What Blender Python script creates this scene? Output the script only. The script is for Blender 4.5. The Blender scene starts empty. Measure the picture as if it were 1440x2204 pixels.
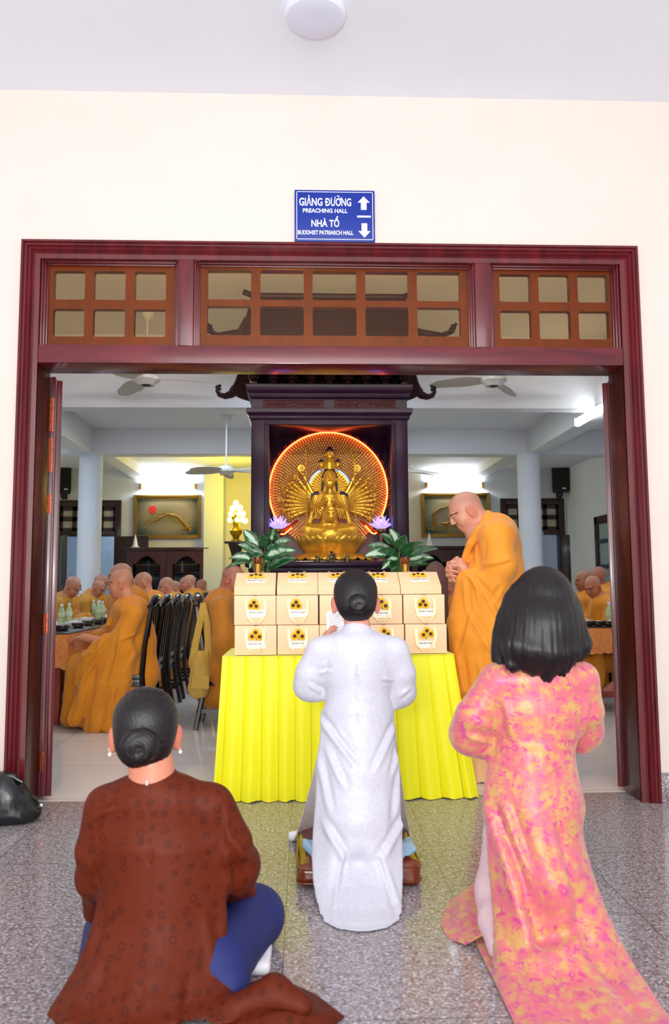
import bpy, bmesh, math, random
import numpy as np
from mathutils import Matrix, Vector, Euler

random.seed(7); RNG = np.random.default_rng(7)
SC = bpy.context.scene
COL = bpy.context.collection
PI = math.pi

# ------------------------------------------------------------------ camera
FPX, PITCH, YAW, ROLL = 1668.92, .0949239, .03913965, -.0060042
CAMPOS = np.array([0., -4.32, 1.19])
def _basis():
    cp, sp, cy, sy = math.cos(PITCH), math.sin(PITCH), math.cos(YAW), math.sin(YAW)
    fw = np.array([sy*cp, cy*cp, sp]); r = np.array([cy, -sy, 0.]); u = np.cross(r, fw)
    cr, sr = math.cos(ROLL), math.sin(ROLL)
    return r*cr+u*sr, -r*sr+u*cr, fw
CR, CU, CF = _basis()
def ray(px, py): return CF + CR*(px-720)/FPX - CU*(py-1102)/FPX
def at(px, py, Y):            # the point seen at a photo pixel, on the upright plane at depth Y
    d = ray(px, py); return CAMPOS + d*(Y-CAMPOS[1])/d[1]
def onfloor(px, py, Z=0.):
    d = ray(px, py); return CAMPOS + d*(Z-CAMPOS[2])/d[2]
def ppm(Y): return FPX/(Y-CAMPOS[1])   # photo pixels per metre at depth Y
cd = bpy.data.cameras.new('camera'); camo = bpy.data.objects.new('camera', cd); COL.objects.link(camo)
cd.sensor_fit = 'VERTICAL'; cd.sensor_height = 36; cd.sensor_width = 36*1440/2204; cd.lens = FPX/2204*36
M = Matrix.Identity(4)
for i in range(3):
    M[i][0] = CR[i]; M[i][1] = CU[i]; M[i][2] = -CF[i]; M[i][3] = CAMPOS[i]
camo.matrix_world = M
cd.dof.use_dof = True; cd.dof.focus_distance = 5.2; cd.dof.aperture_fstop = 3.5
SC.camera = camo
SC.view_settings.view_transform = 'Standard'; SC.view_settings.look = 'None'
SC.view_settings.gamma = 1; SC.view_settings.use_curve_mapping = False
SC.view_settings.exposure = 0.0

# ------------------------------------------------------------------ light
w = bpy.data.worlds.new('World'); SC.world = w; w.use_nodes = True
bg = w.node_tree.nodes['Background']; bg.inputs[0].default_value = (.95, .97, 1, 1); bg.inputs[1].default_value = WORLD_STR = 0.95
def area(name, loc, target, size, power, color=(1, 1, 1), size_y=None, spread=None):
    l = bpy.data.lights.new(name, 'AREA'); l.energy = power; l.color = color; l.size = size
    if size_y: l.shape = 'RECTANGLE'; l.size_y = size_y
    if spread: l.spread = spread
    o = bpy.data.objects.new(name, l); COL.objects.link(o); o.location = loc
    o.rotation_euler = (Vector(target)-Vector(loc)).to_track_quat('-Z', 'Y').to_euler()
    o.visible_glossy = True
    return o
# bounced flash of the photographer, aimed at the ceiling of the front hall, and the daylight side of the hall
area('flash_light', (-.3, -4.9, 1.45), (0, -2.6, 4.07), .5, 88, (1, .97, .94))
area('door_head_light', (.18, .34, 3.42), (.18, .95, 4.3), 2.8, 95, (1, .97, .92), .12)  # unseen lamp added to brighten the bay ceiling seen through the transom
area('daylight_opening', (0, -8.5, 2.4), (0, 0, .9), 7, 390, (1, .985, .96), 3.5)
# fluorescent ceiling light inside the dining hall (fittings above the tables, out of view)
for i, (x, y) in enumerate([(-3.9, 3.4), (4.2, 3.4), (0.2, 4.2), (-4.6, 6.6), (4.6, 6.6), (-1.6, 6.6), (2.0, 6.6)]):
    area('ceiling_tube_light', (x, y, 3.72), (x, y, 0), 1.2, 34, (.70, .84, 1), .04)

# ------------------------------------------------------------------ colour and material
def lin(c):
    c = c/255; return c/12.92 if c <= .04045 else ((c+.055)/1.055)**2.4
def rgb(r, g, b): return (lin(r), lin(g), lin(b), 1)
class NT:
    def __init__(s, name):
        s.m = bpy.data.materials.new(name); s.m.use_nodes = True; s.t = s.m.node_tree
        s.b = s.t.nodes['Principled BSDF']; s.out = s.t.nodes['Material Output']; s._c = None
    def n(s, typ, **kw):
        nd = s.t.nodes.new(typ)
        for k, v in kw.items():
            if k.startswith('_'): setattr(nd, k[1:], v)
            else:
                nd.inputs[k.replace('_', ' ')].default_value = v
        return nd
    def l(s, a, b): s.t.links.new(a, b)
    def co(s, scale=(1, 1, 1), rot=(0, 0, 0)):
        if s._c is None: s._c = s.n('ShaderNodeTexCoord')
        mp = s.n('ShaderNodeMapping'); mp.inputs['Scale'].default_value = scale; mp.inputs['Rotation'].default_value = rot
        s.l(s._c.outputs['Object'], mp.inputs[0]); return mp.outputs[0]
    def noise(s, scale, detail=3, rough=.55, vec=None, dist=0):
        nd = s.n('ShaderNodeTexNoise'); nd.inputs['Scale'].default_value = scale; nd.inputs['Detail'].default_value = detail
        nd.inputs['Roughness'].default_value = rough; nd.inputs['Distortion'].default_value = dist
        s.l(vec if vec is not None else s.co(), nd.inputs['Vector']); return nd.outputs['Fac']
    def ramp(s, fac, stops, interp='LINEAR'):
        nd = s.n('ShaderNodeValToRGB'); nd.color_ramp.interpolation = interp; e = nd.color_ramp.elements
        while len(e) < len(stops): e.new(.5)
        for i, (p, c) in enumerate(stops): e[i].position = p; e[i].color = c
        s.l(fac, nd.inputs[0]); return nd.outputs[0]
    def mix(s, fac, a, b, mode='MIX'):
        nd = s.n('ShaderNodeMix', _data_type='RGBA', _blend_type=mode)
        for v, i in ((fac, 0), (a, 6), (b, 7)):
            if hasattr(v, 'type') and not isinstance(v, (float, tuple)): s.l(v, nd.inputs[i])
            else: nd.inputs[i].default_value = v
        return nd.outputs[2]
    def math(s, op, a, b=None):
        nd = s.n('ShaderNodeMath', _operation=op)
        for i, v in enumerate((a, b)):
            if v is None: continue
            if isinstance(v, (int, float)): nd.inputs[i].default_value = v
            else: s.l(v, nd.inputs[i])
        return nd.outputs[0]
    def bump(s, h, strength=.3, dist=.01):
        nd = s.n('ShaderNodeBump'); nd.inputs['Strength'].default_value = strength; nd.inputs['Distance'].default_value = dist
        s.l(h, nd.inputs['Height']); s.l(nd.outputs[0], s.b.inputs['Normal'])
    def base(s, c):
        if isinstance(c, tuple): s.b.inputs['Base Color'].default_value = c
        else: s.l(c, s.b.inputs['Base Color'])
    def p(s, **kw):
        for k, v in kw.items(): s.b.inputs[k.replace('_', ' ')].default_value = v
        return s
def mat(name, c, rough=.5, metal=0, var=.06, scale=8, bump=0, bscale=60, **kw):
    n = NT(name)
    if var:
        f = n.noise(scale); d = tuple(x*(1-var*2) for x in c[:3])+(1,); u = tuple(min(1, x*(1+var)) for x in c[:3])+(1,)
        n.base(n.ramp(f, [(.3, d), (.7, u)]))
    else: n.base(c)
    n.p(Roughness=rough, Metallic=metal, **kw)
    if bump: n.bump(n.noise(bscale, 4), bump, .004)
    return n.m
def emit(name, c, strength, base=(1, 1, 1, 1)):
    n = NT(name); n.base(base); n.p(Emission_Color=c, Emission_Strength=strength, Roughness=.4); return n.m
def wood(name, c1, c2, rough=.3, scale=(3, 3, .35), coat=.3, spec=.5):
    n = NT(name); v = n.co(scale); f = n.noise(6, 5, .6, v, 1.2)
    n.base(n.ramp(f, [(.3, c1), (.7, c2)])); n.p(Roughness=rough, Coat_Weight=coat, Coat_Roughness=.12, Specular_IOR_Level=spec); return n.m
def glass(name, tint=(1, 1, 1, 1), refl=.1, rough=.0):
    n = NT(name); t = n.n('ShaderNodeBsdfTransparent'); t.inputs[0].default_value = tint
    g = n.n('ShaderNodeBsdfGlossy'); g.inputs['Roughness'].default_value = rough; lw = n.n('ShaderNodeLayerWeight'); lw.inputs[0].default_value = .3
    f = n.math('MULTIPLY', lw.outputs['Fresnel'], refl*4); mx = n.n('ShaderNodeMixShader'); n.l(f, mx.inputs[0]); n.l(t.outputs[0], mx.inputs[1]); n.l(g.outputs[0], mx.inputs[2])
    n.l(mx.outputs[0], n.out.inputs[0]); return n.m

# ------------------------------------------------------------------ mesh building
def tag(o, label=None, cat=None, group=None, kind=None):
    for k, v in (('label', label), ('category', cat), ('group', group), ('kind', kind)):
        if v: o[k] = v
    return o
def thing(name, label, cat, loc=(0, 0, 0), rz=0, group=None):
    o = bpy.data.objects.new(name, None); COL.objects.link(o); o.empty_display_size = .05
    o.location = loc; o.rotation_euler = (0, 0, rz); return tag(o, label, cat, group)
def copy_tree(o, parent=None):
    c = o.copy(); COL.objects.link(c); c.parent = parent
    for ch in list(o.children): copy_tree(ch, c)
    return c
def dup(o, loc, rz=None, label=None, group=None, scale=None):
    c = copy_tree(o); c.location = loc
    if rz is not None: c.rotation_euler = (0, 0, rz)
    if scale: c.scale = (scale,)*3
    if label: c['label'] = label
    if group: c['group'] = group
    return c
def rootloc(p):
    while p.parent: p = p.parent
    return p.location
def link_mesh(name, V, F, m, parent=None, smooth=35, world=False, cols=None):
    me = bpy.data.meshes.new(name)
    V = np.asarray(V, float)
    if world and parent is not None: V = V - np.array(rootloc(parent))
    me.from_pydata(V.tolist(), [], [list(map(int, f)) for f in F]); me.update()
    bm = bmesh.new(); bm.from_mesh(me); bmesh.ops.recalc_face_normals(bm, faces=bm.faces); bm.to_mesh(me); bm.free()
    for p in me.polygons: p.use_smooth = True
    if smooth: me.set_sharp_from_angle(angle=math.radians(smooth))
    if m: me.materials.append(m)
    o = bpy.data.objects.new(name, me); COL.objects.link(o)
    if parent is not None: o.parent = parent
    return o
def rotm(rx=0, ry=0, rz=0): return np.array(Euler((rx, ry, rz)).to_matrix())
def frame_along(d):
    d = np.array(d, float); d /= np.linalg.norm(d)
    a = np.array([0, 0, 1.]) if abs(d[2]) < .9 else np.array([1., 0, 0])
    u = np.cross(a, d); u /= np.linalg.norm(u); return u, np.cross(d, u), d
class MB:
    def __init__(s): s.v = []; s.f = []
    def add(s, V, F):
        n = len(s.v); s.v += [tuple(map(float, p)) for p in V]; s.f += [[i+n for i in f] for f in F]; return s
    def box(s, x0, x1, y0, y1, z0, z1):
        return s.add([(x0, y0, z0), (x1, y0, z0), (x1, y1, z0), (x0, y1, z0), (x0, y0, z1), (x1, y0, z1), (x1, y1, z1), (x0, y1, z1)],
                     [(0, 3, 2, 1), (4, 5, 6, 7), (0, 1, 5, 4), (1, 2, 6, 5), (2, 3, 7, 6), (3, 0, 4, 7)])
    def obox(s, c, size, R=None):
        R = np.eye(3) if R is None else R; h = np.array(size)/2
        V = [np.array(c)+R@(h*np.array(k)) for k in ((-1, -1, -1), (1, -1, -1), (1, 1, -1), (-1, 1, -1), (-1, -1, 1), (1, -1, 1), (1, 1, 1), (-1, 1, 1))]
        return s.add(V, [(0, 3, 2, 1), (4, 5, 6, 7), (0, 1, 5, 4), (1, 2, 6, 5), (2, 3, 7, 6), (3, 0, 4, 7)])
    def tube(s, pts, r, n=8, cap=True, flat=1.0, up=None):
        pts = [np.array(p, float) for p in pts]; k = len(pts)
        rs = r if hasattr(r, '__len__') else [r]*k
        V = []; F = []; u = None
        for i, p in enumerate(pts):
            d = pts[min(i+1, k-1)]-pts[max(i-1, 0)]; d = d/(np.linalg.norm(d)+1e-9)
            if u is None:
                if up is not None: u = np.cross(np.array(up, float), d); u /= np.linalg.norm(u)
                else: u = frame_along(d)[0]
            u = u-d*(u@d); u /= np.linalg.norm(u)+1e-9; w_ = np.cross(d, u)
            for j in range(n):
                a = 2*PI*j/n; V.append(p+rs[i]*(u*math.cos(a)+w_*math.sin(a)*flat))
        for i in range(k-1):
            for j in range(n):
                F.append((i*n+j, i*n+(j+1) % n, (i+1)*n+(j+1) % n, (i+1)*n+j))
        if cap: F.append(tuple(range(n-1, -1, -1))); F.append(tuple((k-1)*n+j for j in range(n)))
        return s.add(V, F)
    def lathe(s, prof, n=24, c=(0, 0, 0), R=None, rad=None):
        c = np.array(c, float); V = []; F = []; k = len(prof)
        for r, z in prof:
            for j in range(n):
                a = 2*PI*j/n; m_ = 1 if rad is None else rad(a, z)
                p = np.array([r*m_*math.cos(a), r*m_*math.sin(a), z]); V.append(c+(p if R is None else R@p))
        for i in range(k-1):
            for j in range(n): F.append((i*n+j, i*n+(j+1) % n, (i+1)*n+(j+1) % n, (i+1)*n+j))
        F.append(tuple(range(n-1, -1, -1))); F.append(tuple((k-1)*n+j for j in range(n)))
        return s.add(V, F)
    def ell(s, c, r, nu=16, nv=10, R=None):
        c = np.array(c, float); r = np.array([r]*3 if not hasattr(r, '__len__') else r, float); V = []; F = []
        for i in range(1, nv):
            t = PI*i/nv
            for j in range(nu):
                a = 2*PI*j/nu; p = r*np.array([math.sin(t)*math.cos(a), math.sin(t)*math.sin(a), math.cos(t)]); V.append(c+(p if R is None else R@p))
        for p in ((0, 0, r[2]), (0, 0, -r[2])): p = np.array(p); V.append(c+(p if R is None else R@p))
        N = len(V)
        for i in range(nv-2):
            for j in range(nu): F.append((i*nu+j, (i+1)*nu+j, (i+1)*nu+(j+1) % nu, i*nu+(j+1) % nu))
        for j in range(nu):
            F.append((N-2, j, (j+1) % nu)); F.append((N-1, (nv-2)*nu+(j+1) % nu, (nv-2)*nu+j))
        return s.add(V, F)
    def prism(s, poly, T, a, b):       # poly (u,v); T(u,v,w)->xyz; w from a to b
        n = len(poly); V = [T(u, v, a) for u, v in poly]+[T(u, v, b) for u, v in poly]
        F = [tuple(range(n-1, -1, -1)), tuple(range(n, 2*n))]+[(i, (i+1) % n, n+(i+1) % n, n+i) for i in range(n)]
        return s.add(V, F)
    def grid(s, rows, closed=False, thick=0):
        R_ = len(rows); C_ = len(rows[0]); A = np.array(rows, float).reshape(-1, 3); F = []
        for i in range(R_-1):
            for j in range(C_ if closed else C_-1): F.append((i*C_+j, i*C_+(j+1) % C_, (i+1)*C_+(j+1) % C_, (i+1)*C_+j))
        if not thick: return s.add(A, F)
        G = A.reshape(R_, C_, 3)
        du = np.roll(G, -1, 1)-np.roll(G, 1, 1) if closed else np.gradient(G, axis=1)
        dv = np.gradient(G, axis=0); N = np.cross(du, dv); N /= np.linalg.norm(N, axis=2, keepdims=True)+1e-12
        B = (G-N*thick).reshape(-1, 3); n = R_*C_
        F2 = F+[tuple(n+i for i in f[::-1]) for f in F]
        if not closed:
            for i in range(R_-1):
                F2.append((i*C_, (i+1)*C_, n+(i+1)*C_, n+i*C_)); F2.append((i*C_+C_-1, n+i*C_+C_-1, n+(i+1)*C_+C_-1, (i+1)*C_+C_-1))
        for j in range(C_ if closed else C_-1):
            k = (j+1) % C_; F2.append((j, n+j, n+k, k)); o = (R_-1)*C_; F2.append((o+j, o+k, n+o+k, n+o+j))
        return s.add(np.vstack([A, B]), F2)
    def build(s, name, m, parent=None, smooth=35, bevel=0, world=False, seg=2, rot=None):
        V = np.array(s.v)
        o = link_mesh(name, V, s.f, m, parent, smooth, world)
        if bevel:
            bm = bmesh.new(); bm.from_mesh(o.data)
            es = [e for e in bm.edges if len(e.link_faces) == 2 and e.calc_face_angle() > .6]
            bmesh.ops.bevel(bm, geom=es, offset=bevel, segments=seg, profile=.6, affect='EDGES', clamp_overlap=True)
            bm.to_mesh(o.data); bm.free()
            for p in o.data.polygons: p.use_smooth = True
            o.data.set_sharp_from_angle(angle=math.radians(smooth or 35))
        return o
def struct(o): o['kind'] = 'structure'; return o

# ------------------------------------------------------------------ blended solids (distance fields turned into one surface)
class SD:
    def __init__(s): s.p = []
    def cap(s, a, b, ra, rb=None, k=.02, op='u'):
        s.p.append(('c', np.array(a, float), np.array(b, float), ra, ra if rb is None else rb, k, op)); return s
    def path(s, pts, rs, k=.02, op='u'):
        for i in range(len(pts)-1):
            ra, rb = (rs[i], rs[i+1]) if hasattr(rs, '__len__') else (rs, rs)
            s.cap(pts[i], pts[i+1], ra, rb, k if i == 0 else min(k, .015), op)
        return s
    def ell(s, c, r, R=None, k=.02, op='u'):
        r = np.array([r]*3 if not hasattr(r, '__len__') else r, float)
        s.p.append(('e', np.array(c, float), r, np.eye(3) if R is None else R, None, k, op)); return s
    def box(s, c, h, R=None, rd=.01, k=.01, op='u'):
        s.p.append(('b', np.array(c, float), np.array(h, float), np.eye(3) if R is None else R, rd, k, op)); return s
    def fn(s, f, lo, hi, k=.02, op='u'):
        s.p.append(('f', np.array(lo, float), np.array(hi, float), f, None, k, op)); return s
    def mesh(s, h):
        lo = np.full(3, 1e9); hi = -lo; bbs = []
        for q in s.p:
            if q[0] == 'f': a, b = q[1], q[2]
            elif q[0] == 'c': m = max(q[3], q[4]); a = np.minimum(q[1], q[2])-m; b = np.maximum(q[1], q[2])+m
            else:
                e = np.abs(q[3])@q[2] if q[0] == 'b' else np.sqrt((q[3]**2)@(q[2]**2)); a = q[1]-e; b = q[1]+e
            bbs.append((a, b))
            if q[-1] == 'u': lo = np.minimum(lo, a); hi = np.maximum(hi, b)
        lo -= 3*h; hi += 3*h; n = np.ceil((hi-lo)/h).astype(int)+1
        ax = [lo[i]+h*np.arange(n[i]) for i in range(3)]
        D = np.full(n, 1.0, np.float32)
        for q, (a, b) in zip(s.p, bbs):
            k = q[5]; pad = k+3*h
            i0 = np.maximum(((a-pad-lo)/h).astype(int), 0); i1 = np.minimum(np.ceil((b+pad-lo)/h).astype(int)+1, n)
            if (i1 <= i0).any(): continue
            X, Y, Z = np.meshgrid(*[ax[i][i0[i]:i1[i]] for i in range(3)], indexing='ij'); P = np.stack([X, Y, Z], -1)
            if q[0] == 'f': d = q[3](X, Y, Z)
            elif q[0] == 'c':
                ba = q[2]-q[1]; pa = P-q[1]; t = np.clip((pa@ba)/max(ba@ba, 1e-12), 0, 1)
                d = np.linalg.norm(pa-t[..., None]*ba, axis=-1)-(q[3]+(q[4]-q[3])*t)
            elif q[0] == 'e':
                L = (P-q[1])@q[3]; k0 = np.linalg.norm(L/q[2], axis=-1); k1 = np.linalg.norm(L/q[2]**2, axis=-1)
                d = k0*(k0-1)/np.maximum(k1, 1e-9)
            else:
                L = np.abs((P-q[1])@q[3])-(q[2]-q[4]); d = np.linalg.norm(np.maximum(L, 0), axis=-1)+np.minimum(L.max(-1), 0)-q[4]
            sl = tuple(slice(i0[i], i1[i]) for i in range(3)); A = D[sl]
            if q[-1] == 'u':
                hh = np.maximum(k-np.abs(A-d), 0)/max(k, 1e-6); D[sl] = np.minimum(A, d)-hh*hh*k*.25
            else:
                d = -d; hh = np.maximum(k-np.abs(A-d), 0)/max(k, 1e-6); D[sl] = np.maximum(A, d)+hh*hh*k*.25
        return surfnets(D, lo, h)
    def build(s, name, m, parent=None, h=.01, world=False, disp=None, relax=1):
        V, F = s.mesh(h)
        if relax: V = relaxed(V, F, relax)
        if disp is not None: V = disp(V, vnormals(V, F))
        return link_mesh(name, V, F, m, parent, 0, world)
def surfnets(D, lo, h):
    S = D < 0; nx, ny, nz = D.shape
    c = [S[i:nx-1+i, j:ny-1+j, k:nz-1+k] for i in (0, 1) for j in (0, 1) for k in (0, 1)]
    sm = sum(x.astype(np.int8) for x in c); act = (sm > 0) & (sm < 8)
    idx = np.full(act.shape, -1, np.int64); ii = np.argwhere(act); idx[act] = np.arange(len(ii))
    acc = np.zeros((len(ii), 3)); cnt = np.zeros(len(ii))
    cor = [(i, j, k) for i in (0, 1) for j in (0, 1) for k in (0, 1)]
    for a in range(8):
        for b in range(a+1, 8):
            if sum(abs(cor[a][t]-cor[b][t]) for t in range(3)) != 1: continue
            A = D[tuple((ii+cor[a]).T)]; B = D[tuple((ii+cor[b]).T)]; m_ = (A < 0) != (B < 0)
            t = np.where(m_, A/np.where(m_, A-B, 1), 0)[:, None]
            acc += np.where(m_[:, None], np.array(cor[a])*(1-t)+np.array(cor[b])*t, 0); cnt += m_
    V = lo+h*(ii+acc/cnt[:, None]); F = []
    for axx in range(3):
        sh = [slice(None)]*3; sh2 = list(sh); sh[axx] = slice(0, -1); sh2[axx] = slice(1, None)
        e = S[tuple(sh)] != S[tuple(sh2)]; q = np.argwhere(e); u, v = (axx+1) % 3, (axx+2) % 3
        ok = (q[:, u] > 0) & (q[:, v] > 0) & (q[:, u] < D.shape[u]-1) & (q[:, v] < D.shape[v]-1); q = q[ok]
        flip = S[tuple(q.T)]
        def g(du, dv):
            r = q.copy(); r[:, u] -= du; r[:, v] -= dv; return idx[tuple(r.T)]
        Q = np.stack([g(0, 0), g(1, 0), g(1, 1), g(0, 1)], 1); Q[~flip] = Q[~flip][:, ::-1]; F.append(Q[(Q >= 0).all(1)])
    return V, np.vstack(F)
def relaxed(V, F, it=1, lam=.5):
    e = np.vstack([F[:, [0, 1]], F[:, [1, 2]], F[:, [2, 3]], F[:, [3, 0]]])
    for _ in range(it):
        A = np.zeros_like(V); C = np.zeros(len(V)); np.add.at(A, e[:, 0], V[e[:, 1]]); np.add.at(A, e[:, 1], V[e[:, 0]])
        np.add.at(C, e[:, 0], 1); np.add.at(C, e[:, 1], 1); V = V*(1-lam)+lam*A/np.maximum(C, 1)[:, None]
    return V
def vnormals(V, F):
    n = np.cross(V[F[:, 2]]-V[F[:, 0]], V[F[:, 3]]-V[F[:, 1]]); N = np.zeros_like(V)
    for i in range(4): np.add.at(N, F[:, i], n)
    return N/(np.linalg.norm(N, axis=1, keepdims=True)+1e-12)
def text_mesh(name, body, height, m, parent, T, offset=0, width=None):
    # flat lettering: T maps (x right, y up, z out) in metres to world
    cu = bpy.data.curves.new(name, 'FONT'); cu.body = body; cu.size = 1; cu.align_x = 'CENTER'; cu.offset = offset; cu.resolution_u = 3; cu.extrude = .012
    o = bpy.data.objects.new(name, cu); COL.objects.link(o)
    me = bpy.data.meshes.new_from_object(o.evaluated_get(bpy.context.evaluated_depsgraph_get()))
    bpy.data.objects.remove(o); V = np.array([v.co[:] for v in me.vertices]); F = [list(p.vertices) for p in me.polygons]
    bpy.data.meshes.remove(me)
    cap = .72; V = V*(height/cap)
    if width: V[:, 0] *= width/(V[:, 0].max()-V[:, 0].min())
    V[:, 0] -= (V[:, 0].max()+V[:, 0].min())/2
    V[:, 2] *= .001/(abs(V[:, 2]).max()+1e-9)
    return link_mesh(name, [T(*p) for p in V], F, m, parent, 30, True)
# ------------------------------------------------------------------ materials of the setting
def m_wallpaint(name, c): return mat(name, c, .7, 0, .012, 2, .05, 90)
M_WALL = m_wallpaint('cream_paint', rgb(230, 214, 205))
M_CEIL = m_wallpaint('ceiling_white', rgb(238, 244, 255))
M_INW = m_wallpaint('hall_white_paint', rgb(222, 228, 236))
M_INC = m_wallpaint('hall_ceiling_paint', rgb(226, 228, 232))
M_RED = wood('red_mahogany', rgb(72, 12, 20), rgb(112, 26, 34), .28, (2, 2, .25))
M_REDH = wood('red_mahogany_rail', rgb(78, 14, 24), rgb(118, 30, 40), .28, (.25, 2, 2))
M_DARK = wood('dark_mahogany', rgb(52, 14, 12), rgb(78, 24, 18), .34, (2, 2, .25))
M_AMB = wood('amber_sash_wood', rgb(104, 40, 0), rgb(134, 58, 0), .3, (2, 2, .6))
M_SHR = wood('aubergine_lacquer', rgb(32, 13, 34), rgb(45, 21, 48), .3, (2, 2, .4), .02, .14)
M_BACKWOOD = wood('umber_door_wood', rgb(30, 10, 8), rgb(52, 18, 14), .3, (2, 2, .3))
M_COPPER = mat('copper_hinge', rgb(130, 60, 38), .35, .8, .15, 40)
def seams(n, sx, x0, sy, y0, wd):
    tc = n.n('ShaderNodeTexCoord'); sp = n.n('ShaderNodeSeparateXYZ'); n.l(tc.outputs['Object'], sp.inputs[0]); r = []
    for o, s_, a in (('X', sx, x0), ('Y', sy, y0)):
        f = n.math('FRACT', n.math('ADD', n.math('DIVIDE', n.math('SUBTRACT', sp.outputs[o], a), s_), 100.5))
        r.append(n.math('LESS_THAN', n.math('ABSOLUTE', n.math('SUBTRACT', f, .5)), wd/s_))
    return n.math('MAXIMUM', r[0], r[1])
def m_granite(name, tiled=True):
    n = NT(name)
    f1 = n.noise(30, 4, .65); f2 = n.noise(85, 3, .6); f3 = n.noise(190, 2, .5)
    a = n.ramp(f1, [(.36, rgb(186, 182, 186)), (.5, rgb(162, 154, 158)), (.62, rgb(128, 96, 88))])
    b = n.ramp(f2, [(.36, rgb(50, 45, 48)), (.45, rgb(132, 126, 130)), (.56, rgb(160, 148, 150)), (.66, rgb(240, 238, 244))])
    c = n.mix(.62, a, b); c = n.mix(n.math('GREATER_THAN', f3, .63), c, rgb(48, 42, 44))
    if tiled: c = n.mix(seams(n, .64, -.071, .64, -1.43, .0016), c, rgb(74, 66, 66))
    n.base(c); n.p(Roughness=.13, Specular_IOR_Level=.6); return n.m
def m_tile():
    n = NT('white_floor_tile'); c = n.mix(n.noise(3), rgb(220, 222, 226), rgb(232, 232, 234))
    c = n.mix(seams(n, .8326, -1.876, .8326, 1.082, .0022), c, rgb(132, 138, 146)); n.base(c); n.p(Roughness=.07, Specular_IOR_Level=.6); return n.m
M_GRAN = m_granite('speckled_granite'); M_TILE = m_tile(); M_GRANB = m_granite('speckled_granite_skirting', False)

# ------------------------------------------------------------------ front hall and dining hall
X0, X1 = -1.592, 1.943; ZT = 3.15                      # outer outline of the door frame
HX0, HX1, HY1, HC = -6.2, 5.95, 13.0, 3.8                # dining hall
struct(MB().box(-6, 6, -7.5, .2, -.08, 0).build('floor', M_GRAN))
struct(MB().box(HX0-.1, HX1+.1, .2, HY1+2.6, -.08, 0).build('floor.001', M_TILE))
struct(MB().box(-6, 6, -7.5, 0, 4.07, 4.15).build('ceiling', M_CEIL))
HB = 4.27                                               # higher ceiling of the bay in front of the shrine
struct(MB().box(HX0-.1, HX1+.1, 5.22, HY1, HC, HC+.08).build('ceiling.001', M_INC))
struct(MB().box(HX0-.1, HX1+.1, .2, 5.22, HB, HB+.08).build('ceiling.003', m_wallpaint('bay_ceiling_paint', rgb(242, 238, 230))))
fw = MB(); fw.box(-6.3, X0+.06, 0, .2, 0, 4.15).box(X1-.06, 6.3, 0, .2, 0, 4.15).box(X0+.06, X1-.06, 0, .2, ZT-.05, 4.15)
struct(fw.build('wall_front', M_WALL))
for a, b in ((-6, X0), (X1, 6)):
    struct(MB().box(a, b, -.02, 0, 0, .155).build('baseboard_front', M_GRANB, bevel=.004))
struct(MB().box(HX0-.1, HX0, .2, HY1+2.6, 0, HB).build('wall_left', M_INW))
struct(MB().box(HX1, HX1+.1, .2, HY1+2.6, 0, HB).build('wall_right', M_INW))
DL = (at(118, 1077, HY1)[0], at(262, 1077, HY1)[0], at(190, 1077, HY1)[2])     # left rear doorway x0,x1,top
DR = (at(1076, 1072, HY1)[0], at(1213, 1072, HY1)[0], at(1150, 1073, HY1)[2])
RX0, RX1 = at(487, 1010, HY1)[0], at(905, 1010, HY1)[0]      # bay behind the shrine
bw = MB(); bw.box(HX0, DL[0], HY1, HY1+.2, 0, HC).box(DL[0], DL[1], HY1, HY1+.2, DL[2], HC).box(DL[1], RX0-.32, HY1, HY1+.2, 0, HC)
bw.box(RX1, DR[0], HY1, HY1+.2, 0, HC).box(DR[0], DR[1], HY1, HY1+.2, DR[2], HC).box(DR[1], HX1, HY1, HY1+.2, 0, HC)
struct(bw.build('wall_back', M_INW))
M_YW = m_wallpaint('warm_cream_bay_paint', rgb(228, 222, 206))
struct(MB().box(RX0-.32, RX1, HY1, HY1+.2, 0, HC).build('wall_back.001', M_YW))
struct(MB().box(RX0-.42, RX0, HY1-.55, HY1, 0, HC).build('trim_1', M_INW, bevel=.01))
struct(MB().box(HX0-.1, HX1+.1, HY1+2.5, HY1+2.6, 0, HC).build('wall_beyond', mat('pale_blue_paint', rgb(176, 196, 216), .7)))
struct(MB().box(HX0-.1, HX1+.1, HY1+.2, HY1+2.6, HC, HC+.08).build('ceiling.002', M_INC))
area('corridor_light', (-4.4, HY1+1.3, 3.3), (-4.4, HY1+1.3, 0), 1.0, 26, (.8, .9, 1)); area('corridor_light', (4.2, HY1+1.3, 3.3), (4.2, HY1+1.3, 0), 1.0, 9, (.8, .9, 1))  # unseen lamps added to brighten the wall beyond the rear doorways
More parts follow.
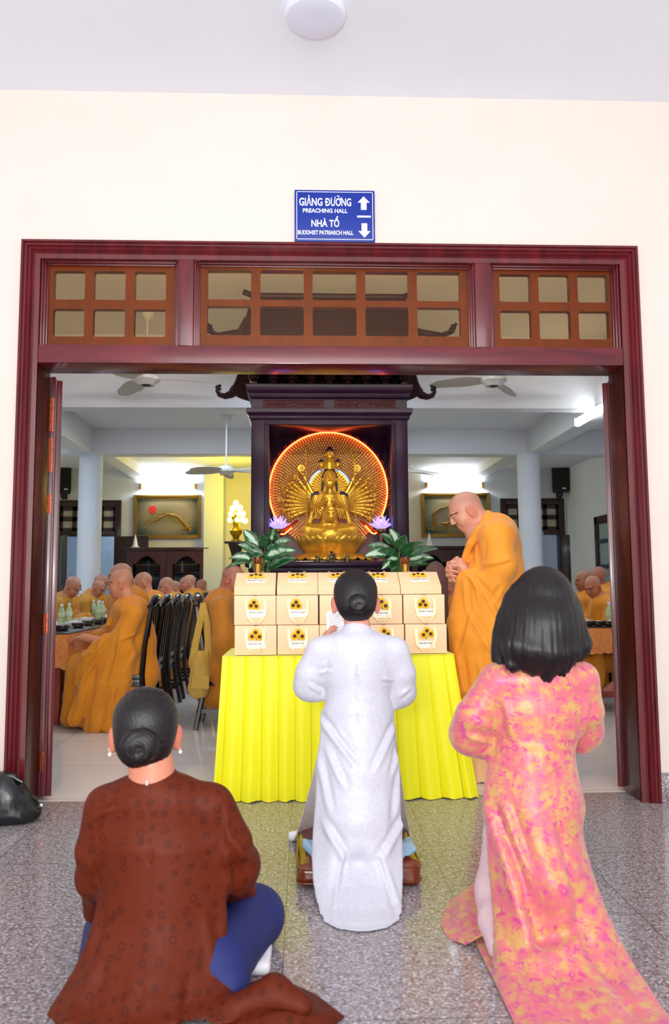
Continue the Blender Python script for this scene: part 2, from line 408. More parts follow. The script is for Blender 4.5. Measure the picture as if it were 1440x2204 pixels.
# columns and beams
PLX, PRX, PY = at(190, 1100, 8.5)[0], at(1144, 1100, 8.5)[0], 8.5
BZ = at(700, 978, PY)[2]; BZ1 = at(700, 878, 5)[2]
for i, x in enumerate((PLX, PRX)):
    o = MB().lathe([(.19, 0), (.19, BZ+.02)], 40, (x, PY+.1, 0)).build('trim_%d' % (i+2), M_INW); struct(o)
struct(MB().box(HX0, HX1, PY-.05, PY+.28, BZ, HC).build('ceiling_beam', M_INC, bevel=.008))
struct(MB().box(HX0, HX1, 5.0, 5.22, BZ1, HB).build('ceiling_beam.001', M_INC, bevel=.008))
0 and struct(MB().box(HX0, PLX, 4.4, 4.62, BZ1+.12, HC).build('ceiling_beam.002', M_INC, bevel=.008))
struct(MB().box(PRX, HX1, 6.4, 6.62, BZ1+.12, HC).build('ceiling_beam.003', M_INC, bevel=.008))
for x in (PLX-.1, PRX+.1):
    struct(MB().box(x-.15, x+.15, .2, PY, BZ+.005, HB-.01).build('ceiling_beam.004', M_INC, bevel=.008))
    struct(MB().box(x-.15, x+.15, PY+.2, HY1, BZ+.2, HC).build('ceiling_beam.005', M_INC, bevel=.008))

# ------------------------------------------------------------------ the big door frame
door = struct(thing('door_1', None, None))
def casing_profile(w0):      # stepped moulding, (distance from outer edge, projection)
    return [(0, 0), (0, .045), (.014, .05), (.018, .038), (.03, .04), (.034, .028), (.05, .034), (.056, .022), (.066, .03), (.074, .02), (.1, .018), (.1, 0)]
cp = casing_profile(.1); c = MB()
path = [((X0, 0), (1, 0)), ((X0, ZT), (1, -1)), ((X1, ZT), (-1, -1)), ((X1, 0), (-1, 0))]
rows = [[(px+dx*u, -v, pz+dz*u) for u, v in cp] for (px, pz), (dx, dz) in path]
c.grid(rows); c.build('casing', M_RED, door, smooth=25)
JX0, JX1 = X0+.1, X1-.1; TB0, TB1 = 2.445, 2.548; TT = 3.065
MB().box(JX0-.03, JX0+.0, -.012, .215, 0, ZT-.09).build('jamb', M_DARK, door, bevel=.004)
MB().box(JX1, JX1+.03, -.012, .215, 0, ZT-.09).build('jamb', M_DARK, door, bevel=.004)
MB().box(JX0, JX1, -.016, .215, TB0, TB1).build('transom_bar', M_REDH, door, bevel=.006)
MB().box(JX0, JX1, -.016, .2, TT, ZT-.09).build('head_rail', M_REDH, door, bevel=.004)
MUL = [(-.715, -.628), (.99, 1.082)]
for a, b in MUL: MB().box(a, b, -.016, .2, TB1, TT).build('mullion', M_RED, door, bevel=.005)
def sash(x0, x1, nx, panes):
    z0, z1 = TB1, TT; y0, y1 = .055, .095
    bd = MB()
    for k, (t, pr) in enumerate(((.012, .0), (.022, .02), (.03, .04))):      # stepped bead round the sash opening
        bd.box(x0, x0+t, pr, .06, z0, z1).box(x1-t, x1, pr, .06, z0, z1).box(x0+t, x1-t, pr, .06, z1-t, z1).box(x0+t, x1-t, pr, .06, z0, z0+t*.6)
    bd.build('bead', M_RED, door, bevel=.002)
    xs = [at(p, 655, .075)[0] for p in panes[0]]; zs = [at(panes[2], p, .075)[2] for p in panes[1]]
    m = MB(); xc = [x0+.02]+xs+[x1-.02]; zc = [z1-.02]+zs+[z0+.01]
    nb = len(xs)//2
    V = []
    # frame as one plate with rounded window holes
    for i in range(nb+1): m.box(xc[2*i], xc[2*i+1], y0, y1, z0+.01, z1-.02)
    for i in range(nb):
        for j in range(3): m.box(xs[2*i], xs[2*i+1], y0, y1, zc[2*j+1], zc[2*j])
        for j in range(2):       # rounded pane corners
            zt, zb = zs[2*j], zs[2*j+1]; r = .012
            for sx, cx in ((1, xs[2*i]), (-1, xs[2*i+1])):
                for sz, cz in ((-1, zt), (1, zb)):
                    arc = [(cx+sx*r*(1-math.sin(t)), cz+sz*r*(1-math.cos(t))) for t in np.linspace(0, PI/2, 5)]
                    m.prism([(cx, cz)]+arc, lambda u, v, w_: (u, w_, v), y0, y1)
    sm = m.build('sash', M_AMB, door, bevel=0)
    MB().box(x0+.025, x1-.025, .046, .05, z0+.02, z1-.025).build('glass_pane', M_TGL, door)
M_TGL = glass('bronze_tinted_glass', rgb(246, 232, 206), .1)
sash(JX0, MUL[0][0], 3, ([117, 184, 203, 271, 291, 358], [587, 648, 668, 727], 240))
sash(MUL[0][1], MUL[1][0], 5, ([447, 541, 560, 654, 673, 767, 786, 878, 897, 989], [586, 649, 663, 725], 710))
sash(MUL[1][1], JX1, 3, ([1074, 1140, 1158, 1224, 1242, 1307], [594, 653, 672, 732], 1190))
# door leaves swung right back, only their hinged edges in view
def leaf(n, hx, sgn):        # sgn +1: left leaf
    d = struct(thing('door_%d' % n, None, None)); c0 = np.array([hx, .222, 0]); e = np.array([sgn*.95, .3, 0]); e /= np.linalg.norm(e); l = np.array([-sgn*.56, .83, 0]); l /= np.linalg.norm(l)
    def P(u, v, z): return c0+e*u+l*v+np.array([0, 0, z])
    def slab(mb, u0, u1, v0, v1, z0, z1): mb.add([P(u, v, z) for z in (z0, z1) for u, v in ((u0, v0), (u1, v0), (u1, v1), (u0, v1))], [(0, 3, 2, 1), (4, 5, 6, 7), (0, 1, 5, 4), (1, 2, 6, 5), (2, 3, 7, 6), (3, 0, 4, 7)])
    m = MB(); slab(m, 0, .024, 0, .85, .02, 2.43); slab(m, .032, .06, .0, .85, .02, 2.41); m.build('door_leaf', M_RED, d, bevel=.004)
    g = MB(); slab(g, .023, .033, .012, .8, .02, 2.42); slab(g, .06, .064, .01, .05, .02, 2.41); g.build('edge_bead', M_DARK, d)
    for z in (.16, .93, 1.62, 1.86, 2.1):
        h = MB(); ln = .11 if z < 1.8 else .2
        slab(h, -.012, .016, -.006, 0, z, z+ln); a = P(-.002, -.006, z); h.tube([a, a+np.array([0, 0, ln])], .007, 8)
        for k in range(5): h.ell(P(.004+(k % 2)*.008, -.007, z+ln*(k+.5)/5), .003, 8, 6)
        h.build('hinge', M_COPPER, d)
leaf(2, -1.487, 1); leaf(3, 1.873, -1)

# ------------------------------------------------------------------ sign above the door, ceiling light
M_BLUE = mat('sign_blue', rgb(6, 44, 148), .3, 0, .02); M_SWHITE = mat('sign_white', rgb(238, 242, 252), .4, 0, 0)
sg = thing('wall_sign', 'blue direction sign with white lettering and arrows above the door frame', 'sign', (.181, -.012, 3.165))
MB().box(-.052, .412, -.024, -.004, 3.165, 3.474).build('panel', M_BLUE, sg, world=True, bevel=.002)
b = MB(); xa, xb, za, zb, t = -.041, .402, 3.176, 3.464, .0035
b.box(xa, xb, -.0255, -.0235, za, za+t).box(xa, xb, -.0255, -.0235, zb-t, zb).box(xa, xa+t, -.0255, -.0235, za, zb).box(xb-t, xb, -.0255, -.0235, za, zb)
b.build('border_line', M_SWHITE, sg, world=True)
def sT(cx, cz): return lambda x, y, z: (cx+x, -.0245-z, cz+y)
def sx(px): return at(px, 455, -.0245)[0]
def sz(py): return at(720, py, -.0245)[2]
for body, xa, xb, yb, yt in (('GI\u1ea2NG', 644, 694, 443, 426), ('DU\u1edcNG', 701, 756, 443, 426), ('PREACHING HALL', 652, 748, 458, 449), ('NH\u00c0 T\u1ed4', 670, 730, 488, 473), ('BUDDHIST PATRIARCH HALL', 641, 760, 505, 496)):
    if 'DU' in body: body = 'D\u01afONG'
    text_mesh('lettering', body, (sz(yt)-sz(yb))*.98, M_SWHITE, sg, sT((sx(xa)+sx(xb))/2, sz(yb)), .022, sx(xb)-sx(xa))
MB().box(sx(699.5), sx(706), -.0256, -.0235, sz(436.5), sz(433.5)).build('letter_bar', M_SWHITE, sg, world=True)
MB().prism([(sx(725), sz(421.2)), (sx(728), sz(420.4)), (sx(731.5), sz(424.2)), (sx(729.3), sz(424.8))], lambda u, v, w_: (u, w_, v), -.0256, -.0235).build('accent_mark', M_SWHITE, sg, world=True)
MB().prism([(sx(731.5), sz(429)), (sx(733.5), sz(426.5)), (sx(733.5), sz(424.8)), (sx(736), sz(424.8)), (sx(735.6), sz(428)), (sx(733), sz(430.5))], lambda u, v, w_: (u, w_, v), -.0256, -.0235).build('letter_horn', M_SWHITE, sg, world=True)
def arrow(cx, y0, y1):       # y0 tip, y1 tail (photo rows)
    w1, w2 = .035, .0165; z0, z1 = sz(y0), sz(y1); zm = z0+(z1-z0)*.46; x = sx(cx)
    P = [(x, z0), (x+w1, zm), (x+w2, zm), (x+w2, z1), (x-w2, z1), (x-w2, zm), (x-w1, zm)]
    MB().prism(P, lambda u, v, w_: (u, w_, v), -.0256, -.0235).build('arrow', M_SWHITE, sg, world=True)
arrow(783, 422, 451); arrow(784, 511, 480)
MB().box(sx(768.5), sx(798), -.0256, -.0235, sz(467.5), sz(463.5)).build('divider_bar', M_SWHITE, sg, world=True)
M_LAMP = mat('opal_diffuser', rgb(222, 226, 246), .35, 0, .01); M_LRIM = mat('lamp_rim', rgb(232, 234, 248), .3, 0, 0)
lc = (.06, -.685, 4.07)
cl = thing('ceiling_light', 'round white flush ceiling lamp above the blue sign', 'ceiling light', lc)
MB().lathe([(.150, 0), (.153, -.012), (.153, -.034), (.146, -.042)], 48).build('rim', M_LRIM, cl)
MB().lathe([(.146, -.036), (.142, -.05), (.12, -.058), (.07, -.063), (.001, -.065)], 48).build('diffuser', M_LAMP, cl)
# ------------------------------------------------------------------ back of the dining hall
YB = HY1
M_BLACK = mat('black_plastic', rgb(16, 17, 19), .5, 0, .05); M_WFAN = mat('fan_enamel', rgb(214, 214, 208), .3, 0, .01)
M_GOLDP = mat('antique_gold', rgb(150, 112, 40), .4, .6, .2, 60, .3, 120); M_TUBE = emit('fluorescent_tube', (.9, .96, 1, 1), 26)
M_BRASS = mat('brass', rgb(176, 130, 52), .3, .9, .08); M_PGLASS = glass('picture_glass', (1, 1, 1, 1), .02)
def rear_door(n, px0, px1, dd, hinge, lab):
    d = struct(thing('door_%d' % n, None, None)); x0, x1, zt = dd; y = YB-.05; t = .14
    m = MB(); m.box(x0, x0+t, y, y+.22, 0, zt).box(x1-t, x1, y, y+.22, 0, zt).box(x0+t, x1-t, y, y+.22, zt-t, zt)
    zb = at(190, 1143, YB)[2]; m.box(x0+t, x1-t, y, y+.22, zb-.12, zb); m.build('door_frame', M_BACKWOOD, d, bevel=.015)
    g = MB(); k = 4
    for i in range(k+1):
        xc = x0+t+(x1-x0-2*t)*i/k; g.box(max(xc-.045, x0+t), min(xc+.045, x1-t), y+.06, y+.12, zb, zt-t)
    zm = (zb+zt-t)/2; g.box(x0+t, x1-t, y+.06, y+.12, zm-.05, zm+.05).box(x0+t, x1-t, y+.06, y+.12, zb, zb+.07).box(x0+t, x1-t, y+.06, y+.12, zt-t-.09, zt-t)
    g.build('transom_grid', M_BACKWOOD, d)
    MB().box(x0+t, x1-t, y+.085, y+.095, zb, zt-t).build('transom_pane', mat('frosted_pane', rgb(196, 188, 170), .4), d)
    for hx, s_, a in hinge:
        o = MB(); o.box(0, s_*.78, -.025, .025, .02, zb-.13); 
        for zz, hh in ((.25, .75), (1.25, .9)): o.box(s_*.13, s_*.65, -.034, .034, zz, zz+hh)
        lf = o.build('door_leaf', M_BACKWOOD, d, bevel=.01); lf.location = (hx, y-.03, 0); lf.rotation_euler = (0, 0, a)
rear_door(4, 118, 262, DL, [(DL[0]+.12, 1, -1.05), (DL[1]-.1, 1, -.25)], 'left'); rear_door(5, 1076, 1213, DR, [(DR[1]-.12, 1, -.35)], 'right')
# doorway in the right hand wall
d = struct(thing('door_6', None, None)); ya, yb_ = 8.9, 11.2; zt = 2.55
m = MB(); m.box(HX1-.06, HX1, ya, ya+.16, 0, zt).box(HX1-.06, HX1, yb_-.16, yb_, 0, zt).box(HX1-.06, HX1, ya, yb_, zt-.16, zt).box(HX1-.05, HX1, (ya+yb_)/2-.06, (ya+yb_)/2+.06, 0, zt)
for z in (.9, 1.5, 2.0): m.box(HX1-.05, HX1, ya, yb_, z, z+.08)
m.build('door_frame', M_BACKWOOD, d, bevel=.01); MB().box(HX1-.02, HX1-.005, ya+.1, yb_-.1, .1, zt-.1).build('door_pane', mat('sea_glass_pane', rgb(150, 176, 180), .3), d)
sgn = thing('wall_sign', 'small dark sign over the doorway in the right side wall', 'sign', (HX1-.02, 10.0, zt+.06))
MB().box(-.02, .015, -.5, .5, 0, .22).build('panel', mat('sign_navy', rgb(28, 34, 60), .4), sgn); MB().box(-.024, -.018, -.4, .4, .13, .16).box(-.024, -.018, -.3, .3, .06, .085).build('lettering_line', M_SWHITE, sgn)

def speaker(px0, px1, py0, py1, yaw, label):
    c = at((px0+px1)/2, py1, YB-.3); s_ = (px1-px0)/ppm(YB-.3); h = (py1-py0)/ppm(YB-.3)
    t = thing('wall_speaker', label, 'speaker', c, yaw, 'wall speakers')
    p = [(-s_/2, 0), (s_/2, 0), (s_*.36, .28), (-s_*.36, .28)]
    MB().prism(p, lambda u, v, w_: (u, v, w_), 0, h).build('cabinet', M_BLACK, t, bevel=.012)
    MB().box(-s_*.45, s_*.45, -.012, -.001, .04, h-.04).build('grille', mat('speaker_grille', rgb(10, 14, 16), .8, 0, .3, 300), t)
    MB().box(-.05, .05, .02, .1, -.1, .0).box(-.02, .02, .05, .3, -.06, -.03).box(-.06, .06, .26, .30, -.12, .06).build('bracket', M_BLACK, t, bevel=.004)
    MB().box(s_*.08, s_*.3, -.015, -.011, .06, .085).build('badge', M_SWHITE, t)
speaker(118, 152, 1004, 1060, .15, 'black wall speaker on the rear wall over the left rear doorway')
speaker(1189, 1226, 1002, 1058, -.15, 'black wall speaker on the rear wall right of the right column')

def picture(px0, px1, py0, py1, label, kind):
    a = at(px0, py1, YB-.05); b = at(px1, py0, YB-.05); cx = (a[0]+b[0])/2; W, H = b[0]-a[0], b[2]-a[2]
    t = thing('framed_picture', label, 'picture', (cx, YB-.03, a[2]))
    fr = MB()
    for k, (w0, w1, pr) in enumerate(((0, .05, .05), (.05, .085, .03))):
        fr.box(-W/2+w0, -W/2+w1, -pr, .02, w0, H-w0).box(W/2-w1, W/2-w0, -pr, .02, w0, H-w0).box(-W/2+w1, W/2-w1, -pr, .02, w0, w1).box(-W/2+w1, W/2-w1, -pr, .02, H-w1, H-w0)
    fr.build('frame', M_GOLDP, t, bevel=.006)
    n = NT('lacquer_ground'); f = n.noise(2.2, 3); tc = n.n('ShaderNodeTexCoord'); g = n.n('ShaderNodeTexGradient', _gradient_type='SPHERICAL'); mp = n.n('ShaderNodeMapping')
    mp.inputs['Scale'].default_value = (1.5/W*1.1, 1, 1.6/H); mp.inputs['Location'].default_value = (0, 0, -.85); n.l(tc.outputs['Object'], mp.inputs[0]); n.l(mp.outputs[0], g.inputs[0])
    n.base(n.mix(n.ramp(g.outputs[0], [(.1, (0, 0, 0, 1)), (.45, (1, 1, 1, 1))]), rgb(30, 62, 52), n.mix(f, rgb(128, 116, 88), rgb(158, 140, 106)))); n.p(Roughness=.35)
    MB().box(-W/2+.08, W/2-.08, -.02, 0, .08, H-.08).build('painted_panel', n.m, t)
    R = random.Random(3+kind)
    MB().lathe([(.09, -.004), (.09, .004)], 24, (-W*.22 if kind == 0 else W*.06, -.022, H*.66), rotm(PI/2)).build('sun_disc', mat('vermilion_lacquer', rgb(214, 52, 40), .4), t)
    tr = MB(); lf = MB()
    if kind == 0:
        pts = [(W*.34, H*.18), (W*.25, H*.34), (W*.15, H*.5), (0, H*.56), (-.1*W, H*.46), (-.22*W, H*.38)]
        tr.tube([(x, -.024, z) for x, z in pts], [.05, .04, .034, .028, .02, .012], 8, flat=.4, up=(0, 1, 0))
        for x, z in ((W*.2, H*.2), (W*.38, H*.3)): tr.tube([(W*.3, -.024, H*.24), (x, -.024, z)], [.03, .008], 8)
        cl_ = [(-.3*W+i*W*.07, H*(.36+.2*math.sin(i*.42))) for i in range(9)]
    else:
        tr.tube([(-.34*W, -.024, H*.16), (-.3*W, -.024, H*.36), (-.33*W, -.024, H*.52), (-.22*W, -.024, H*.66), (-.1*W, -.024, H*.7)], [.05, .04, .03, .02, .01], 8)
        cl_ = [(-.36*W+i*W*.085, H*(.2+.06*math.sin(i*1.7))) for i in range(9)]
        for i in range(4):      # grazing animals in gold relief
            cx_, cz = (-.15+i*.11)*W, H*(.3+.02*(i % 2)); an = MB(); an.ell((cx_, -.024, cz), (.07, .012, .04), 10, 8); an.ell((cx_-.08, -.024, cz+.02), (.03, .01, .022), 8, 6); an.tube([(cx_-.05, -.024, cz+.01), (cx_-.08, -.024, cz+.02)], .02, 6)
            for q in (-.05, -.02, .03, .05): an.tube([(cx_+q, -.024, cz-.02), (cx_+q, -.024, cz-.1)], .008, 6)
            an.build('animal_relief', M_GOLDP, t)
    tr.build('gold_tree_trunk', M_GOLDP, t)
    for cx_, cz in cl_:
        for q in range(14): lf.ell((cx_+R.gauss(0, .05), -.022, cz+R.gauss(0, .045)), (R.uniform(.012, .03), .006, R.uniform(.006, .014)), 6, 4, rotm(0, R.uniform(-1, 1), 0))
    lf.build('gold_leaf_relief', mat('leaf_gold', rgb(150, 132, 48), .4, .5, .2, 30), t)
    MB().box(-W/2+.08, W/2-.08, -.05, -.046, .08, H-.08).build('glass_pane', M_PGLASS, t)
picture(286, 434, 1065, 1160, 'gilt framed lacquer picture of a bent golden pine tree and red sun', 0)
picture(907, 1054, 1061, 1157, 'gilt framed lacquer picture of grazing animals under a tree, behind the standing monk', 1)
def wall_tube(px0, px1, py, label):
    a = at(px0, py, YB-.06); b = at(px1, py, YB-.06); L = b[0]-a[0]
    t = thing('wall_tube_light', label, 'tube light', ((a[0]+b[0])/2, YB-.06, a[2]))
    MB().tube([(-L/2+.05, 0, 0), (L/2-.05, 0, 0)], .045, 12).build('tube', M_TUBE, t)
    for s_ in (-1, 1): MB().box(s_*L/2-.03, s_*L/2+.03, -.05, .06, -.06, .06).build('socket', M_BRASS, t, bevel=.006)
    MB().box(-L/2, L/2, .03, .06, -.025, .025).build('batten', M_WFAN, t)
    area('wall_tube_glow', ((a[0]+b[0])/2, YB-.14, a[2]), ((a[0]+b[0])/2, YB, a[2]-.05), L-.1, 30, (.86, .94, 1), .06)
wall_tube(303, 421, 1047, 'lit fluorescent tube above the picture of the golden pine'); wall_tube(918, 1038, 1044, 'lit fluorescent tube above the picture of grazing animals')
a = onfloor(1243, 912, 3.32); b = onfloor(1312, 872, 3.32)
t = thing('beam_tube_light', 'lit fluorescent tube along the ceiling beam at upper right', 'tube light', tuple((a+b)/2)); L = np.linalg.norm(b-a); hd = (b-a)/2
MB().tube([-hd, hd], .04, 12).build('tube', M_TUBE, t); MB().tube([-hd-hd*.04+np.array([0, 0, .06]), hd*1.04+np.array([0, 0, .06])], .035, 4).build('batten', M_WFAN, t)
for s_ in (-1, 1): MB().obox(hd*s_*1.02+np.array([0, 0, .02]), (.09, .05, .11)).build('end_cap', M_WFAN, t, bevel=.006)

# ------------------------------------------------------------------ bookcases
M_BOOKCASE = wood('bookcase_mahogany', rgb(48, 14, 14), rgb(72, 22, 20), .3, (2, 2, .4))
M_CGLASS = glass('cabinet_glass', rgb(228, 232, 236), .02)
def bookcase(px0, px1, py, label, W=None):
    a = at(px0, py, YB-.5); b = at(px1, py, YB-.5); W = b[0]-a[0]; H = a[2]; cx = (a[0]+b[0])/2
    t = thing('bookcase', label, 'bookcase', (cx, YB-.5, 0))
    c = MB(); c.box(-W/2+.03, -W/2+.08, 0, .45, 0, H-.06).box(W/2-.08, W/2-.03, 0, .45, 0, H-.06).box(-W/2+.08, W/2-.08, .43, .45, .1, H-.06)
    for z in (.08, .5, .85, 1.17, 1.47): c.box(-W/2+.08, W/2-.08, .06, .43, z, z+.03)
    c.build('carcass', M_BOOKCASE, t, bevel=.006)
    MB().box(-W/2-.02, W/2+.02, -.05, .46, H-.06, H-.015).box(-W/2, W/2, -.03, .46, H-.09, H-.06).build('cornice', M_BOOKCASE, t, bevel=.012)
    MB().box(-W/2, W/2, -.03, .45, 0, .1).build('plinth', M_BOOKCASE, t, bevel=.01)
    for k in range(2):
        x0 = -W/2+.05+k*(W/2-.05); x1 = x0+W/2-.05; st = .13
        P = []; zb, zt, zs = .14, H-.1, H-.3; n = 14
        ins = [(x0+st, zb+.12)]+[(x1-st, zb+.12)]
        arch = []
        for i in range(n+1):
            u = i/n; x = x1-st-(x1-x0-2*st)*u; s_ = math.sin(PI*min(1, max(0, (u-.12)/.76))); arch.append((x, zs-.07+.17*s_))
        inner = ins+arch; V = []; F = []
        m = MB(); m.box(x0+.005, x0+st, -.03, 0, zb, zt).box(x1-st, x1-.005, -.03, 0, zb, zt).box(x0+st, x1-st, -.03, 0, zb, zb+.12)
        for i in range(n): 
            (xa, za), (xb, zb2) = arch[i], arch[i+1]; m.prism([(xa, za), (xa, zt), (xb, zt), (xb, zb2)], lambda u, v, w_: (u, w_, v), -.03, 0)
        dr = m.build('cabinet_door', M_BOOKCASE, t, smooth=30)
        MB().box(x0+st, x1-st, -.015, -.011, zb+.12, zt-.05).build('glass_pane', M_CGLASS, dr)
        MB().ell((x1-.06 if k == 0 else x0+.06, -.045, .95), .018, 10, 8).build('knob', M_BRASS, dr)
    return t, W, H, cx
M_BOOK = [mat('book_spine_%s' % nme, c, .5, 0, .1) for nme, c in (('navy', rgb(60, 72, 98)), ('teal', rgb(74, 96, 104)), ('maroon', rgb(70, 30, 34)), ('grey', rgb(140, 148, 156)))]
M_GILT = mat('gilt_band', rgb(210, 180, 90), .35, .7, 0)
def books(W, cx, yy, label, grp, zs=(1.2, 1.5)):
    protos = []
    for k, mt in enumerate(M_BOOK):
        o = MB().box(0, .042, 0, .2, 0, .25).build('book', mt, None, bevel=.003); tag(o, label, 'book', grp)
        for z in (.16,): MB().box(.004, .038, -.002, .002, z, z+.018).build('gilt_band', M_GILT, o)
        protos.append(o)
    used = [0]*4; R = random.Random(5)
    for zi, z in enumerate(zs):
        x = cx-W/2+.2; q = 0
        while x < cx+W/2-.24:
            if abs(x-cx+.02) > .14:
                k = zi % 2*2 if q % 7 < 5 else R.randrange(4); o = protos[k]
                if used[k]: o = copy_tree(o)
                used[k] += 1; o.location = (x, YB-.5+.12, z); o.scale = (1, 1, R.uniform(.92, 1.05)); tag(o, '%s shelf of %s' % (('lower', 'upper')[zi] if len(zs) > 1 else 'top', label))
                o['label'] = 'dark gilt-banded book on the %s visible shelf of %s' % (('lower', 'upper')[zi] if len(zs) > 1 else 'upper', label); o['group'] = grp+(' lower', ' upper')[zi if len(zs) > 1 else 1]+' shelf'
            x += .052; q += 1
    for k in range(4):
        if not used[k]: copy_kill(protos[k])
def copy_kill(o):
    for ch in list(o.children): bpy.data.objects.remove(ch)
    bpy.data.objects.remove(o)
_, W_, H_, cx_ = bookcase(269, 449, 1177, 'dark mahogany bookcase with arched glass doors below the golden pine picture')
books(W_, cx_, 0, 'the bookcase below the pine picture', 'books of the left bookcase')
_, W2_, H2_, cx2_ = bookcase(880, 1062, 1174, 'dark mahogany bookcase behind the standing monk and the right potted plant')
books(W2_, cx2_, 0, 'the bookcase behind the standing monk', 'books of the right bookcase')
for px, py, lab in ((291, 1177, 'small white cone ornament on top of the left bookcase'), (924, 1174, 'small white cone ornament on top of the bookcase behind the monk')):
    p = at(px, py, YB-.3); t = thing('cone_ornament', lab, 'ornament', (p[0], YB-.3, H_-.015 if px < 500 else H2_-.015))
    MB().lathe([(.085, 0), (.085, .03), (.06, .04), (.045, .12), (.03, .2), (.012, .26), (.004, .3)], 16).build('cone', M_LRIM, t); MB().lathe([(.1, 0), (.1, .018)], 16).build('foot', M_WFAN, t)

# ------------------------------------------------------------------ fans
M_BLADE = mat('fan_blade', rgb(196, 190, 176), .35, 0, .03)
def fan(px, py, Y, R, angs, label, rod=None, hub=.15):
    c = at(px, py, Y); t = thing('ceiling_fan', label, 'ceiling fan', c, 0, 'ceiling fans')
    top = (HB if Y < 5 else HC)-c[2]
    MB().lathe([(.02, -.012), (.055, -.012), (.06, -.02), (.085, -.02), (.1, 0), (hub, .035), (hub*1.02, .07), (hub*.8, .11), (.05, .13)], 32).build('motor_housing', M_WFAN, t)
    MB().lathe([(.045, -.018), (.045, -.008), (.001, -.006)], 24).build('cap', M_BLACK, t)
    MB().tube([(0, 0, .1), (0, 0, top-.05)], .014, 10).build('rod', M_WFAN, t); MB().lathe([(.02, top-.12), (.07, top-.06), (.075, top)], 20).build('canopy', M_WFAN, t)
    for a in angs:
        rows = []
        for i in range(9):
            u = i/8; r = hub*.6+u*(R-hub*.6); wd = .05+.055*math.sin(min(1, u*1.5)*PI*.75)*(1-.3*u); wd *= (1-max(0, u-.85)*4.5)
            rows.append([(math.cos(a)*r-math.sin(a)*v*wd, math.sin(a)*r+math.cos(a)*v*wd, .045+v*wd*.3-.03*u*u) for v in (-1, -.5, 0, .5, 1)])
        MB().grid(rows, thick=.008).build('blade', M_BLADE, t)
fan(315, 826, 4.2, .72, (0.05, 2.2, 4.25), 'white ceiling fan at upper left under the transom bar')
fan(1062, 828, 4.2, .72, (3.0, 5.4, 1.0), 'white ceiling fan at upper right under the transom bar')
fan(487, 1020, 7.4, .62, (3.1, 3.8, 5.6, 0.2, 1.6), 'drop rod ceiling fan beside the left post of the shrine', hub=.13)
fan(862, 1020, 7.4, .62, (0.15, 0.45, 2.2, 3.5, 4.8), 'ceiling fan whose blades show past the right post of the shrine', hub=.13)

# ------------------------------------------------------------------ bouquet lamp, kiosk
YL = 11.3; base = at(508, 1166, YL)
st = thing('pedestal', 'tall dark pedestal under the lit bouquet lamp left of the shrine', 'pedestal', (base[0], YL, 0)); H = base[2]
MB().box(-.22, .22, -.2, .2, H-.04, H).build('top', M_BACKWOOD, st, bevel=.01)
MB().lathe([(.16, 0), (.18, .06), (.1, .12), (.08, .3), (.12, H*.5), (.08, H-.3), (.16, H-.04)], 20).build('column', M_BACKWOOD, st)
lp = thing('bouquet_lamp', 'brass vase lamp with a bouquet of glowing yellow bulbs', 'lamp', tuple(base))
MB().lathe([(.1, 0), (.1, .03), (.06, .05), (.07, .1), (.12, .17), (.13, .22), (.07, .3), (.06, .4), (.1, .48), (.11, .5)], 24).build('vase', mat('yellow_brass', rgb(200, 160, 30), .25, .7), lp)
M_BULB = emit('yellow_bulb', (1, .78, .08, 1), 9); q = 1/ppm(YL)
for i, (bx, by) in enumerate(((508, 1083), (500, 1094), (508, 1093), (517, 1093), (497, 1106), (504, 1106), (515, 1106), (523, 1106), (495, 1119), (510, 1118), (521, 1118), (528, 1121))):
    v = at(bx, by, YL+(i % 3-1)*.06)-base
    MB().ell(v, (.055, .055, .06), 12, 8).build('bulb', M_BULB, lp)
    MB().tube([(v[0]*.2, v[1]*.3, .48), (v[0]*.55, v[1]*.6, .62), (v[0], v[1], v[2]-.05)], .009, 6).build('stem', mat('stem_green', rgb(104, 112, 20), .4, .2), lp)
pl = bpy.data.lights.new('bouquet_lamp_light', 'POINT'); pl.energy = 60; pl.color = (1, .78, .02); pl.shadow_soft_size = .2
o = bpy.data.objects.new('bouquet_lamp_light', pl); COL.objects.link(o); o.location = (base[0]-.1, YL-.1, base[2]+1.05)
# information kiosk by the right column
kp = at(1112, 1150, 9.6)
kt = thing('information_kiosk', 'tall pale grey machine with slanted top and dark screen behind the right column', 'kiosk', (kp[0], 9.6, 0))
MB().prism([(-.35, 0), (.5, 0), (.5, kp[2]+.06), (.1, kp[2]+.06), (-.35, kp[2]-.12)], lambda u, v, w_: (u, w_, v), 0, .5).build('body', mat('kiosk_grey', rgb(168, 184, 204), .4, 0, .02), kt, bevel=.02)
MB().box(.02, .3, -.06, -.001, kp[2]-.75, kp[2]-.12).build('screen', mat('kiosk_screen', rgb(60, 74, 90), .2), kt, bevel=.01)
MB().box(-.28, .05, -.02, -.001, kp[2]-.02, kp[2]+.0).build('vent', M_BLACK, kt)
# ------------------------------------------------------------------ shrine cabinet
YS = 3.0                                    # front plane of the shrine
def sp(px, py, y=YS): return at(px, py, y)
SX0, SX1 = sp(540, 1100)[0], sp(880, 1100)[0]; SCX = (SX0+SX1)/2; SD_ = .95
M_SHR2 = wood('aubergine_lacquer_roof', rgb(44, 20, 22), rgb(62, 30, 30), .4, (3, 3, 3), .05, .25)
shr = thing('shrine_cabinet', 'tall dark lacquered shrine cabinet with tiled roof housing the golden statue', 'shrine', (SCX, YS, 0))
def SW(o): return o
zsill, ztop = sp(707, 1209)[2], sp(707, 915)[2]
ox0, ox1 = sp(579, 1060)[0], sp(844, 1060)[0]
def B(*a): return MB().box(*a)
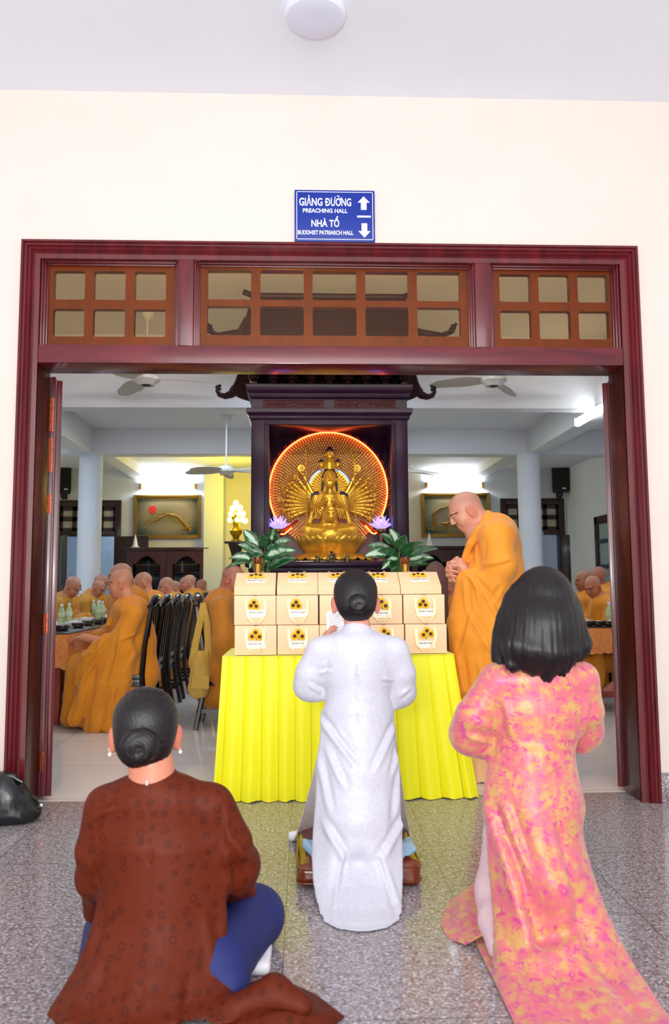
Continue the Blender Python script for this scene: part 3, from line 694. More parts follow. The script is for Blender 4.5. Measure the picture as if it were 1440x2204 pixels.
# plinth below the case
m = MB(); m.box(SX0-.02, SX1+.02, YS-.02, YS+SD_, 0, zsill-.12)
m.build('plinth', M_SHR, shr, world=True, bevel=.01)
m = MB(); m.box(SX0-.05, SX1+.05, YS-.07, YS+SD_, zsill-.05, zsill).box(SX0-.02, SX1+.02, YS-.04, YS+SD_, zsill-.1, zsill-.05).box(SX0-.06, SX1+.06, YS-.09, YS+SD_, zsill-.14, zsill-.1)
m.build('sill', M_SHR, shr, world=True, bevel=.012)
for a, b, s_ in ((SX0, ox0, 1), (ox1, SX1, -1)):
    m = MB(); m.box(a, b, YS, YS+.12, zsill, ztop+.14); q = b if s_ > 0 else a
    m.box(min(q, q-s_*.045), max(q, q-s_*.045), YS-.014, YS, zsill, ztop+.0); m.box(min(q, q-s_*.02), max(q, q-s_*.02), YS-.024, YS, zsill, ztop)
    m.build('post', M_SHR, shr, world=True, bevel=.005)
    q = a if s_ > 0 else b-.1
    MB().box(q, q+.1, YS+SD_-.1, YS+SD_, zsill, ztop+.14).build('post', M_SHR, shr, world=True, bevel=.005)
m = MB(); m.box(ox0, ox1, YS, YS+.1, ztop, ztop+.14).box(ox0-.045, ox1+.045, YS-.014, YS, ztop, ztop+.035).box(ox0-.02, ox1+.02, YS-.024, YS, ztop, ztop+.014)
m.build('lintel', M_SHR, shr, world=True, bevel=.004)
MB().box(SX0, SX1, YS, YS+SD_, ztop+.13, ztop+.15).build('case_ceiling', M_SHR, shr, world=True)
# back of the case: dark frame round a glazed light
yb = YS+SD_
m = MB(); m.box(SX0+.1, ox0+.10, yb-.06, yb, zsill, ztop+.14).box(ox1-.10, SX1-.1, yb-.06, yb, zsill, ztop+.14).box(ox0+.1, ox1-.1, yb-.06, yb, ztop-.14, ztop+.14).box(ox0+.1, ox1-.1, yb-.06, yb, zsill, zsill+.75)
m.build('back_frame', M_SHR, shr, world=True, bevel=.006)
MB().box(ox0+.1, ox1-.1, yb-.035, yb-.03, zsill+.7, ztop-.1).build('back_glass', glass('bronze_back_glass', rgb(216, 196, 160), .06), shr, world=True)
MB().box(ox0, ox1, YS+.02, YS+.024, zsill, ztop).build('front_glass', glass('shrine_glass', (1, 1, 1, 1), .006, .0), shr, world=True)
M_CASERED = mat('case_red_cloth', rgb(110, 14, 20), .35)
MB().box(ox0, ox1, YS+.1, yb-.06, zsill, zsill+.012).build('case_floor', mat('case_floor_lacquer', rgb(90, 30, 40), .12), shr, world=True)
MB().box(ox0+.1, ox1-.1, yb-.075, yb-.06, zsill, zsill+.62).build('case_backcloth', M_CASERED, shr, world=True)
# cornices and carved frieze
def cornice(py0, py1, out, name):
    z0, z1 = sp(707, py1)[2], sp(707, py0)[2]; h = z1-z0
    P = [(0, 0), (.3, .0), (.45, .1), (.5, .3), (.75, .42), (1, .6), (1, .95), (.9, 1), (0, 1)]
    rows = []
    for (cx, cy, dx, dy) in ((SX0, YS+SD_, -1, 1), (SX0, YS, -1, -1), (SX1, YS, 1, -1), (SX1, YS+SD_, 1, 1)):
        rows.append([(cx+dx*u*out, cy+(dy*u*out if dy < 0 else 0), z0+v*h) for u, v in P])
    m = MB(); m.grid(rows); m.box(SX0, SX1, YS, YS+SD_, z0+.002, z1-.002); m.build(name, M_SHR, shr, world=True, smooth=30)
cornice(880, 903, .045, 'cornice'); cornice(828, 857, .05, 'cornice')
z0, z1 = sp(707, 881)[2], sp(707, 856)[2]
MB().box(SX0, SX1, YS+.02, YS+SD_, z0-.01, z1+.01).build('frieze', M_SHR, shr, world=True)
R = random.Random(11)
for a, b in ((566, 697), (720, 852)):
    xa, xb = sp(a, 870)[0], sp(b, 870)[0]
    m = MB(); zz0, zz1 = sp(707, 880)[2], sp(707, 860)[2]; t = .008
    m.box(xa, xb, YS+.004, YS+.022, zz0, zz0+t).box(xa, xb, YS+.004, YS+.022, zz1-t, zz1).box(xa, xa+t, YS+.004, YS+.022, zz0, zz1).box(xb-t, xb, YS+.004, YS+.022, zz0, zz1)
    m.box(xa, xb, YS+.014, YS+.021, zz0, zz1)
    fp = m.build('frieze_panel', wood('frieze_panel_wood', rgb(58, 16, 22), rgb(74, 24, 28), .5, (3, 3, .35), 0, .15), shr, world=True)
    c = MB(); cx, cz = (xa+xb)/2, (zz0+zz1)/2
    for i in range(26):
        u = (i/25-.5)*(xb-xa)*.86; s_ = 1 if i % 2 else -1
        pts = [(cx+u+.012*math.cos(s_*k*.9)*(1-k/9), YS+.012, cz+s_*.006+.014*math.sin(s_*k*.9)*(1-k/9)*(1.3-abs(u)*2.2)) for k in range(8)]
        c.tube(pts, .003, 5)
    for k in range(7): c.ell((cx+(k-3)*.008, YS+.011, cz+.006*math.cos(k)), (.009, .005, .012), 8, 6)
    c.build('carved_scroll', M_SHR2, fp, world=True)
# bracket band under the eaves
z0, z1 = sp(707, 829)[2], sp(707, 800)[2]
MB().box(SX0-.0, SX1+.0, YS+.1, YS+SD_, z0, z1+.04).build('eaves_block', M_SHR, shr, world=True)
n = 9
for i in range(n):
    x = SX0+.03+(SX1-SX0-.06)*i/(n-1); m = MB(); h = z1-z0
    m.box(x-.03, x+.03, YS-.03, YS+.1, z0, z0+h*.3).box(x-.05, x+.05, YS-.06, YS+.1, z0+h*.35, z0+h*.6).box(x-.022, x+.022, YS-.12, YS+.1, z0+h*.3, z0+h*.75)
    m.prism([(x-.06, z0+h*.6), (x-.02, z0+h*.5), (x+.02, z0+h*.5), (x+.06, z0+h*.6), (x+.06, z0+h), (x-.06, z0+h)], lambda u, v, w_: (u, w_, v), YS-.1, YS+.1)
    m.build('eaves_bracket', M_SHR2, shr, world=True, bevel=.004)
# roof: lower eaves rising to corner finials, ridge in the middle
YR = YS+.3; zr = sp(707, 690, YS+.3)[2]
ridge_z = at(707, 640, YR)[2]; rx0, rx1 = at(545, 640, YR)[0], at(868, 640, YR)[0]
eave_y = YS-.32; zE = at(707, 800, eave_y)[2]; ex0, ex1 = SX0-.28, SX1+.28
def roof_pt(u, v, side=1):
    # u 0..1 along the eave, v 0 (ridge) .. 1 (eave)
    xa = rx0+(rx1-rx0)*u; xb = ex0+(ex1-ex0)*u
    x = xa+(xb-xa)*v**1.2; y = YR+(eave_y-YR)*v*side
    lift = .13*abs(2*u-1)**5*v**2
    return np.array([x, y, ridge_z+(zE-ridge_z)*(1-(1-v)**1.5)*1.0+lift])
for side in (1, -1):
    V = []
    nu, nv = 26, 12
    m = MB()
    for j in range(nv):          # overlapping courses of small tiles
        for i in range(nu):
            u0, u1, v0, v1 = i/nu, (i+1)/nu, j/nv, min(1, (j+1.25)/nv); off = (j % 2)*.5/nu
            u0 = min(1, u0+off); u1 = min(1, u1+off)
            if u1-u0 < 1e-4: continue
            up = np.array([0, 0, .012]); g = .06/nu
            um = (u0+u1)/2; w_ = .024*(v1-v0)
            P = [roof_pt(u0+g, v0, side), roof_pt(u1-g, v0, side), roof_pt(u1-g, v1-.012, side)+up, roof_pt(um, v1, side)+up*1.25, roof_pt(u0+g, v1-.012, side)+up]
            m.add([*P, *[p-np.array([0, 0, .008]) for p in P]], [(0, 1, 2, 3, 4), (9, 8, 7, 6, 5), (4, 3, 8, 9), (3, 2, 7, 8), (2, 1, 6, 7), (0, 4, 9, 5)])
    m.build('tile_slope', mat('roof_tile_brown', rgb(96, 66, 56), .5, 0, .12, 14), shr, world=True, smooth=0)
    g = MB(); g.grid([[roof_pt(i/20, v, side)-np.array([0, 0, .012]) for i in range(21)] for v in np.linspace(0, 1, 10)], thick=.02); g.build('roof_board', M_SHR2, shr, world=True)
    gables = MB()
    for u in (0, 1):
        g = MB(); g.tube([roof_pt(u, v, side)+np.array([0, 0, .012]) for v in np.linspace(0, 1, 10)], .024, 8); g.build('hip_rib', M_SHR2, shr, world=True)
        s_ = -1 if u == 0 else 1; e = roof_pt(u, 1, side)
        # corner finial: beam sweeping out and curling up
        pts = [e+np.array([-s_*.1, side*.06, .02]), e+np.array([0, 0, -.035]), e+np.array([s_*.07, -side*.03, -.05]), e+np.array([s_*.13, -side*.05, -.03]), e+np.array([s_*.155, -side*.06, .02]), e+np.array([s_*.14, -side*.06, .055]), e+np.array([s_*.165, -side*.06, .075])]
        g = MB(); g.tube(pts, [.05, .045, .034, .028, .026, .022, .012], 10)
        for k in range(3): g.ell(pts[-2]+np.array([s_*.02*math.cos(k*2.1), 0, .02*math.sin(k*2.1)]), .02, 8, 6)
        for k in range(4): g.ell(e+np.array([-s_*(.02+.035*k), 0, .03+.03*k]), (.028, .02, .034), 8, 6)
        g.build('corner_finial', M_SHR2, shr, world=True)
g = MB(); pts = [np.array([rx0-.1, YR, ridge_z+.05]), np.array([rx0-.02, YR, ridge_z+.02])]+[np.array([rx0+(rx1-rx0)*k/8, YR, ridge_z+.012]) for k in range(9)]+[np.array([rx1+.02, YR, ridge_z+.02]), np.array([rx1+.1, YR, ridge_z+.05])]
g.tube(pts, .03, 8, up=(0, 1, 0)); g.build('ridge_cap', M_SHR2, shr, world=True)
for u, s_ in ((0, -1), (1, 1)):
    m = MB(); xa = rx0 if u == 0 else rx1
    m.add([(xa, YR, ridge_z), (roof_pt(u, .55, 1)), (roof_pt(u, .55, -1)), (xa-s_*.02, YR, ridge_z), roof_pt(u, .55, 1)-np.array([s_*.02, 0, 0]), roof_pt(u, .55, -1)-np.array([s_*.02, 0, 0])], [(0, 1, 2), (3, 5, 4), (0, 3, 4, 1), (1, 4, 5, 2), (2, 5, 3, 0)])
    m.build('gable', M_SHR2, shr, world=True)
    # side eave with upturned end and scroll finial
    yq = YR-.05; pA = at(557 if s_ < 0 else 862, 700, yq); pB = at(470 if s_ < 0 else 950, 722, yq); pC = at(452 if s_ < 0 else 972, 714, yq); pD = at(449 if s_ < 0 else 980, 697, yq)
    g = MB(); g.tube([pA, (pA*.5+pB*.5)+np.array([0, 0, -.02]), pB, pC], [.04, .035, .03, .025], 8)
    for k in range(5): g.ell(pC*(1-k/5)+pD*(k/5)+np.array([s_*.012*(-1)**k, 0, .01]), .026-.002*k, 8, 6)
    g.build('side_scroll_finial', M_SHR2, shr, world=True)
    g = MB(); g.grid([[roof_pt(u, v, 1)+np.array([s_*.18*v*k, 0, -.05*k*v]) for v in np.linspace(.2, 1, 6)] for k in (0, .5, 1)], thick=.02); g.build('side_eave', M_SHR2, shr, world=True)

# ------------------------------------------------------------------ statue
YT = YS+.48
def tp(px, py, y=YT): return at(px, py, y)
PM = 1/ppm(YT)
n = NT('bright_gold'); n.base(n.ramp(n.noise(20), [(.3, rgb(206, 150, 26)), (.7, rgb(240, 190, 60))])); n.p(Metallic=.55, Roughness=.3); M_GOLD = n.m
M_NAVYHAIR = mat('navy_hair_paint', rgb(28, 26, 56), .35); M_NEONR = emit('red_neon', (1, .11, .03, 1), 8, rgb(255, 120, 60)); M_NEONB = emit('blue_neon', (.1, .2, 1, 1), 5, rgb(80, 110, 255))
sc = tp(707, 1057); st = thing('deity_statue', 'golden many-armed seated deity statue on a lotus base inside the shrine', 'statue', (sc[0], YT, zsill+.012))
HR = 127.5*PM; HC_ = tp(706.5, 1057, YT+.17)
ph = ppm(YT)/ppm(YT+.17); HRh = HR*1/ph*ph if False else 127.5/ppm(YT+.17)
# halo disc with rings of tiny golden hands
yd = YT+.17
hd = MB(); hd.lathe([(HRh*.99, -.012), (HRh*.99, .012)], 72, (HC_[0], yd+.02, HC_[2]), rotm(PI/2)); halo = hd.build('halo', mat('halo_red', rgb(150, 30, 12), .4), st, world=True)
hm = MB(); N_R = 15
for k in range(N_R):
    r = HRh*(.34+.63*k/(N_R-1)); cnt = int(2*PI*r/(.021+.0006*k)); sz_ = .010+.003*k/N_R
    for j in range(cnt):
        a = 2*PI*(j+.5*(k % 2))/cnt
        if math.sin(a) < -.86: continue
        c = np.array([HC_[0]+r*math.cos(a), yd-.006, HC_[2]+r*math.sin(a)]); er = np.array([math.cos(a), 0, math.sin(a)]); et = np.array([-math.sin(a), 0, math.cos(a)]); nn = np.array([0, -1., 0])
        V = [c-er*sz_*1.2-et*sz_*.45, c-er*sz_*1.2+et*sz_*.45, c+er*sz_*.3+et*sz_*.85, c+er*sz_*1.3, c+er*sz_*.3-et*sz_*.85, c+nn*sz_*.9+er*sz_*.1]
        hm.add(V, [(0, 5, 1), (1, 5, 2), (2, 5, 3), (3, 5, 4), (4, 5, 0)])
o = hm.build('palm_rings', M_GOLD, halo, world=True, smooth=0); o['kind'] = 'stuff'
fl = MB()
for j in range(96):
    a = -.28+(PI+.56)*j/95; c = np.array([HC_[0]+HRh*1.01*math.cos(a), yd+.01, HC_[2]+HRh*1.01*math.sin(a)]); er = np.array([math.cos(a), 0, math.sin(a)]); et = np.array([-math.sin(a), 0, math.cos(a)]); s_ = 1 if math.cos(a) > 0 else -1
    L = .034+.012*math.sin(j*1.7); fl.tube([c, c+er*L*.5+et*s_*.006, c+er*L+et*s_*.02], [.008, .006, .001], 5)
fl.build('flame_fringe', mat('flame_red', rgb(200, 60, 20), .35, .4), halo, world=True)
fm = MB(); tpz = tp(707, 929, yd)
for dx, h_, b_ in ((0, .07, 0), (-.025, .045, -.012), (.025, .045, .012), (-.05, .03, -.01), (.05, .03, .01)):
    fm.tube([tpz+np.array([dx, -.01, 0]), tpz+np.array([dx+b_*.5, -.01, h_*.5]), tpz+np.array([dx+b_, -.01, h_])], [.016, .013, .001], 8)
fm.build('flame_crest', M_GOLD, halo, world=True)
a0, a1 = math.radians(-27), math.radians(207)
MB().tube([(HC_[0]+HRh*math.cos(a), yd-.03, HC_[2]+HRh*math.sin(a)) for a in np.linspace(a0, a1, 70)], .0085, 10).build('neon_ring', M_NEONR, halo, world=True)
for pts in (((592, 1140), (606, 1150), (613, 1149), (628, 1136)), ((786, 1131), (800, 1147), (807, 1149), (818, 1140))):
    MB().tube([tp(a, b, yd-.05) for a, b in pts], .008, 8).build('neon_tail', M_NEONR, halo, world=True)
for pts in (((598, 1152), (640, 1120)), ((818, 1152), (775, 1120))):
    a = tp(*pts[0], yd-.02); b = tp(*pts[1], yd-.02); MB().tube([a, (a+b)/2, b], [.03, .04, .03], 10, flat=.3).build('red_ribbon', mat('ribbon_red', rgb(190, 30, 16), .3), halo, world=True)
# inner nimbus
nc = tp(709, 1053, YT+.12); nr = 45/ppm(YT+.12)
nb = MB(); nb.lathe([(nr*.98, -.006), (nr*.98, .006)], 48, nc, rotm(PI/2)); nim = nb.build('nimbus', M_GOLD, st, world=True)
ry = MB()
for j in range(40):
    a = 2*PI*j/40; ry.tube([nc+np.array([math.cos(a)*nr*.3, -.012, math.sin(a)*nr*.3]), nc+np.array([math.cos(a)*nr*.88, -.012, math.sin(a)*nr*.88])], [.003, .008], 6)
ry.build('nimbus_rays', M_GOLD, nim, world=True)
MB().tube([nc+np.array([math.cos(a)*nr, -.016, math.sin(a)*nr]) for a in np.linspace(.25, PI-.25, 30)], .007, 8).build('neon_arc', M_NEONB, nim, world=True)
# body
D = SD(); g = lambda px, py, dy=0: tp(px, py, YT-.0)+np.array([0, dy, 0])
D.path([g(709, 1140), g(709, 1105), g(709, 1072)], [.095, .085, .085], .03).ell(g(709, 1075), (.15, .075, .06), k=.04)
D.cap(g(709, 1062, -.02), g(709, 1040, -.02), .035, .03, .02)
for s_ in (-1, 1):
    D.path([g(709+s_*30, 1068), g(709+s_*33, 1092, -.05), g(709+s_*7, 1080, -.15)], [.042, .036, .02], .02)
    D.ell(g(709+s_*1.6, 1062, -.16), (.006, .014, .042), rotm(0, -s_*.06, 0), k=.006)
    D.path([g(709+s_*12, 1140, -.02), g(709+s_*48, 1143, -.1), g(709-s_*6, 1149, -.2)], [.07, .065, .04], .03)
    D.path([g(709+s_*29, 1066), g(709+s_*36, 1100, -.02), g(709+s_*44, 1132, -.04), g(709+s_*40, 1146, -.07)], [.03, .022, .03, .03], .015)
    for k in range(4): D.cap(g(709+s_*(10+k*3), 1072, -.06), g(709+s_*(22+k*4), 1118, -.05), .006, .006, .006)
    for k in range(5): D.path([g(709+s_*(4+k*5), 1138+k, -.14), g(709+s_*(18+k*5), 1146+k*.6, -.17), g(709+s_*(38+k), 1140+k*2, -.14)], .006, .006)
for k in range(7): D.path([g(695+k*4.6, 1136, -.17), g(693+k*5.2, 1150, -.205), g(691+k*5.8, 1156, -.20)], .007, .008)
D.ell(g(709, 1115, -.09), (.05, .02, .05), k=.02).ell(g(709, 1122, -.12), (.045, .02, .018), k=.01)
D.ell(g(709, 1155, -.02), (.26, .2, .035), k=.03)
fig = D.build('figure', M_GOLD, st, .007, True)
dm = MB()                      # carved drapery: folds over the crossed legs, sash ends and necklace
for k in range(6):
    dm.tube([g(700+k*3.6, 1133, -.165), g(699+k*4, 1145, -.215), g(697+k*4.8, 1154, -.225)], [.006, .008, .006], 6)
for s_ in (-1, 1):
    for k in range(5): dm.tube([g(709+s_*(14+k*1), 1137+k*3, -.19+k*.004), g(709+s_*(30+k*2), 1140+k*3.2, -.17), g(709+s_*(48+k), 1135+k*3.6, -.12)], [.004, .007, .004], 6)
    for k in range(3): dm.tube([g(709+s_*(16+k*4), 1066, -.06), g(709+s_*(24+k*4), 1085, -.085), g(709+s_*(27+k*4), 1108, -.06)], [.005, .008, .004], 6)
    dm.tube([g(709+s_*20, 1064, -.05), g(709+s_*13, 1082, -.09), g(709, 1092, -.1)], .007, 6)
dm.build('drapery', M_GOLD, fig, world=True)
# head: separate carved head with face
def head_sdf(D, c, s, R=None, k=.02, fat=1.0, asian=True):
    """a head about .235*s tall, looking along local -Y, centred on c"""
    R = np.eye(3) if R is None else R
    P = lambda x, y, z: np.array(c)+R@(np.array([x, y, z])*s)
    e = lambda p, r, k_, op='u', RR=None: D.ell(P(*p), np.array(r)*s, R if RR is None else R@RR, k_*s, op)
    e((0, .014, .037), (.076, .096, .086), k); e((0, -.025, -.03), (.062*fat, .064, .08), .04)
    e((0, -.05, -.088), (.03*fat, .03, .024), .03)
    for q in (-1, 1):
        e((q*.034*fat, -.05, -.035), (.026, .026, .03), .03)
        e((q*.032, -.091, .012), (.017, .012, .011), .012, 's'); e((q*.032, -.082, .010), (.0135, .0125, .010), .004)
        D.cap(P(q*.014, -.093, .031), P(q*.05, -.080, .031), .0065*s, .004*s, .016*s)
        e((q*.081, .016, -.012), (.010, .022, .035), .006, 'u', rotm(.15, 0, q*.45)); e((q*.090, .009, -.008), (.006, .012, .022), .005, 's', rotm(.15, 0, q*.45))
        e((q*.011, -.099, -.027), (.009, .009, .0075), .008)
    D.cap(P(0, -.092, .018), P(0, -.108, -.022), .007*s, .0105*s, .012*s)
    D.cap(P(-.02, -.086, -.056), P(.02, -.086, -.056), .0065*s, .0065*s, .006*s); D.cap(P(-.017, -.085, -.068), P(.017, -.085, -.068), .007*s, .007*s, .006*s)
    D.cap(P(-.024, -.093, -.062), P(.024, -.093, -.062), .0018*s, .0018*s, .002*s, 's')
    return P
hs = 43*PM/.235
hc = tp(709, 1033)+np.array([0, -.06, 0])
D = SD(); head_sdf(D, hc, hs); D.build('statue_head', M_GOLD, st, .0035, True)
D = SD(); D.ell(hc+np.array([0, .025, .045])*hs, np.array([.082, .096, .085])*hs, k=.01)
for s_ in (-1, 1): D.cap(hc+np.array([s_*.08, .02, .03])*hs, hc+np.array([s_*.085, .03, -.13])*hs, .014*hs, .012*hs, .01)
D.box(hc+np.array([0, -.11, -.03])*hs, np.array([.09, .075, .09])*hs, k=.004, op='s')
for s_ in (-1, 1): D.path([tp(709+s_*26, 1062)+np.array([0, -.03, 0]), tp(709+s_*36, 1066)+np.array([0, -.02, .0]), tp(709+s_*39, 1075)+np.array([0, -.03, 0])], [.02, .018, .006], .01)
D.build('hair', M_NAVYHAIR, st, .004, True)
cr = MB(); zc = tp(709, 1012)
cr.lathe([(.062, 0), (.066, .03), (.06, .06), (.064, .07), (.05, .1)], 24, zc+np.array([0, -.055, -.005])); cr.build('crown', M_GOLD, st, world=True)
for (px, py, s_, rz) in ((691, 1001, .4, .5), (709, 1001, .42, 0), (727, 1001, .4, -.5), (709, 981, .62, 0)):
    c = tp(px, py)+np.array([0, -.08+abs(rz)*.06, 0]); D = SD(); head_sdf(D, c, s_*.95*hs/1.0, rotm(0, 0, rz)); D.cap(c+np.array([0, .01, -.08])*s_*hs, c+np.array([0, .02, -.14])*s_*hs, .045*s_*hs, .05*s_*hs, .01)
    hh = D.build('crown_face', M_GOLD, st, .0034, True)
    D = SD(); D.ell(c+np.array([0, .025, .06])*s_*hs, np.array([.084, .1, .075])*s_*hs).ell(c+np.array([0, .02, .125])*s_*hs, np.array([.04, .045, .04])*s_*hs, k=.01); D.box(c+np.array([0, -.12, -.02])*s_*hs, np.array([.1, .075, .075])*s_*hs, k=.004, op='s'); D.build('hair', M_NAVYHAIR, hh, .0034, True)
# fan of arms, each with the thing it holds
R = random.Random(21)
for s_ in (-1, 1):
    fan_a = [(1, 62), (.95, 50), (1.02, 38), (.93, 30), (1.05, 22), (.96, 13), (1.08, 5), (.98, -4), (1.06, -12), (.95, -19), (.9, -27)]
    for i, (q, deg) in enumerate(fan_a):
        a = math.radians(deg); sh = tp(709+s_*24, 1082)+np.array([0, .06+.008*i, 0]); L = q*66*PM; dirv = np.array([s_*math.cos(a), -.18, math.sin(a)]); bend = np.array([s_*-.2*math.sin(a), 0, .2*math.cos(a)])*(.1 if deg < 30 else .05)
        el = sh+dirv*L*.5-bend*.5; ha = sh+dirv*L
        m = MB(); m.tube([sh, sh*.5+el*.5, el, el*.4+ha*.6, ha], [.034, .031, .026, .019, .015], 10)
        m.lathe([(.021, -.006), (.024, 0), (.021, .006)], 12, el*.35+ha*.65, np.column_stack(frame_along(ha-el)))
        m.ell(ha+dirv*.02, (.022, .016, .018), 10, 6)
        for f in range(3): m.tube([ha+dirv*.025, ha+dirv*.045+np.array([0, -.01, .012*(f-1)]), ha+dirv*.05+np.array([0, -.024, .016*(f-1)])], [.007, .006, .004], 6)
        arm = m.build('arm', M_GOLD, st, world=True)
        e = MB(); tip = ha+dirv*.055; kd = (i+(s_ > 0)) % 5
        if i == 0 or i == 1 and False:
            e.lathe([(.036, -.006), (.04, 0), (.036, .006)], 28, tip+np.array([-s_*.0, -.0, .03]), rotm(PI/2))
            o = e.build('medallion', M_GOLD, arm, world=True); cc = tip+np.array([0, -.012, .03])
            text_mesh('lettering', '\u6708' if s_ < 0 else '\u65e5', .036, M_NAVYHAIR, o, lambda x, y, z, cc=cc: (cc[0]+x, cc[1]-z, cc[2]-.018+y)); continue
        if kd == 0: e.lathe([(.004, -.03), (.012, -.02), (.018, 0), (.01, .02), (.006, .03), (.012, .04)], 12, tip+np.array([0, 0, .02]))
        elif kd == 1:
            for b in range(5): e.ell(tip+np.array([.016*math.cos(b*1.26), -.005, .016*math.sin(b*1.26)]), (.014, .006, .010), 8, 6, rotm(0, -b*1.26, 0))
        elif kd == 2: e.tube([tip+dirv*-.02, tip+dirv*.05+np.array([0, 0, .02]), tip+dirv*.10+np.array([0, 0, .05])], [.006, .014, .002], 8, flat=.4)
        elif kd == 3: e.tube([tip+np.array([.026*math.cos(b)*1.0, -.01*math.sin(b), .022*math.sin(b)]) for b in np.linspace(0, 5.6, 14)], .006, 6)
        else: e.tube([tip, tip+np.array([s_*.01, 0, .03]), tip+np.array([s_*.03, 0, .05])], [.005, .012, .004], 8); e.ell(tip+np.array([s_*.03, 0, .055]), .014, 8, 6)
        e.build('emblem', M_GOLD, arm, world=True)
for px, top in ((659, 975), (762, 985)):
    a = tp(px+2, 1150)+np.array([0, -.16, 0]); b = tp(px-3 if px > 700 else px, top)+np.array([0, -.16, 0])
    m = MB(); m.tube([a, b], .006, 8); 
    for f, r in ((.42, .018), (.97, .014), (1.0, .01)): m.ell(a+(b-a)*f, (r, r, r*.8), 10, 6)
    if px > 700: m.tube([b+np.array([.03*math.sin(t), 0, .03-.03*math.cos(t)]) for t in np.linspace(0, 2*PI, 16)], .004, 6)
    m.build('staff', M_GOLD, st, world=True)
a = tp(624, 1105)+np.array([0, .05, 0]); b = tp(624, 1000)+np.array([0, .05, 0]); MB().tube([a, b], [.005, .004], 6).build('staff', M_GOLD, st, world=True)
# small seated figure held before the chest
D = SD(); c = tp(711, 1100)+np.array([0, -.19, 0]); D.ell(c, (.026, .02, .03)).ell(c+np.array([0, 0, .042]), (.015, .015, .02), k=.006).ell(c+np.array([0, -.006, -.028]), (.04, .03, .014), k=.01).cap(c+np.array([-.03, 0, .01]), c+np.array([-.024, -.02, -.02]), .01).cap(c+np.array([.03, 0, .01]), c+np.array([.024, -.02, -.02]), .01)
D.cap(c+np.array([0, 0, -.04]), c+np.array([0, 0, -.07]), .035, .05, .01); D.build('small_figure', M_GOLD, st, .004, True)
# lotus base
cb = tp(711, 1170); zt = tp(711, 1150)[2]; z1 = tp(711, 1186)[2]; zb = zsill+.012
m = MB(); m.lathe([(.24, zb), (.24, zb+.03), (.25, zb+.05), (.23, zb+.08), (.27, z1), (.31, zt-.03), (.31, zt)], 40, (cb[0], YT-.02, 0)); lot = m.build('lotus_base', M_GOLD, st, world=True)
def petal(mb, a, r0, z0, r1, z1_, wd, curl):
    rows = []
    for i in range(9):
        u = i/8; r = r0+(r1-r0)*math.sin(u*PI/2)**curl; z = z0+(z1_-z0)*u; w_ = wd*math.sin(PI*(.18+.8*u))**.7*(1 if u < .99 else .1)
        rows.append([((r-.012*(v*v))*math.cos(a+v*w_/max(r, .05)), (r-.012*v*v)*math.sin(a+v*w_/max(r, .05)), z) for v in (-1, -.66, -.33, 0, .33, .66, 1)])
    mb.grid([[np.array(p)+np.array([cb[0], YT-.02, 0]) for p in r] for r in rows], thick=.008)
for tier, (r0, za, r1, zb2, nn, off) in enumerate(((.255, z1-.03, .36, zt-.025, 16, 0), (.25, z1-.03, .345, zt-.035, 16, .5), (.27, zb+.075, .41, zb+.012, 18, 0), (.26, zb+.08, .37, zb+.03, 18, .5))):
    for j in range(nn):
        m = MB(); petal(m, 2*PI*(j+off)/nn, r0, za, r1, zb2, .076, 1.1); m.build('lotus_petal', M_GOLD, lot, world=True, smooth=60)
pl = bpy.data.lights.new('shrine_downlight', 'AREA'); pl.energy = 82; pl.shape = 'RECTANGLE'; pl.size = .8; pl.size_y = .06; pl.color = (1, .9, .7)  # added lamp, hidden behind the lintel, to brighten the golden statue
o = bpy.data.objects.new('shrine_downlight', pl); COL.objects.link(o); o.location = (sc[0], YS+.12, ztop+.1); o.rotation_euler = (.5, 0, 0)

# ------------------------------------------------------------------ lotus lamps beside the statue, brass pieces on the sill
M_LOT = NT('violet_crystal').p(Base_Color=rgb(150, 130, 255), Emission_Color=(.3, .22, 1, 1), Emission_Strength=2.0, Roughness=.1).m
M_LOTC = emit('crystal_core', (.55, .6, 1, 1), 4)
M_STEMR = mat('turned_red_brown', rgb(112, 50, 40), .3)
def lotus_lamp(px, label, first=None):
    p = tp(px, 1142, YS+.22); base = (p[0], YS+.22, zsill+.012); s_ = 1/ppm(YS+.22)
    t = thing('lotus_lamp', label, 'lamp', base, 0, 'crystal lotus lamps in the shrine'); H = p[2]-base[2]
    MB().lathe([(.06, 0), (.06, .015), (.02, .03), (.016, H*.4), (.024, H*.45), (.015, H*.5), (.02, H*.9), (.05, H-.012)], 20).build('stem', M_STEMR, t)
    MB().lathe([(.045, H-.012), (.05, H+.012), (.04, H+.018)], 20).build('cup', M_BRASS, t)
    for tier, (nn, r1, h1, off, wd) in enumerate(((8, .115, .05, 0, .026), (8, .085, .095, .5, .024), (6, .05, .12, 0, .022))):
        for j in range(nn):
            a = 2*PI*(j+off)/nn; rows = []
            for i in range(7):
                u = i/6; r = .02+(r1-.02)*u; z = H+.015+h1*u**1.4; w_ = wd*math.sin(PI*(.1+.9*u))**.8+.001
                rows.append([(r*math.cos(a)-math.sin(a)*v*w_, r*math.sin(a)+math.cos(a)*v*w_, z+.008*v*v) for v in (-1, 0, 1)])
            MB().grid(rows, thick=.005).build('petal', M_LOT, t, smooth=20)
    MB().ell((0, 0, H+.06), (.026, .026, .05), 10, 8).build('bud', M_LOTC, t)
lotus_lamp(599, 'violet lit crystal lotus lamp left of the golden statue'); lotus_lamp(820, 'violet lit crystal lotus lamp right of the golden statue')
M_OLDB = mat('old_brass', rgb(128, 106, 70), .35, .7, .2, 60, .3, 90)
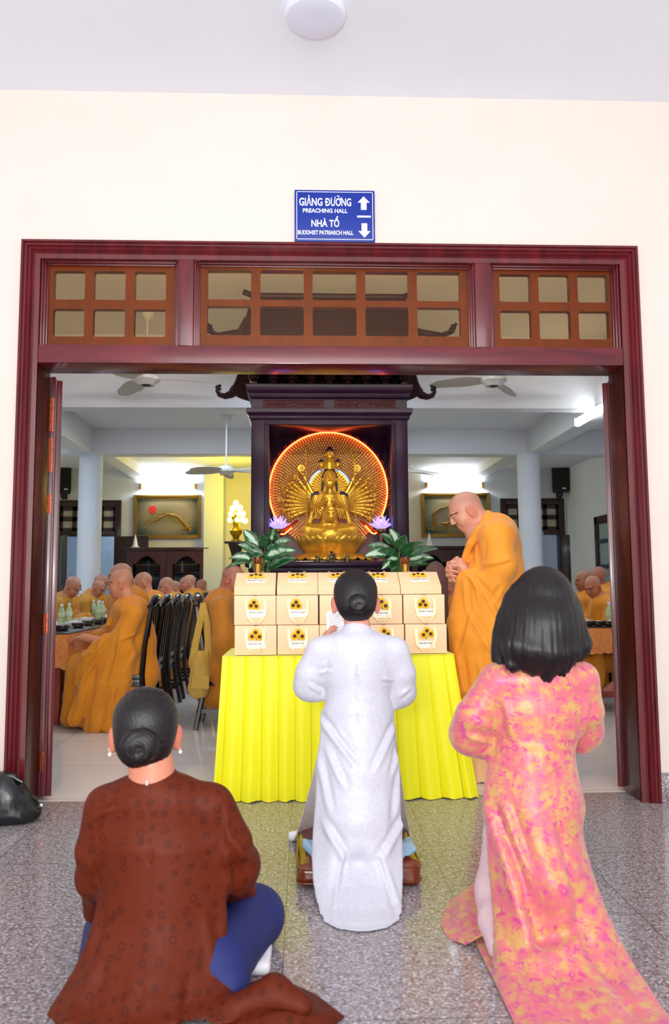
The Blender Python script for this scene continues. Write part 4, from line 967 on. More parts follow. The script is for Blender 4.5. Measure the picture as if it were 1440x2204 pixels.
def brass(px, py0, py1, label, kind):
    Yb = YS-.05; p = at(px, py1, Yb); h = (py1-py0)/ppm(Yb); t = thing('brass_figurine', label, 'figurine', (p[0], Yb, zsill))
    D = SD(); R = random.Random(px)
    if kind == 0:
        D.path([(-.04, 0, .02), (0, 0, .05), (.03, 0, .04), (.02, -.02, .08), (0, -.02, .1)], [.018, .022, .02, .017, .014], .008).ell((0, -.03, .105), (.016, .022, .014), k=.006)
        for k in range(7): D.cap((-.03+.01*k, 0, .05), (-.05+.017*k, .0, .085+.01*(k % 2)), .006, .003, .004)
        for k in range(4): D.cap((-.03+.02*k, 0, .03), (-.035+.022*k, -.01, 0), .008, .008, .006)
    else:
        D.ell((0, 0, .02), (.022, .02, .02))
        for k in range(6): D.cap((0, 0, .03), (.03*math.cos(k*1.05), .01*math.sin(k), .05+.018*math.sin(k*1.05)), .007, .003, .005)
        D.cap((0, 0, 0), (0, 0, .02), .02, .014, .006)
    o = D.build('casting', M_OLDB, t, .0035); o.scale = (h/(.125 if kind == 0 else .072),)*3
    MB().lathe([(.03, 0), (.03, .006), (.02, .012)], 16).build('foot', M_OLDB, t)
brass(713, 1211, 1236, 'brass dragon figurine in the middle of the shrine sill', 0); brass(683, 1219, 1236, 'small spiky brass figurine on the sill left of the dragon', 1); brass(748, 1217, 1236, 'small spiky brass figurine on the sill right of the dragon', 1)
# ------------------------------------------------------------------ offering table with yellow pleated cloth
TZ = .80; TY0, TY1 = .16, .74; TX0, TX1 = -.465, .855
tb = thing('offering_table', 'table under the yellow cloth that carries the cream gift boxes', 'table', ((TX0+TX1)/2, .45, 0))
M_TW = wood('table_wood', rgb(90, 40, 24), rgb(120, 58, 34))
MB().box(TX0+.03, TX1-.03, TY0+.03, TY1-.03, TZ-.04, TZ-.012).build('tabletop', M_TW, tb, world=True, bevel=.006)
for x in (TX0+.08, TX1-.08):
    for y in (TY0+.1, TY1-.08): MB().box(x-.025, x+.025, y-.025, y+.025, 0, TZ-.04).build('leg', M_TW, tb, world=True)
n = NT('lemon_satin'); n.base(rgb(252, 246, 0)); n.p(Roughness=.45, Sheen_Weight=.15); M_YEL = n.m
per = []                                                  # perimeter of the skirt seen from above: left side, front, right side
for k in range(24): per.append((TX0, TY1-(TY1-TY0)*k/24, -1, 0))
NFR = 330
for k in range(NFR+1): per.append((TX0+(TX1-TX0)*k/NFR, TY0, 0, -1))
for k in range(1, 25): per.append((TX1, TY0+(TY1-TY0)*k/24, 1, 0))
fx = lambda px: at(px, 1412, TY0)[0]
creases = [fx(p) for p in (464, 491, 527, 563, 598, 633, 668, 705, 742, 778, 815, 850, 884, 919, 954, 973, 1000)]
Rn = random.Random(4); crd = [Rn.uniform(.75, 1.25) for _ in creases]
def pleat(x, v):
    i = 0
    while i+1 < len(creases) and x > creases[i+1]: i += 1
    a, b = creases[i], creases[min(i+1, len(creases)-1)]; u = 0 if b == a else min(1, max(0, (x-a)/(b-a)))
    d = (.013+.03*v)*crd[i]
    return d*(1-(1-u)**6)*(1-.35*u) - .012*v*math.cos(u*2*PI)*v
rows = []
for j in range(31):
    v = j/30; z = TZ-.004-(TZ-.006)*v; r = []
    for i, (x, y, nx, ny) in enumerate(per):
        if ny: 
            fl = -.04*v*max(0, 1-(x-TX0)/.25)+.115*v**1.1*max(0, 1-(TX1-x)/.35)
            o = pleat(x, v)+.01*v; hem = .006*math.sin(x*46+1.3*math.sin(x*17)) if v > .93 else 0
            r.append((x+fl, y-o*1.0+.012-.02*v, max(.003, z+hem*(v > .97)+ (0 if v < 1 else 0))))
        else:
            s_ = nx; f = (.04 if s_ < 0 else .115)*v; o = .012*math.sin(y*40)*v
            r.append((x+s_*(f+o), y-.02*v*(1-(y-TY0)/(TY1-TY0))+.0, max(.003, z)))
    rows.append(r)
cm = MB(); cm.grid(rows, thick=.002)
# top of the cloth, rounded front lip
top = [[(x, y-.0, TZ-.004+.0) for x in np.linspace(TX0, TX1, 12)] for y in np.linspace(TY0-.012, TY1, 6)]
cm.grid(top, thick=.003)
cl_ = cm.build('tablecloth', M_YEL, None, smooth=50); tag(cl_, 'bright yellow pleated satin cloth draped over the offering table', 'tablecloth')
# ------------------------------------------------------------------ gift boxes
M_BOX = mat('peach_card', rgb(252, 210, 164), .5, 0, .01); M_LBL = mat('label_white', rgb(252, 248, 238), .5, 0, 0); M_LGOLD = mat('label_edge_gold', rgb(214, 178, 100), .4, .3, 0)
M_INK = mat('brown_ink', rgb(84, 62, 50), .6, 0, 0); M_PET = mat('sunflower_yellow', rgb(248, 196, 6), .5, 0, .05, 90); M_SEED = mat('sunflower_centre', rgb(96, 44, 26), .7, 0, .15, 300); M_RIB = mat('cream_satin_ribbon', rgb(250, 232, 176), .25, 0, .03)
M_GREENL = mat('flower_leaf', rgb(64, 92, 36), .5)
BW, BH, BD = .2415, .168, .16
BX0 = at(504, 1380, .17)[0]
def face_items(t, R3, fl, lab=(0, .055), rib=None, seed=0, text=True):
    """things on the printed face; R3 maps (x, up, out) on the face to local space"""
    lx, lz = lab
    m = MB(); m.box(lx-.055, lx+.055, lz-.0225, lz+.0225, 0, .0012); m.v = [tuple(R3(*p)) for p in m.v]; lb = m.build('label', M_LBL, t)
    m = MB(); e = .0014
    for a in ((lx-.055, lx+.055, lz-.0225, lz-.0225+e), (lx-.055, lx+.055, lz+.0225-e, lz+.0225), (lx-.055, lx-.055+e, lz-.0225, lz+.0225), (lx+.055-e, lx+.055, lz-.0225, lz+.0225)): m.box(*a, .0008, .002)
    m.v = [tuple(R3(*p)) for p in m.v]; m.build('label_border', M_LGOLD, lb)
    text_mesh('lettering', 'Gia \u0110\u00ecnh Ph\u1eadt T\u1eed T\u01b0\u1eddng V\u00e2n', .0085, M_INK, lb, lambda x, y, z: R3(lx+x, lz+.003+y, .0018+z), 0, .094)
    m = MB(); m.box(lx-.035, lx+.035, lz-.0075, lz-.0065, .001, .0018).box(lx-.003, lx+.003, lz-.0165, lz-.0145, .001, .0018); m.v = [tuple(R3(*p)) for p in m.v]; m.build('lettering_line', mat('pale_ink', rgb(196, 184, 166), .6, 0, 0), lb)
    rr = random.Random(seed)
    for fx_, fz in fl:
        m = MB(); c = []
        for k in range(28): a = 2*PI*k/28; r = .0245 if k % 2 else .019; c.append((fx_+r*math.cos(a), fz+r*math.sin(a)))
        V = [R3(x, z, .004) for x, z in c]+[R3(fx_, fz, .009)]+[R3(x, z, .001) for x, z in c]
        m.add(V, [(k, (k+1) % 28, 28) for k in range(28)]+[(29+k, 29+(k+1) % 28, (k+1) % 28, k) for k in range(28)])
        f = m.build('sunflower', M_PET, t, smooth=20)
        m = MB(); m.ell((0, 0, 0), (.0105, .0105, .005), 12, 6); m.v = [tuple(R3(fx_+p[0], fz+p[1], .0095+p[2])) for p in m.v]; m.build('seed_head', M_SEED, f)
    m = MB(); m.tube([R3(fl[0][0], fl[0][1], .002), R3(lx, lz+.028, .003)], .0022, 5); m.build('flower_stem', M_GREENL, t)
    if rib:
        for strip in rib:
            rows = []
            for i, (x, z, o, w_) in enumerate(strip): rows.append([R3(x-w_, z, o), R3(x+w_, z, o)])
            m = MB(); m.grid(rows, thick=.0012); m.build('ribbon_handle', M_RIB, t, smooth=70)
def box_upright(name_fl, lab, rib, seed):
    t = thing('gift_box', '', 'gift box', (0, 0, 0), 0, 'gift boxes on the yellow table')
    MB().box(-BW/2+.0015, BW/2-.0015, 0, BD, 0, BH-.001).build('carton', M_BOX, t, bevel=.002)
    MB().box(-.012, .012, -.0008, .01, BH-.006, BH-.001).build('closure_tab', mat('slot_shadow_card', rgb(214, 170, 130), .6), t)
    face_items(t, lambda x, z, o: np.array([x, -o, z]), name_fl, lab, rib, seed); return t
def ribbon(xl, xr, zt, low, sk):
    a = [(xl, zt, .003, .009), (xl+.003, zt-.05, .012, .009), (xl+.012+sk, zt-.1, .02, .008), ((xl+xr)/2-.012+sk, low+.006, .02, .006), ((xl+xr)/2+.004+sk, low, .018, .003)]
    b = [(xr, zt, .003, .009), (xr+.004, zt-.05, .016, .009), (xr-.006+sk, zt-.09, .022, .008), ((xl+xr)/2+.02+sk, low+.006, .02, .006), ((xl+xr)/2+sk, low, .018, .003)]
    return [a, b]
F1 = [(.0, .128), (-.02, .106), (.023, .104)]; F2 = [(-.006, .128), (-.023, .11), (.007, .107)]; F3 = [(.004, .13), (-.016, .107), (.026, .112)]
protos = [box_upright(F1, (.004, .056), ribbon(-.055, .045, .146, .012, 0), 1), box_upright(F2, (.004, .064), ribbon(-.052, .056, .146, .006, .004), 2), box_upright(F3, (0, .052), ribbon(-.06, .05, .146, .012, -.004), 3)]
usedp = [0, 0, 0]; order = {(0, 0): 0, (0, 1): 0, (0, 2): 1, (0, 3): 2, (0, 4): 2, (1, 0): 1, (1, 1): 1, (1, 2): 0, (1, 3): 0, (1, 4): 1}
nth = ('leftmost', 'second from left', 'middle', 'second from right', 'rightmost')
for (row, k), q in order.items():
    o = protos[q]
    if usedp[q]: o = copy_tree(o)
    usedp[q] += 1; px_ = [(504, 596, 687, 780, 872), (503, 594, 687, 776, 868)][row][k]; z = TZ+row*(BH+.002)
    o.location = (at(px_, 1380 if row == 0 else 1310, .17)[0]+BW/2+.001, .17+(.004 if (k+row) % 2 else 0), z)
    o['label'] = 'cream sunflower gift box with ribbon loop, %s in the %s row' % (nth[k], ('bottom', 'middle')[row])
t0 = thing('gift_box', '', 'gift box', (0, 0, 0), 0, 'gift boxes on the yellow table')
TZ3 = TZ+2*(BH+.002); FH = .044; SL = .086; SB = .15
MB().prism([(0, 0), (0, FH), (SB, FH+SL), (SB+.004, FH+SL), (SB+.004, 0)], lambda u, v, w_: (w_, u, v), -BW/2+.0025, BW/2-.0025).build('carton', M_BOX, t0, bevel=.002)
sl = np.array([0, SB, SL]); Ls = np.linalg.norm(sl); sl = sl/Ls; on = np.array([0, -sl[2], sl[1]])
face_items(t0, lambda x, z, o: np.array([x, 0, FH])+sl*z+on*o, [(0, .138), (-.026, .128), (.026, .13)], (0, .072), None, 4)
m = MB(); m.tube([(-.06, SB-.004, FH+SL-.002), (-.052, SB-.01, FH+SL+.006), (-.04, SB-.004, FH+SL)], .004, 6, flat=.4); m.tube([(.05, SB-.004, FH+SL-.002), (.04, SB-.01, FH+SL+.008), (.03, SB-.004, FH+SL)], .004, 6, flat=.4); m.build('ribbon_handle', M_RIB, t0)
for k, px_ in enumerate((503, 595, 684, 773, 862)):
    o = t0 if k == 0 else copy_tree(t0); o.location = (at(px_, 1272, .185)[0]+BW/2, .185, TZ3)
    o['label'] = 'cream sunflower gift box with sloping face, %s in the top row' % nth[k]

# ------------------------------------------------------------------ altar table behind the boxes: plants and candle cups
AT = thing('altar_table', 'dark altar table behind the gift boxes carrying the two potted plants', 'table', (.2, 1.3, 0)); AZ = 1.0
MB().box(-.4, .82, .9, 1.7, AZ-.05, AZ).build('tabletop', M_SHR, AT, world=True, bevel=.01)
for x in (-.34, .76):
    for y in (.96, 1.64): MB().box(x-.04, x+.04, y-.04, y+.04, 0, AZ-.05).build('leg', M_SHR, AT, world=True, bevel=.006)
def m_leaf():
    n = NT('aglaonema_leaf'); at_ = n.n('ShaderNodeAttribute', _attribute_name='silver'); nz = n.noise(26, 3, .6)
    f = n.math('ADD', at_.outputs['Fac'], n.math('MULTIPLY', n.math('SUBTRACT', nz, .5), .9))
    n.base(n.ramp(f, [(.42, rgb(16, 76, 32)), (.52, rgb(60, 122, 70)), (.7, rgb(186, 212, 192))])); n.p(Roughness=.32, Specular_IOR_Level=.55); return n.m
M_LEAF = m_leaf(); M_LSTEM = mat('leaf_stem', rgb(74, 118, 60), .4); M_SOIL = mat('potting_soil', rgb(46, 34, 26), .9, 0, .2, 90)
def leaf_obj(b, t_, wd, droop, silver, par):
    b, t_ = np.array(b), np.array(t_); ax = t_-b; L = np.linalg.norm(ax); ax /= L
    side = np.cross(ax, np.array([0, -1., .25])); side /= np.linalg.norm(side); nrm = np.cross(side, ax)
    V = []; S = []; nI, nJ = 13, 7
    for i in range(nI):
        u = i/(nI-1); w_ = wd*math.sin(PI*u**.8)**.8*(1-.25*u)+.0005
        c = b+ax*L*u+np.array([0, 0, 1.])*droop*4*u*(1-u)*L
        for j in range(nJ):
            v = (j/(nJ-1))*2-1; V.append(c+side*v*w_+nrm*(abs(v)*w_*.32-.06*w_*math.sin(u*22)*abs(v)))
            S.append((silver+.1)*max(0, 1-abs(v)**2*1.25)*min(1, u*6)*(1 if u < .92 else .3))
    F = [(i*nJ+j, i*nJ+j+1, (i+1)*nJ+j+1, (i+1)*nJ+j) for i in range(nI-1) for j in range(nJ-1)]
    o = link_mesh('leaf', V, F, M_LEAF, par, 0, True)
    a = o.data.attributes.new('silver', 'FLOAT', 'POINT'); a.data.foreach_set('value', S)
    md = o.modifiers.new('thickness', 'SOLIDIFY'); md.thickness = .0015
    return o
def plant(cx, Y, leaves, label):
    p = at(cx, 1240, Y); t = thing('potted_plant', label, 'plant', (p[0], Y, AZ), 0, 'potted plants behind the boxes')
    MB().lathe([(.075, 0), (.085, .01), (.1, .13), (.108, .15), (.1, .155), (.092, .14)], 28).build('pot', mat('pot_glaze', rgb(34, 36, 60), .2), t)
    MB().lathe([(.09, .13), (.001, .138)], 20).build('soil', M_SOIL, t)
    R = random.Random(cx)
    root = np.array([p[0], Y, AZ+.13])
    for i, (bx, by, tx, ty, w_, dz, sv) in enumerate(leaves):
        yo = R.uniform(-.06, .1); b = at(bx, by, Y+yo*.3); tt = at(tx, ty, Y+yo-.04)
        leaf_obj(b, tt, 1.22*w_/ppm(Y), dz, sv, t)
        r0 = root+np.array([R.uniform(-.03, .03), R.uniform(-.03, .03), 0]); MB().tube([r0, r0*.4+b*.6+np.array([0, 0, .02]), b], [.006, .005, .003], 6).build('leaf_stem', M_LSTEM, t, world=True)
PL = [(556, 1182, 524, 1140, 13, .05, .75), (584, 1166, 589, 1136, 11, .04, .55), (571, 1178, 562, 1149, 10, .05, .2), (590, 1170, 628, 1164, 8, .06, .5), (566, 1202, 641, 1186, 13, .1, .6), (578, 1224, 640, 1203, 12, .14, .35),
      (560, 1192, 511, 1172, 11, .08, .5), (543, 1206, 492, 1203, 9, .14, .65), (540, 1210, 484, 1226, 5, .12, .4), (546, 1198, 537, 1225, 7, .02, .7), (562, 1203, 586, 1215, 7, .08, .75), (578, 1190, 592, 1170, 9, .03, .25), (568, 1195, 530, 1186, 10, .05, .3), (585, 1196, 616, 1180, 9, .08, .35), (556, 1204, 520, 1196, 10, .1, .2)]
plant(566, 1.35, PL, 'potted plant with silvery green leaves standing left of the golden statue')
PR = [(862, 1180, 838, 1137, 12, .04, .75), (850, 1172, 820, 1148, 9, .05, .3), (838, 1192, 784, 1198, 13, .1, .75), (845, 1188, 790, 1174, 10, .08, .4), (858, 1186, 874, 1151, 13, .04, .15), (878, 1200, 945, 1182, 8, .12, .35), (875, 1208, 936, 1203, 11, .1, .55), (872, 1212, 924, 1215, 10, .08, .5), (845, 1206, 821, 1226, 8, .04, .7), (872, 1190, 910, 1168, 9, .07, .3), (866, 1196, 893, 1166, 10, .05, .25), (860, 1205, 832, 1205, 9, .1, .6), (850, 1210, 842, 1230, 9, .0, .3), (856, 1196, 812, 1186, 9, .09, .3), (870, 1202, 905, 1192, 10, .08, .5)]
plant(858, 1.35, PR, 'potted plant with silvery green leaves standing right of the golden statue')
M_GCUP = mat('engraved_gold', rgb(190, 150, 70), .3, .85, .15, 120, .5, 200); M_RGL = NT('ruby_glass').p(Base_Color=rgb(150, 8, 12), Roughness=.08, Transmission_Weight=.5).m
for px, label in ((555, 'gold candle cup with red glass before the left plant'), (872, 'gold candle cup with red glass before the right plant')):
    Yc = .98; p0 = at(px, 1214, Yc); t = thing('candle_cup', label, 'candle holder', (p0[0], Yc, AZ), 0, 'candle cups behind the boxes'); h = p0[2]-AZ; r = 9.5/ppm(Yc); ht = 14/ppm(Yc)
    MB().lathe([(r*1.1, 0), (r*.8, .02), (r*.6, .04), (r*.62, h*.4), (r*.85, h*.5), (r, h*.97), (r*1.06, h)], 28).build('cup', M_GCUP, t)
    MB().lathe([(r*.9, h), (r*.98, h+ht*.5), (r*1.0, h+ht), (r*.94, h+ht), (r*.9, h+ht*.4)], 28).build('red_glass', M_RGL, t)
    m = MB()
    for k in range(10): a = 2*PI*k/10; m.tube([(r*.97*math.cos(a), r*.97*math.sin(a), h+.005), (r*1.01*math.cos(a+.15), r*1.01*math.sin(a+.15), h+ht*.55), (r*.99*math.cos(a), r*.99*math.sin(a), h+ht*.9)], .0035, 5)
    m.build('gilt_petal_band', M_GCUP, t)
# ------------------------------------------------------------------ figures: shared builders
def m_skin():
    n = NT('skin'); a = n.n('ShaderNodeAttribute', _attribute_name='tone'); nz = n.noise(60, 3)
    n.base(n.mix(n.math('MULTIPLY', nz, .18), a.outputs['Color'], rgb(190, 96, 72), 'MIX')); n.p(Roughness=.42, Subsurface_Weight=.12, Subsurface_Scale=.01, Specular_IOR_Level=.4); n.b.inputs['Subsurface Radius'].default_value = (1, .35, .2); return n.m
M_SKIN = m_skin()
def sstep(a, b, x): t = np.clip((x-a)/(b-a), 0, 1); return t*t*(3-2*t)
def paint_skin(o, base, heads=(), origin=(0, 0, 0), bald=True, lips=(176, 78, 72)):
    me = o.data; V = np.empty(len(me.vertices)*3); me.vertices.foreach_get('co', V); V = V.reshape(-1, 3)+np.array(origin)
    C = np.tile(np.array(rgb(*base))[:3], (len(V), 1))
    def over(w_, c): C[:] = C*(1-w_[:, None])+np.array(rgb(*c))[:3]*w_[:, None]
    for (c, R, s) in heads:
        L = (V-np.array(c))@R/s; x, y, z = L.T; near = (np.linalg.norm(L*np.array([1, .8, .8]), axis=1) < .17)
        if bald:
            sc_ = sstep(.0, .085, z+y*.5)*sstep(-.06, -.0, z)*near; over(sc_*.42, (150, 126, 116))
        for q in (-1, 1):
            bx = x*q; bz = .031-np.maximum(bx-.03, 0)*.35
            over((np.exp(-((z-bz)/.0068)**2)*sstep(.008, .014, bx)*(1-sstep(.058, .068, bx))*(y < -.04)*near)*.9, (44, 30, 26))
            over((np.exp(-((z-.0085)/.0025)**2)*sstep(.016, .02, bx)*(1-sstep(.044, .048, bx))*(y < -.06)*near)*.8, (40, 26, 24))
        over(np.exp(-((z+.062)/.009)**2)*np.exp(-(x/.021)**4)*(y < -.072)*near*.75, lips)
        over(sstep(.076, .086, np.abs(x))*near*np.exp(-((z+.01)/.04)**4)*.4, (206, 96, 80))
    a = me.attributes.new('tone', 'FLOAT_COLOR', 'POINT'); a.data.foreach_set('color', np.hstack([C, np.ones((len(C), 1))]).ravel())
def hand(D, w, f, nrm, side=1, s=1.0, curl=.45, spread=.09, k=.006):
    """palm, four bent unequal fingers and a side thumb; f = finger direction, nrm = back of the hand"""
    w = np.array(w, float); f = np.array(f, float); f /= np.linalg.norm(f); n_ = np.array(nrm, float); n_ -= f*(n_@f); n_ /= np.linalg.norm(n_); l = np.cross(f, n_)*side
    R = np.column_stack([l, f, n_])
    D.ell(w+f*.048*s, np.array([.041, .052, .0165])*s, R, .015).cap(w-f*.03*s, w+f*.02*s, .026*s, .028*s, .015)
    for i, (o, L) in enumerate(((.030, .072), (.010, .08), (-.010, .075), (-.029, .058))):
        p = w+f*(.088-.006*abs(i-1.2))*s+l*o*s; d = f+l*(o*spread*12); d /= np.linalg.norm(d); ang = 0; pts = [p-d*.012*s, p]
        for j, q in enumerate((.45, .31, .24)):
            ang += curl*(.7 if j == 0 else 1); p = p+(d*math.cos(ang)-n_*math.sin(ang))*L*q*s; pts.append(p)
        D.path(pts, [.0098*s, .0096*s, .0088*s, .008*s, .0068*s], k)
    t0 = w+f*.022*s+l*.028*s; t1 = t0+(f*.6+l*.7-n_*.25)*.036*s; t2 = t1+(f*.9+l*.3-n_*.3)*.03*s; t3 = t2+(f*.95-n_*.35)*.022*s
    D.path([t0, t1, t2, t3], [.015*s, .012*s, .0105*s, .008*s], .01)
def creased(V, N, lines, side=(0, -1, 0), off=0.):
    """soft sewn-in folds along photo lines (x0, y0, x1, y1, depth, height, width), on the faces turned to `side`"""
    V = V.copy(); m_ = np.clip((N@np.array(side))*2.5, 0, 1); W_ = np.zeros(len(V))
    for x0, y0, x1, y1, Y, amp, wd in lines:
        a, b = at(x0, y0, Y), at(x1, y1, Y); a, b = a[[0, 2]], b[[0, 2]]; P2 = V[:, [0, 2]]; e = b-a; L = np.linalg.norm(e); e = e/L; q = P2-a; t = q@e; sd = q@np.array([-e[1], e[0]])
        ends = np.exp(-(np.maximum(np.maximum(-t, t-L), 0)/(wd*1.3))**2)*np.clip(.35+np.minimum(t, L-t)/(.3*L), .2, 1)
        W_ += amp*ends*(np.exp(-(sd/wd)**2)-.8*np.exp(-((sd-1.7*wd)/wd)**2))
    return V+N*(W_*m_)[:, None]
def m_cloth(name, c, var=.08, rough=.75, sheen=.15, bscale=400):
    n = NT(name); f = n.noise(5, 3); n.base(n.ramp(f, [(.3, tuple(x*(1-var) for x in c[:3])+(1,)), (.7, tuple(min(1, x*(1+var)) for x in c[:3])+(1,))])); n.p(Roughness=rough, Sheen_Weight=sheen); n.bump(n.noise(bscale, 2), .12, .002); return n.m
M_ROBE = m_cloth('saffron_robe', rgb(214, 134, 12)); M_ROBE2 = m_cloth('mustard_robe', rgb(190, 132, 10)); M_ROBE3 = m_cloth('amber_robe', rgb(236, 150, 36))
def folds(V, N, amp=.009, f1=34., seed=0, vert=True):
    R = np.random.default_rng(seed); ph = R.uniform(0, 6.28, 6); x, y, z = V.T
    a = np.arctan2(x, y+.05)
    w_ = np.sin(a*7+ph[0]+2.2*np.sin(z*5+ph[1]))*.6+np.sin(a*13+ph[2]+z*9)*.35+np.sin((z*f1+x*9+y*13)+ph[3]+1.5*np.sin(a*3+ph[4]))*.45
    return V+N*(amp*w_)[:, None]
SKIN_M = (206, 146, 116)
def seated_monk(label, seed=0, robe=M_ROBE, tilt=.25, turn=0., lean=.1, hands='lap', s=1.0, skin=SKIN_M, glasses=False, res=.012, low=True, group='seated monks'):
    """seated on a chair, facing local -Y, feet on the floor"""
    t = thing('person', label, 'person', (0, 0, 0), 0, group)
    ly = -lean
    neck = np.array([0, ly*1.0-.02, 1.06]); hcn = np.array([.0, ly*1.25-.045-.05*tilt, 1.195-.02*tilt])
    Rh = rotm(0, 0, turn)@rotm(tilt, 0, 0)
    B = SD(); head_sdf(B, hcn, 1.0, Rh, .02, 1.08)
    B.cap(neck-np.array([0, -.02, .06]), hcn+Rh@np.array([0, .025, -.05]), .062, .056, .03).path([(0, .03, .5), (0, ly*.5, .8), (0, ly, 1.0)], [.15, .15, .12], .03)
    for q in (-1, 1):
        B.path([(q*.18, ly, .98), (q*.25, ly-.04, .74)], [.05, .045], .03)
        w_ = np.array([q*.07, ly-.32, .76]) if hands == 'table' else np.array([q*.06, ly-.3, .64]); B.cap((q*.25, ly-.04, .74), w_, .042, .03, .02)
        if False: continue
        hand(B, w_, (-q*.35, -1, -.1), (q*.3, 0, 1), -q, .95, .5)
    b = B.build('body', M_SKIN, t, .0065 if not low else .008); paint_skin(b, skin, [(hcn, Rh, 1.0)])
    D = SD()
    D.path([(0, .04, .46), (0, ly*.4+.01, .72), (0, ly*.9+.01, .94)], [.2, .2, .18], .05).ell((0, ly+.01, .985), (.235, .125, .10), k=.06).ell((0, ly+.015, 1.06), (.088, .085, .055), k=.03)
    D.cap((-.07, ly-.07, 1.05), (.03, ly-.13, .9), .018, .02, .015).cap((.07, ly-.07, 1.05), (-.06, ly-.15, .84), .018, .02, .015)
    for q in (-1, 1):
        wz = .77 if hands == 'table' else .66
        D.path([(q*.215, ly+.01, .965), (q*.275, ly-.03, .72), (q*.14, ly-.25, wz)], [.085, .09, .062], .05)
        D.path([(q*.27, ly-.02, .68), (q*.24, ly-.1, .52), (q*.2, ly-.16, .44)], [.08, .07, .05], .05).cap((q*.16, ly-.22, wz-.04), (q*.17, ly-.2, .5), .05, .06, .05)
        D.path([(q*.1, .02, .5), (q*.14, -.42, .5), (q*.14, -.43, .1)], [.13, .105, .115], .05)
        D.ell((q*.1, ly-.19, .5), (.03, .05, .18), k=.03)
    D.ell((0, ly-.03, 1.14), (.066, .07, .09), k=.012, op='s')
    D.cap((0, -.25, .5), (0, -.4, .2), .12, .13, .06).cap((0, .1, .3), (0, -.3, .14), .14, .16, .06)
    D.build('robe', robe, t, res, disp=lambda V, N: folds(V, N, .008, 30, seed))
    for q in (-1, 1):
        F = SD(); F.cap((q*.12, -.42, .035), (q*.13, -.56, .028), .035, .03).ell((q*.13, -.53, .02), (.045, .07, .025)); F.build('sandal', M_BACKWOOD, t, .009)
    if glasses: spectacles(t, hcn, Rh, 1.0)
    return t
def spectacles(t, c, R, s):
    m = MB(); P = lambda x, y, z: np.array(c)+R@(np.array([x, y, z])*s)
    for q in (-1, 1):
        m.tube([P(q*.033+.022*math.cos(a), -.106+.02*abs(math.cos(a))*(1 if math.cos(a)*q > 0 else 0), .008+.017*math.sin(a)) for a in np.linspace(0, 2*PI, 18)], .0016, 5)
        m.tube([P(q*.056, -.092, .012), P(q*.078, -.02, .012), P(q*.08, .01, .006)], .0016, 5)
    m.tube([P(-.011, -.108, .012), P(.011, -.108, .012)], .0016, 5); m.build('glasses', mat('silver_wire', rgb(200, 200, 206), .25, .9, 0), t)

# ------------------------------------------------------------------ dining tables, chairs, table ware
M_CHAIR = wood('black_lacquer_chair', rgb(14, 6, 7), rgb(24, 10, 10), .25, (2, 2, .5), .25); M_OTAB = wood('orange_red_table', rgb(140, 52, 26), rgb(168, 66, 34), .4)
def m_brocade(name, c1, c2, sc):
    n = NT(name); f = n.noise(sc, 4, .6, None, 1.0); n.base(n.ramp(f, [(.45, c1), (.55, c2)])); n.p(Roughness=.5, Sheen_Weight=.2); return n.m
M_TCLOTH = m_brocade('apricot_damask', rgb(216, 128, 58), rgb(228, 150, 80), 40); M_TGLASS = mat('dark_table_glass', rgb(40, 34, 30), .06, 0, 0)
DT = .79
def dining_table(x0, x1, y0, y1, label, drop, lab2):
    t = thing('dining_table', label, 'table', ((x0+x1)/2, y0, 0), 0, 'long dining tables'); e = .06
    MB().box(x0+.03, x1-.03, y0+.03, y1, DT-.05, DT-.012).build('tabletop', M_OTAB, t, world=True, bevel=.006)
    MB().box(x0+.0, x1-.0, y0+.0, y1, DT-.002, DT+.004).build('glass_top', M_TGLASS, t, world=True, bevel=.002)
    k = max(2, int((y1-y0)/2)+1)
    for i in range(k):
        y = y0+.14+(y1-y0-.28)*i/(k-1)
        for x in (x0+.12, x1-.12): MB().lathe([(.028, 0), (.03, .05), (.042, .09), (.045, .5), (.045, DT-.05)], 4, (x, y, 0), rotm(0, 0, PI/4)).build('leg', M_OTAB, t, world=True, bevel=.004)
        MB().box(x0+.12, x1-.12, y-.025, y+.025, .14, .19).build('stretcher', M_OTAB, t, world=True, bevel=.005)
    for x in (x0+.12, x1-.12): MB().box(x-.025, x+.025, y0+.14, y1-.14, .14, .19).build('stretcher', M_OTAB, t, world=True, bevel=.005)
    per = [(x0, y0+3.0-3.0*i/60, -1, 0) for i in range(60)]+[(x0+(x1-x0)*i/30, y0, 0, -1) for i in range(31)]+[(x1, y0+(y1-y0)*i/120, 1, 0) for i in range(1, 121)]
    rows = []
    L = 0
    for j in range(9):
        v = j/8; r = []; L = 0
        for i, (x, y, nx, ny) in enumerate(per):
            if i: L += math.hypot(x-per[i-1][0], y-per[i-1][1])
            fold = .012*math.sin(L*19+math.sin(L*7))*v; d = drop*(1.0+.02*math.sin(L*9))+(.016*abs(math.sin(L*38)) if v == 1 else 0)
            cn = max(0, 1-min(abs(x-x1)+abs(y-y0), 1)*5)*.5; dz = d*v*(1+cn*.45); cx_ = .05*cn*v
            r.append((x+nx*(.006+fold+.02*v)+cx_, y+ny*(.006+fold+.02*v)-cx_, DT-.004-dz))
        rows.append(r)
    m = MB(); m.grid(rows, thick=.003); m.box(x0, x1, y0, y1, DT-.0095, DT-.0045)
    o = m.build('tablecloth', M_TCLOTH, None, smooth=50); tag(o, lab2, 'tablecloth', 'damask tablecloths')
LTX0, LTX1, LTY0 = -3.0, -2.04, 2.52
dining_table(LTX0, LTX1, LTY0, 9.2, 'long orange-red dining table on the left set with bowls and bottles', .24, 'apricot damask cloth hanging over the left dining table')
dining_table(1.95, 3.1, 2.82, 9.0, 'long orange-red dining table on the right behind the woman in pink', .22, 'apricot damask cloth with scalloped hem on the right dining table')
